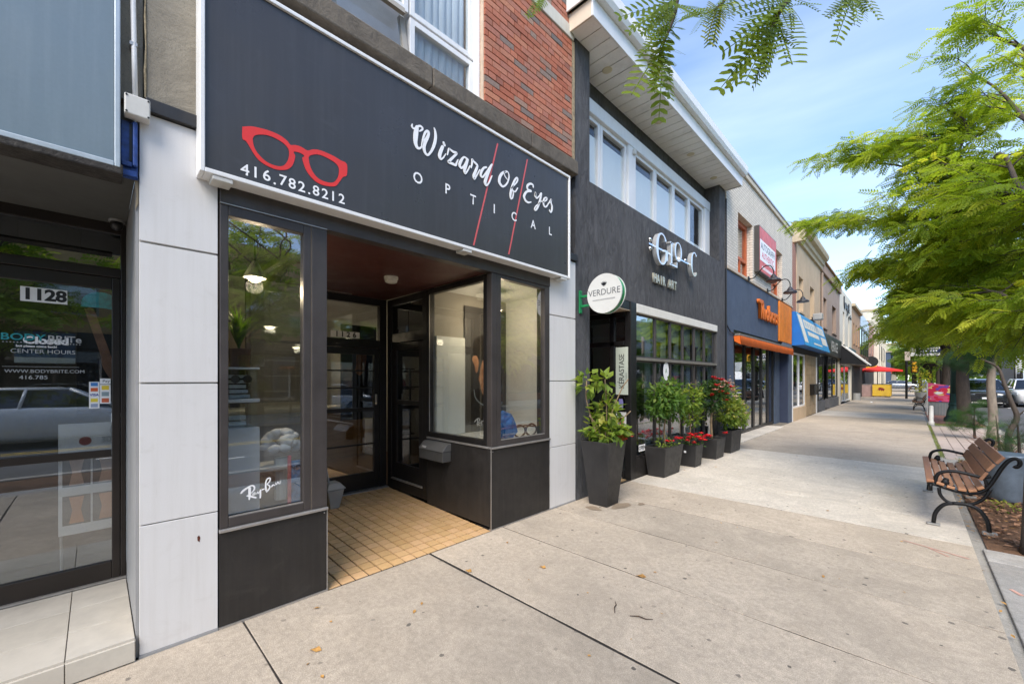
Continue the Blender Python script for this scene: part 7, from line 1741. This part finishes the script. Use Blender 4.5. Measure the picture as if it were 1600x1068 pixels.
def auto_tree(lab, x, y, h_fork, crown, nl, seed, mat, tmpl, size, step, trunk_r=0.17, n2=10, l2=1.0, n3=5, l3=0.55, group='street trees', bark=None, z0=-0.03, name='locust_tree'):
    """crown = (rx, ry, zlow, zhigh)"""
    t = thing(name, lab, 'tree', (x, y, z0), group); r = np.random.default_rng(seed); mb = MB(); twigs = []
    j = lambda s: r.normal(0, s)
    mb.tube(cat_rom([(x, y, z0), (x, y, z0+0.35), (x+j(.04), y+j(.04), h_fork*0.6), (x+j(.06), y+j(.06), h_fork), (x+j(.1), y+j(.1), h_fork+0.9)], 4), list(np.interp(np.arange(17), [0, 2, 5, 16], [trunk_r*1.45, trunk_r*1.12, trunk_r, trunk_r*0.55])), 10)
    rx, ry, zl, zh = crown
    for k in range(nl):
        a = 2.399*k + r.uniform(-0.3, 0.3); u = (k+0.5)/nl; z = zl + (zh-zl)*u; prof = math.sin(math.pi*min(1, 0.18+0.80*u))**0.7
        e = np.array([x + rx*prof*math.cos(a)*r.uniform(0.7, 1.0), y + ry*prof*math.sin(a)*r.uniform(0.7, 1.0), z])
        s = np.array([x, y, h_fork*0.9 + (zh-h_fork)*0.35*u]); mid = (s+e)/2 + np.array([0, 0, 0.35*(1-u)+0.15])
        q = branch(mb, [tuple(s), tuple(mid), tuple(e)], trunk_r*0.34, 0.012); subs(mb, q, r, n2, l2, n3, l3, twigs, 0.014)
    mb.build('trunk', bark or M_bark, t, smooth=True)
    T = ([], [], [], [], []); sprays(twigs, r, step, size, T); emit_leaves(t, T, tmpl, mat)
    return t
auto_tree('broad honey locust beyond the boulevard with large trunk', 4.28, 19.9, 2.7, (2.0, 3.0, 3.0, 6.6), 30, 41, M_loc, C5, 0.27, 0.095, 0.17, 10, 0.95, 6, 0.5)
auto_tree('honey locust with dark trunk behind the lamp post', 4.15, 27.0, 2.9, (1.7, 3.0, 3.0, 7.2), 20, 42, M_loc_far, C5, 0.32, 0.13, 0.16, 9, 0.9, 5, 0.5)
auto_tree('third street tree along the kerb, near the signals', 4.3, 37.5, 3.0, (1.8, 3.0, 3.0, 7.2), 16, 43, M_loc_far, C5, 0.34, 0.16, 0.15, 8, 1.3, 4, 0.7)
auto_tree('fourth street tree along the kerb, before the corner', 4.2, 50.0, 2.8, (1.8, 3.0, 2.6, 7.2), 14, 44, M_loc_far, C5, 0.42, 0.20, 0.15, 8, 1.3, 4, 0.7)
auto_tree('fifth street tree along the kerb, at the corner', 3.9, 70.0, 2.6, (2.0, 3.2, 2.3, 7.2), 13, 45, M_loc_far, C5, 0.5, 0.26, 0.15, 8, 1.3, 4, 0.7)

# pine beside the bench and small evergreens
M_needle = leafmat('pine_needle', (0.018, 0.050, 0.018), (0.035, 0.085, 0.030), (0.075, 0.13, 0.05), 0.25)
NEED = ([], [])
for k in range(7):
    a = R(-60+20*k); b = len(NEED[0]); d_ = (math.cos(a), math.sin(a)); 
    for z_ in (0.0,):
        NEED[0].extend([(0.1*k/7, 0, 0), (d_[0]*0.5+0.012*d_[1], d_[1]*0.5-0.012*d_[0], 0.05*math.sin(k)), (d_[0], d_[1], 0.12*math.cos(k*2)), (d_[0]*0.5-0.03*d_[1], d_[1]*0.5+0.03*d_[0], 0.05*math.sin(k))]); NEED[1].append((b, b+1, b+2, b+3))
def tufts(parent, mat, blobs, dens, size, seed, nm='foliage'):
    r = np.random.default_rng(seed); P, Fw, Nn, S, To = [], [], [], [], []
    for (cx, cy, cz, rx, ry, rz) in blobs:
        n = int(dens*rx*ry*rz*4.2); d = rdir(r, n); rad = r.uniform(0.1, 1, n)**0.4
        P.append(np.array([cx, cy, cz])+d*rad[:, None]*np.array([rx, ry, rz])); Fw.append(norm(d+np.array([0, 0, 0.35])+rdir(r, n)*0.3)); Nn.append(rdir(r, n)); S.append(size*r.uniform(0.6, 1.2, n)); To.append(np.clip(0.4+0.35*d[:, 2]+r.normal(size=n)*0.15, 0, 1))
    return scatter(nm, mat, parent, *NEED, *[np.concatenate(a) for a in (P, Fw, Nn, S, To)])
pn = thing('pine_tree', 'slim pale trunk with dark pine boughs behind the bench', 'tree', (4.42, 15.2, -0.03))
MB().tube(cat_rom([(4.42,15.2,-0.03),(4.44,15.2,0.6),(4.40,15.18,1.4),(4.45,15.2,2.2),(4.5,15.25,3.2)], 4), list(np.interp(np.arange(17), [0, 3, 16], [0.11, 0.085, 0.06])), 10).build('trunk', M_bark_l, pn, smooth=True)
bm2 = MB(); 
for e in ((3.85,15.0,2.05),(4.05,15.3,2.3),(4.75,15.1,2.1),(4.2,14.8,1.95)): bm2.tube([(4.44,15.2,1.75), ((4.44+e[0])/2,(15.2+e[1])/2,(1.75+e[2])/2+0.08), e], [0.03,0.02,0.01], 6)
bm2.build('boughs', M_bark, pn); tufts(pn, M_needle, [(3.95,15.0,2.02,0.34,0.4,0.20), (4.25,15.1,2.25,0.36,0.4,0.22), (4.6,15.1,2.18,0.25,0.3,0.18), (4.1,15.0,1.85,0.30,0.35,0.15)], 2600, 0.17, 61)
tw = thing('dead_sapling', 'bare crooked dark sapling stem behind the bench', 'sapling', (4.37, 12.3, -0.03))
mb = MB(); mb.tube(cat_rom([(4.37,12.3,-0.03),(4.36,12.3,0.45),(4.46,12.3,0.78),(4.40,12.3,1.05),(4.30,12.3,1.45),(4.22,12.3,1.75),(4.0,12.25,1.92)], 4), list(np.interp(np.arange(25), [0, 24], [0.055, 0.015])), 8)
for e in (((4.46,12.3,0.80),(4.62,12.3,0.98)),((4.42,12.3,0.95),(4.34,12.35,1.06)),((4.36,12.3,0.35),(4.75,12.3,0.55)),((4.40,12.3,0.55),(4.3,12.3,0.66))): mb.tube([e[0], ((e[0][0]+e[1][0])/2, 12.32, (e[0][2]+e[1][2])/2+0.02), e[1]], [0.018,0.012,0.005], 5)
mb.build('trunk', M_bark, tw, smooth=True)
M_ever = leafmat('young_evergreen', (0.028, 0.085, 0.022), (0.06, 0.15, 0.035), (0.13, 0.24, 0.06), 0.3)
e1 = thing('small_evergreen', 'small spreading evergreen left of the slim pale trunk', 'shrub', (4.18, 15.9, 0)); tufts(e1, M_ever, [(4.10,15.9,0.50,0.34,0.34,0.24), (4.32,15.8,0.72,0.2,0.24,0.22), (3.95,15.9,0.34,0.26,0.28,0.16)], 2600, 0.13, 62); MB().tube([(4.2,15.9,-0.03),(4.18,15.88,0.4),(4.2,15.9,0.8)], [0.03,0.02,0.008], 6).build('stem', M_bark, e1)
e2 = thing('small_evergreen', 'upright young evergreen in front of the crooked sapling', 'shrub', (4.18, 11.6, 0)); tufts(e2, M_ever, [(4.17,11.6,0.34,0.18,0.2,0.14), (4.15,11.6,0.55,0.13,0.15,0.18), (4.13,11.6,0.78,0.07,0.08,0.15), (4.30,11.55,0.36,0.13,0.14,0.12)], 5200, 0.10, 63); MB().tube([(4.2,11.6,-0.03),(4.17,11.6,0.3),(4.13,11.6,0.85)], [0.028,0.018,0.006], 6).build('stem', M_bark, e2)
e3 = thing('dark_conifer_shrub', 'dark conifer shrub at the right edge beside the barrel', 'shrub', (4.10, 8.85, 0)); tufts(e3, M_needle, [(4.10,8.85,0.55,0.20,0.22,0.26), (4.02,8.8,0.82,0.10,0.10,0.16), (4.2,8.8,0.35,0.2,0.2,0.2)], 3600, 0.10, 64); MB().tube([(4.10,8.85,-0.02),(4.05,8.8,0.9)], [0.03,0.01], 6).build('stem', M_bark, e3)
dw = thing('dry_shrub', 'dry reddish twiggy shrub below the slim pale trunk', 'shrub', (4.2, 13.6, 0)); mb = MB(); r_ = random.Random(2)
for k in range(60):
    a = r_.uniform(0, 6.28); l = r_.uniform(0.15, 0.45); b = (4.25+r_.uniform(-.15,.3), 13.3+r_.uniform(-.6,.5), -0.02); mb.tube([b, (b[0]+0.4*l*math.cos(a), b[1]+0.4*l*math.sin(a), 0.5*l), (b[0]+l*math.cos(a), b[1]+l*math.sin(a), 0.8*l)], [0.007, 0.005, 0.002], 4)
mb.build('twigs', pm('dry_red_twig', (0.20, 0.09, 0.055), 0.9, var=0.3), dw)
# grass and weeds in the boulevard
def grass(name, lab, areas, n, h, seed):
    r = np.random.default_rng(seed); k = len(areas); idx = r.integers(0, k, n); A = np.array(areas)[idx]
    P = np.stack([A[:, 0]+(A[:, 1]-A[:, 0])*r.random(n), A[:, 2]+(A[:, 3]-A[:, 2])*r.random(n), np.full(n, -0.02)], 1)
    up = norm(np.stack([r.normal(0, .4, n), r.normal(0, .4, n), np.ones(n)], 1)); tv = [(0, -0.05, 0), (0.5, -0.04, 0.03), (1, 0, 0.15), (0.5, 0.04, 0.03)]
    return tag(kind(scatter(name, leafmat('grass_leaf', (0.10, 0.16, 0.03), (0.19, 0.24, 0.05), (0.36, 0.34, 0.10), 0.3), None, tv, [(0, 1, 2, 3)], P, up, rdir(r, n), h*r.uniform(.5, 1.2, n), np.clip(r.normal(.5, .25, n), 0, 1)), 'stuff'), lab, 'grass')
grass('grass_patch', 'patchy short grass at the edges of the boulevard pavers', [(3.62, 4.7, 10.25, 11.5), (3.45, 4.7, 19.25, 20.1), (3.425, 3.475, 11.5, 20.0)], 5200, 0.06, 71)
for k, (x, y, s, lab) in enumerate(((3.78, 7.35, 0.12, 'bright green weed in the mulch under the bench'), (4.05, 7.2, 0.09, 'small green weed beside the barrel foot'), (4.1, 8.45, 0.10, 'leafy weed behind the barrel'))):
    t = thing('weed', lab, 'plant', (x, y, 0), 'weeds in the mulch bed'); bushy('foliage', t, M_lf_y, [(x, y, 0.05, s, s, 0.05)], 16000, 0.045, 80+k, tone0=0.6); MB().tube([(x, y, -0.01), (x, y, 0.05)], 0.004, 4).build('stem', M_stem, t)
# ------------------------------------------------------------------ vehicles
M_tyre = pm('tyre_rubber', (0.015, 0.015, 0.016), 0.85, var=0.2)
M_rim = pm('alloy_rim', (0.45, 0.45, 0.46), 0.3, 0.9, var=0.1)
M_carglass = glass('car_glass', (0.10, 0.12, 0.12), 0.10)
M_lens = pm('headlamp_lens', (0.75, 0.77, 0.78), 0.12, 0.3, var=0.1)
M_tail = pm('tail_lamp', (0.35, 0.01, 0.01), 0.2)
def paint(name, col, metal=0.3): return pm(name, col, 0.25, metal, var=0.03, coat=1.0)
def loft(mb, st, n_pts):
    for i in range(len(st)-1):
        for k in range(n_pts): pass
def make_car(lab, loc, rz, col, kind_='sedan', cat='car', group='cars on the street'):
    """front at y = 0 facing -y, length along +y; then turned and placed"""
    t = thing('parked_car' if 'parked' in lab else 'car', lab, cat, (0, 0, 0), group)
    H = {'sedan': (1.45, 0.98), 'suv': (1.66, 1.08), 'pickup': (1.85, 1.18)}[kind_]; roof, belt = H
    L = {'sedan': 4.6, 'suv': 4.55, 'pickup': 5.6}[kind_]; Wd = {'sedan': 0.90, 'suv': 0.93, 'pickup': 0.98}[kind_]
    hood = belt - 0.06
    st = [(0.0, 0.70, 0.36, hood-0.28), (0.08, 0.84, 0.26, hood-0.16), (0.35, 0.95, 0.20, hood-0.07), (1.1, 1.0, 0.19, hood), (1.5, 1.0, 0.19, belt), (L*0.6, 1.0, 0.19, belt+0.02), (L-0.7, 0.98, 0.22, belt+0.02), (L-0.15, 0.92, 0.28, belt-0.03), (L, 0.80, 0.42, belt-0.22)]
    vs = []; fs = []; n = 12
    for (y, wf, z0, z1) in st:
        w_ = Wd*wf; zm = z0+(z1-z0)*0.55
        vs += [(-w_*0.88,y,z0),(-w_*0.98,y,z0+0.10),(-w_,y,zm),(-w_*0.97,y,z1-0.10),(-w_*0.88,y,z1-0.02),(-w_*0.5,y,z1+0.015),(w_*0.5,y,z1+0.015),(w_*0.88,y,z1-0.02),(w_*0.97,y,z1-0.10),(w_,y,zm),(w_*0.98,y,z0+0.10),(w_*0.88,y,z0)]
    for i in range(len(st)-1):
        for k in range(n): fs.append((i*n+k, (i+1)*n+k, (i+1)*n+(k+1) % n, i*n+(k+1) % n))
    fs += [tuple(range(n)), tuple(range((len(st)-1)*n, len(st)*n))[::-1]]
    MB().add(vs, fs).build('body', col, t, smooth=True)
    ys = {'sedan': (1.15, 1.95, 3.35, 4.15), 'suv': (1.10, 1.85, 3.95, 4.40), 'pickup': (1.35, 1.95, 3.15, 3.40)}[kind_]
    wb, wt = Wd*0.90, Wd*0.70
    b = [(-wb, ys[0], belt-0.03), (wb, ys[0], belt-0.03), (wb, ys[3], belt), (-wb, ys[3], belt)]; u = [(-wt, ys[1], roof-0.05), (wt, ys[1], roof-0.05), (wt, ys[2], roof-0.04), (-wt, ys[2], roof-0.04)]
    for nm, q in (('windscreen', (0, 1, 5, 4)), ('side_window', (1, 2, 6, 5)), ('rear_window', (2, 3, 7, 6)), ('side_window', (3, 0, 4, 7))):
        P = (b+u); MB().add([P[i] for i in q], [(0, 1, 2, 3)]).build(nm, M_carglass, t)
    rf = MB(); rf.add(u + [(-wt*0.8, ys[1]+0.15, roof), (wt*0.8, ys[1]+0.15, roof), (wt*0.8, ys[2]-0.15, roof), (-wt*0.8, ys[2]-0.15, roof)], [(0,1,5,4),(1,2,6,5),(2,3,7,6),(3,0,4,7),(4,5,6,7)]).build('roof', col, t, smooth=True)
    pil = MB()
    for i in range(4): pil.tube([b[i], u[i]], 0.035, 6)
    for s_ in (-1, 1): pil.tube([(s_*(wb+0.0), (ys[0]+ys[3])/2+0.1, belt-0.02), (s_*wt, (ys[1]+ys[2])/2, roof-0.05)], 0.035, 6); pil.tube([(s_*wt, ys[1], roof-0.05), (s_*wt, ys[2], roof-0.04)], 0.03, 6)
    pil.build('pillars', col, t, smooth=True)
    box('cabin', M_dark, t, -wb*0.85, wb*0.85, ys[0]+0.25, ys[3]-0.2, 0.4, belt-0.1)
    for yy in (0.85, L-0.95):
        for s_ in (-1, 1):
            x = s_*Wd*0.90
            wl_ = MB().lathe([(0.20, -0.10), (0.31, -0.11), (0.335, -0.07), (0.335, 0.07), (0.31, 0.11), (0.20, 0.10)], (x, yy, 0.335), 22, 'x').build('tyre', M_tyre, t)
            MB().lathe([(0.0, -0.105), (0.20, -0.108), (0.215, 0.0), (0.20, 0.108), (0.0, 0.105)], (x, yy, 0.335), 16, 'x').build('rim', M_rim, wl_)
            MB().lathe([(0.36, -0.012), (0.40, 0.012)], (s_*(Wd+0.002), yy, 0.335), 18, 'x').build('wheel_arch', M_tyre, t)
    for s_ in (-1, 1):
        MB().hexa([(s_*0.42, 0.02, hood-0.30), (s_*0.80*Wd/0.9, 0.16, hood-0.30), (s_*0.82*Wd/0.9, 0.40, hood-0.30), (s_*0.42, 0.2, hood-0.30)], [(s_*0.45, 0.06, hood-0.19), (s_*0.80*Wd/0.9, 0.22, hood-0.16), (s_*0.82*Wd/0.9, 0.42, hood-0.16), (s_*0.45, 0.2, hood-0.19)]).build('headlight', M_lens, t)
        box('tail_light', M_tail, t, s_*0.60*Wd/0.9, s_*0.80*Wd/0.9, L-0.14, L-0.02, belt-0.22, belt-0.08); box('mirror', col, t, s_*(Wd+0.02), s_*(Wd+0.20), ys[0]+0.28, ys[0]+0.40, belt, belt+0.13, 0.03)
    box('grille', M_black, t, -0.42, 0.42, -0.015, 0.05, hood-0.34, hood-0.20); box('lower_grille', M_black, t, -0.55, 0.55, -0.02, 0.05, 0.34, 0.50); box('bumper_strip', M_trim, t, -0.62, 0.62, -0.03, 0.03, 0.26, 0.30, 0.01); box('number_plate', M_whiteprint, t, -0.16, 0.16, -0.045, -0.022, 0.50, 0.60)
    if kind_ == 'pickup':
        box('bed_floor', M_black, t, -0.8, 0.8, 3.5, L-0.1, belt-0.2, belt+0.025)
    t.location = loc; t.rotation_euler = (0, 0, rz)
    return t
make_car('dark grey parked car facing the camera at the kerb', (6.15, 36.0, -0.13), 0.0, paint('dark_grey_paint', (0.030, 0.034, 0.038), 0.5), 'suv')
make_car('silver hatchback crossing at the far corner', (4.2, 89.6, -0.13), R(90), paint('silver_paint', (0.36, 0.38, 0.41), 0.6), 'sedan')
make_car('white car driving past across the road', (10.7, 1.5, -0.13), R(180), paint('white_paint', (0.74, 0.75, 0.76), 0.0), 'sedan')
make_car('silver pickup parked at the opposite kerb', (12.1, 24.5, -0.13), R(180), paint('silver_white_paint', (0.55, 0.56, 0.58), 0.3), 'pickup', 'pickup')
make_car('pale grey parked car behind the dark grey one', (6.1, 43.5, -0.13), 0.0, paint('pale_grey_paint', (0.45, 0.46, 0.47), 0.3), 'sedan')
make_car('white van like car parked farther along the kerb', (6.0, 62.0, -0.13), 0.0, paint('van_white', (0.7, 0.7, 0.7), 0.0), 'suv')
make_car('white van like vehicle driving towards camera at right edge', (8.35, 38.0, -0.13), 0.0, paint('bright_white_paint', (0.78, 0.78, 0.78), 0.0), 'suv')
make_car('dark blue car waiting beyond the corner', (7.6, 99.0, -0.13), 0.0, paint('dark_blue_paint', (0.02, 0.035, 0.08), 0.4), 'suv')
make_car('red car driving far down the road', (10.9, 78.0, -0.13), R(180), paint('red_paint', (0.30, 0.02, 0.02), 0.2), 'sedan')
tk = thing('box_truck', 'grey box truck with white cab on the road at right edge', 'truck', (10.2, 52, -0.13))
M_boxw = pm('truck_box_white', (0.62, 0.62, 0.60), 0.5, var=0.05, streak=0.2); M_boxg = pm('truck_side_grey', (0.26, 0.25, 0.24), 0.6, var=0.12, streak=0.2)
box('box_body', M_boxw, tk, 9.0, 11.4, 51.6, 58.0, 0.65, 3.45, 0.03); box('side_panel', M_boxg, tk, 8.985, 8.999, 51.75, 57.9, 0.75, 3.3); box('corner_post', M_black, tk, 8.97, 9.05, 51.55, 51.62, 0.65, 3.4)
MB().hexa([(9.2,49.6,0.35),(11.2,49.6,0.35),(11.2,51.5,0.35),(9.2,51.5,0.35)], [(9.25,50.2,2.35),(11.15,50.2,2.35),(11.2,51.5,2.45),(9.2,51.5,2.45)]).build('cab', pm('cab_white', (0.68, 0.69, 0.70), 0.3, coat=1.0), tk, 0.05)
MB().add([(9.35,49.92,1.35),(11.05,49.92,1.35),(11.0,50.17,2.22),(9.4,50.17,2.22)], [(0,1,2,3)]).build('windscreen', M_carglass, tk); box('side_window', M_carglass, tk, 9.17, 9.19, 50.3, 51.2, 1.45, 2.15); box('chassis', M_black, tk, 9.4, 11.0, 50.0, 58.0, 0.4, 0.64)
for yy in (50.5, 56.4):
    for x in (9.35, 11.05):
        wl_ = MB().lathe([(0.25, -0.14), (0.44, -0.15), (0.47, -0.1), (0.47, 0.1), (0.44, 0.15), (0.25, 0.14)], (x, yy, 0.34), 20, 'x').build('tyre', M_tyre, tk); MB().lathe([(0.0, -0.14), (0.25, -0.145), (0.25, 0.145), (0.0, 0.14)], (x, yy, 0.34), 14, 'x').build('rim', M_rim, wl_)
for s_ in (9.02, 11.38): box('mirror', M_black, tk, s_-0.09, s_+0.09, 50.0, 50.08, 1.5, 1.95, 0.02)
box('bumper', M_grey, tk, 9.2, 11.2, 49.5, 49.62, 0.25, 0.6, 0.03)
for x in (9.5, 10.9): box('headlight', M_lens, tk, x-0.16, x+0.16, 49.57, 49.61, 0.72, 0.9)

# ------------------------------------------------------------------ the other side of the road, seen in the shop glass
opw = box('opposite_sidewalk', M_kerb, None, 13.2, 16.95, -60.0, 84.0, -0.18, -0.01, 0.01); kind(opw, 'structure')
def opposite(name, lab, y0, y1, h, mat, wins, zwb=3.9, zwt=5.5, cor=None, shop_mat=None):
    t = thing(name, lab, 'building', (0, (y0+y1)/2, 0)); a, b = y0, y1
    ctr = a+b
    facade(t, a, b, h, 3.25, mat, [(ctr-v, ctr-u) for u, v in reversed(wins)], zwb=zwb, zwt=zwt, fmat=M_greyclad)
    n = max(2, int((b-a)/2.6))
    for k in range(n): window(t, 'shopfront_window', 'x', a+0.2+k*(b-a-0.4)/n, a+0.1+(k+1)*(b-a-0.4)/n, 0.5, 2.6, 0.07, M_black, M_glass_d, -0.05, 0.06)
    box('stall_riser', shop_mat or mat, t, -0.3, 0.0, a, b, 0.0, 0.498); box('sign_band', shop_mat or M_dark, t, -0.3, 0.08, a, b, 2.62, 3.24, 0.01); box('cornice', cor or M_sand, t, -0.35, 0.18, a, b, h+0.002, h+0.28, 0.02); box('shop_back', M_dark, t, -1.5, -1.4, a, b, 0.0, 2.61)
    t.location = (17.0, (y0+y1)/2, 0); t.rotation_euler = (0, 0, math.pi)
    return t
M_ochre = pm('ochre_brick', (0.46, 0.30, 0.14), 0.85, var=0.12, scale=2, streak=0.2)
opposite('opposite_dark_building', 'dark brown shop across the road behind the camera', -18.0, -3.2, 6.4, pm('dark_brown_brick', (0.10, 0.065, 0.045), 0.9, var=0.2), [(-16, -14), (-11, -9), (-6.5, -4.6)])
opposite('opposite_ochre_building', 'ochre brick two storey block across the road', -3.1, 9.8, 6.9, M_ochre, [(-1.5, 0.1), (1.6, 3.2), (4.4, 6.0), (7.4, 9.0)])
opposite('opposite_red_building', 'low red brown brick shop across the road', 11.0, 29.0, 4.9, pm('red_brown_brick', (0.27, 0.10, 0.06), 0.9, var=0.15), [(13, 15), (17, 19), (21, 23), (25, 27)], zwb=3.4, zwt=4.4)
opposite('opposite_grey_building', 'grey rendered block farther along the opposite side', 29.2, 55.0, 7.2, pm('mid_grey_render', (0.30, 0.29, 0.27), 0.9, var=0.1), [(31, 33), (36, 38), (42, 44), (48, 50)])
opposite('opposite_buff_building', 'buff block at the opposite corner', 55.2, 84.0, 8.2, M_tan, [(58, 60), (64, 66), (70, 72), (77, 79)])
for k, (x, y, lab) in enumerate(((13.9, -2.6, 'tree across the road, behind the white car'), (13.9, 3.4, 'tree across the road before the ochre block'), (14.0, 10.2, 'tree across the road at the end of the ochre block'), (14.1, 17.0, 'tree across the road before the low red shop'), (14.0, 30.0, 'tree across the road before the grey block'), (14.0, 48.0, 'tree across the road near the box truck'), (14.0, 68.0, 'tree across the road near the far corner'))):
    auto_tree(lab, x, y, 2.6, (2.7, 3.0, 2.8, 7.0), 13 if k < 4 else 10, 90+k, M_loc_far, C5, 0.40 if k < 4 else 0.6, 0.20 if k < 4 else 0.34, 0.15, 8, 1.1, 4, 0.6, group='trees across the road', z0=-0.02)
# beyond the corner
fs_ = box('far_sidewalk', M_kerb, None, -40.0, 4.9, 95.2, 300.0, -0.18, -0.01); kind(fs_, 'structure')
for (nm, lab, x0, x1, y0, y1, h, mat) in (('far_dark_shop', 'dark shop with red sign beyond the side street', -12, 0.6, 97, 112, 6.2, M_slate), ('far_pale_block', 'pale block beyond the dark far shop', -12, 1.0, 113, 140, 8.5, M_cream2), ('far_red_block', 'red brick block far down the left side', -12, 0.8, 141, 190, 7.5, M_rbrick), ('far_grey_tower', 'plain grey block far down the right side', 18, 34, 98, 140, 10.0, M_kerb), ('far_brown_block', 'brown block far down the right side', 18, 34, 142, 220, 8.0, M_mauve)):
    t = thing(nm, lab, 'building', ((x0+x1)/2, (y0+y1)/2, 0)); box('wall', mat, t, x0, x1, y0, y1, 0.0, h, 0.02); box('cornice', M_sand, t, x0-0.15, x1+0.15, y0-0.15, y1+0.15, h+0.002, h+0.3, 0.02)
    xf = x1 if x1 < 5 else x0; s_ = 1 if x1 < 5 else -1
    for k in range(int((y1-y0)/4)):
        f = MB().box(xf+0.002*s_, xf+0.06*s_, y0+1+k*4, y0+3+k*4, 3.8, 5.4).build('window', M_black, t); box('pane', M_glass_d, f, xf+0.061*s_, xf+0.068*s_, y0+1.1+k*4, y0+2.9+k*4, 3.9, 5.3)
    box('shop_window', M_glass_d, t, xf+0.003*s_, xf+0.05*s_, y0+0.6, y1-0.6, 0.5, 2.5); box('sign_band', M_redsl if 'red sign' in lab else M_grey, t, xf+0.003*s_, xf+0.12*s_, y0+0.3, y1-0.3, 2.55, 3.3)
    for k in range(3): box('front_window', M_glass_d, t, x1-3.0-3.2*k, x1-1.2-3.2*k, y0-0.05, y0-0.003, 0.6, 2.5) if x1 < 5 else box('front_window', M_glass_d, t, x0+1.2+3.2*k, x0+3.0+3.2*k, y0-0.05, y0-0.003, 0.6, 2.5)
for k, (x, y, lab) in enumerate(((3.4, 100.0, 'first tree beyond the side street, left'), (3.6, 114.0, 'second tree beyond the side street, left'), (4.0, 132.0, 'third tree beyond the side street, left'), (14.4, 104.0, 'tree beyond the side street, right'), (14.4, 122.0, 'farther tree beyond the side street, right'))):
    auto_tree(lab, x, y, 2.4, (4.2, 4.4, 2.4, 8.2), 12, 120+k, M_loc_far, C5, 0.85, 0.42, 0.18, 7, 1.5, 4, 0.9, group='trees beyond the corner')
r = np.random.default_rng(200); n = 9000
xx = r.uniform(-90, 130, n); yy = r.uniform(215, 260, n); hh = 7 + 4*np.sin(xx*0.11)+2.5*np.sin(xx*0.31+1)
zz = r.random(n)**0.7*hh
tag(kind(scatter('distant_wood', M_loc_far, None, *LEAF, np.stack([xx, yy, zz], 1), rdir(r, n), rdir(r, n, 0.8), r.uniform(1.6, 3.0, n), np.clip(r.normal(0.4, 0.2, n), 0, 1)), 'stuff'), 'distant mass of green trees closing the street', 'trees')
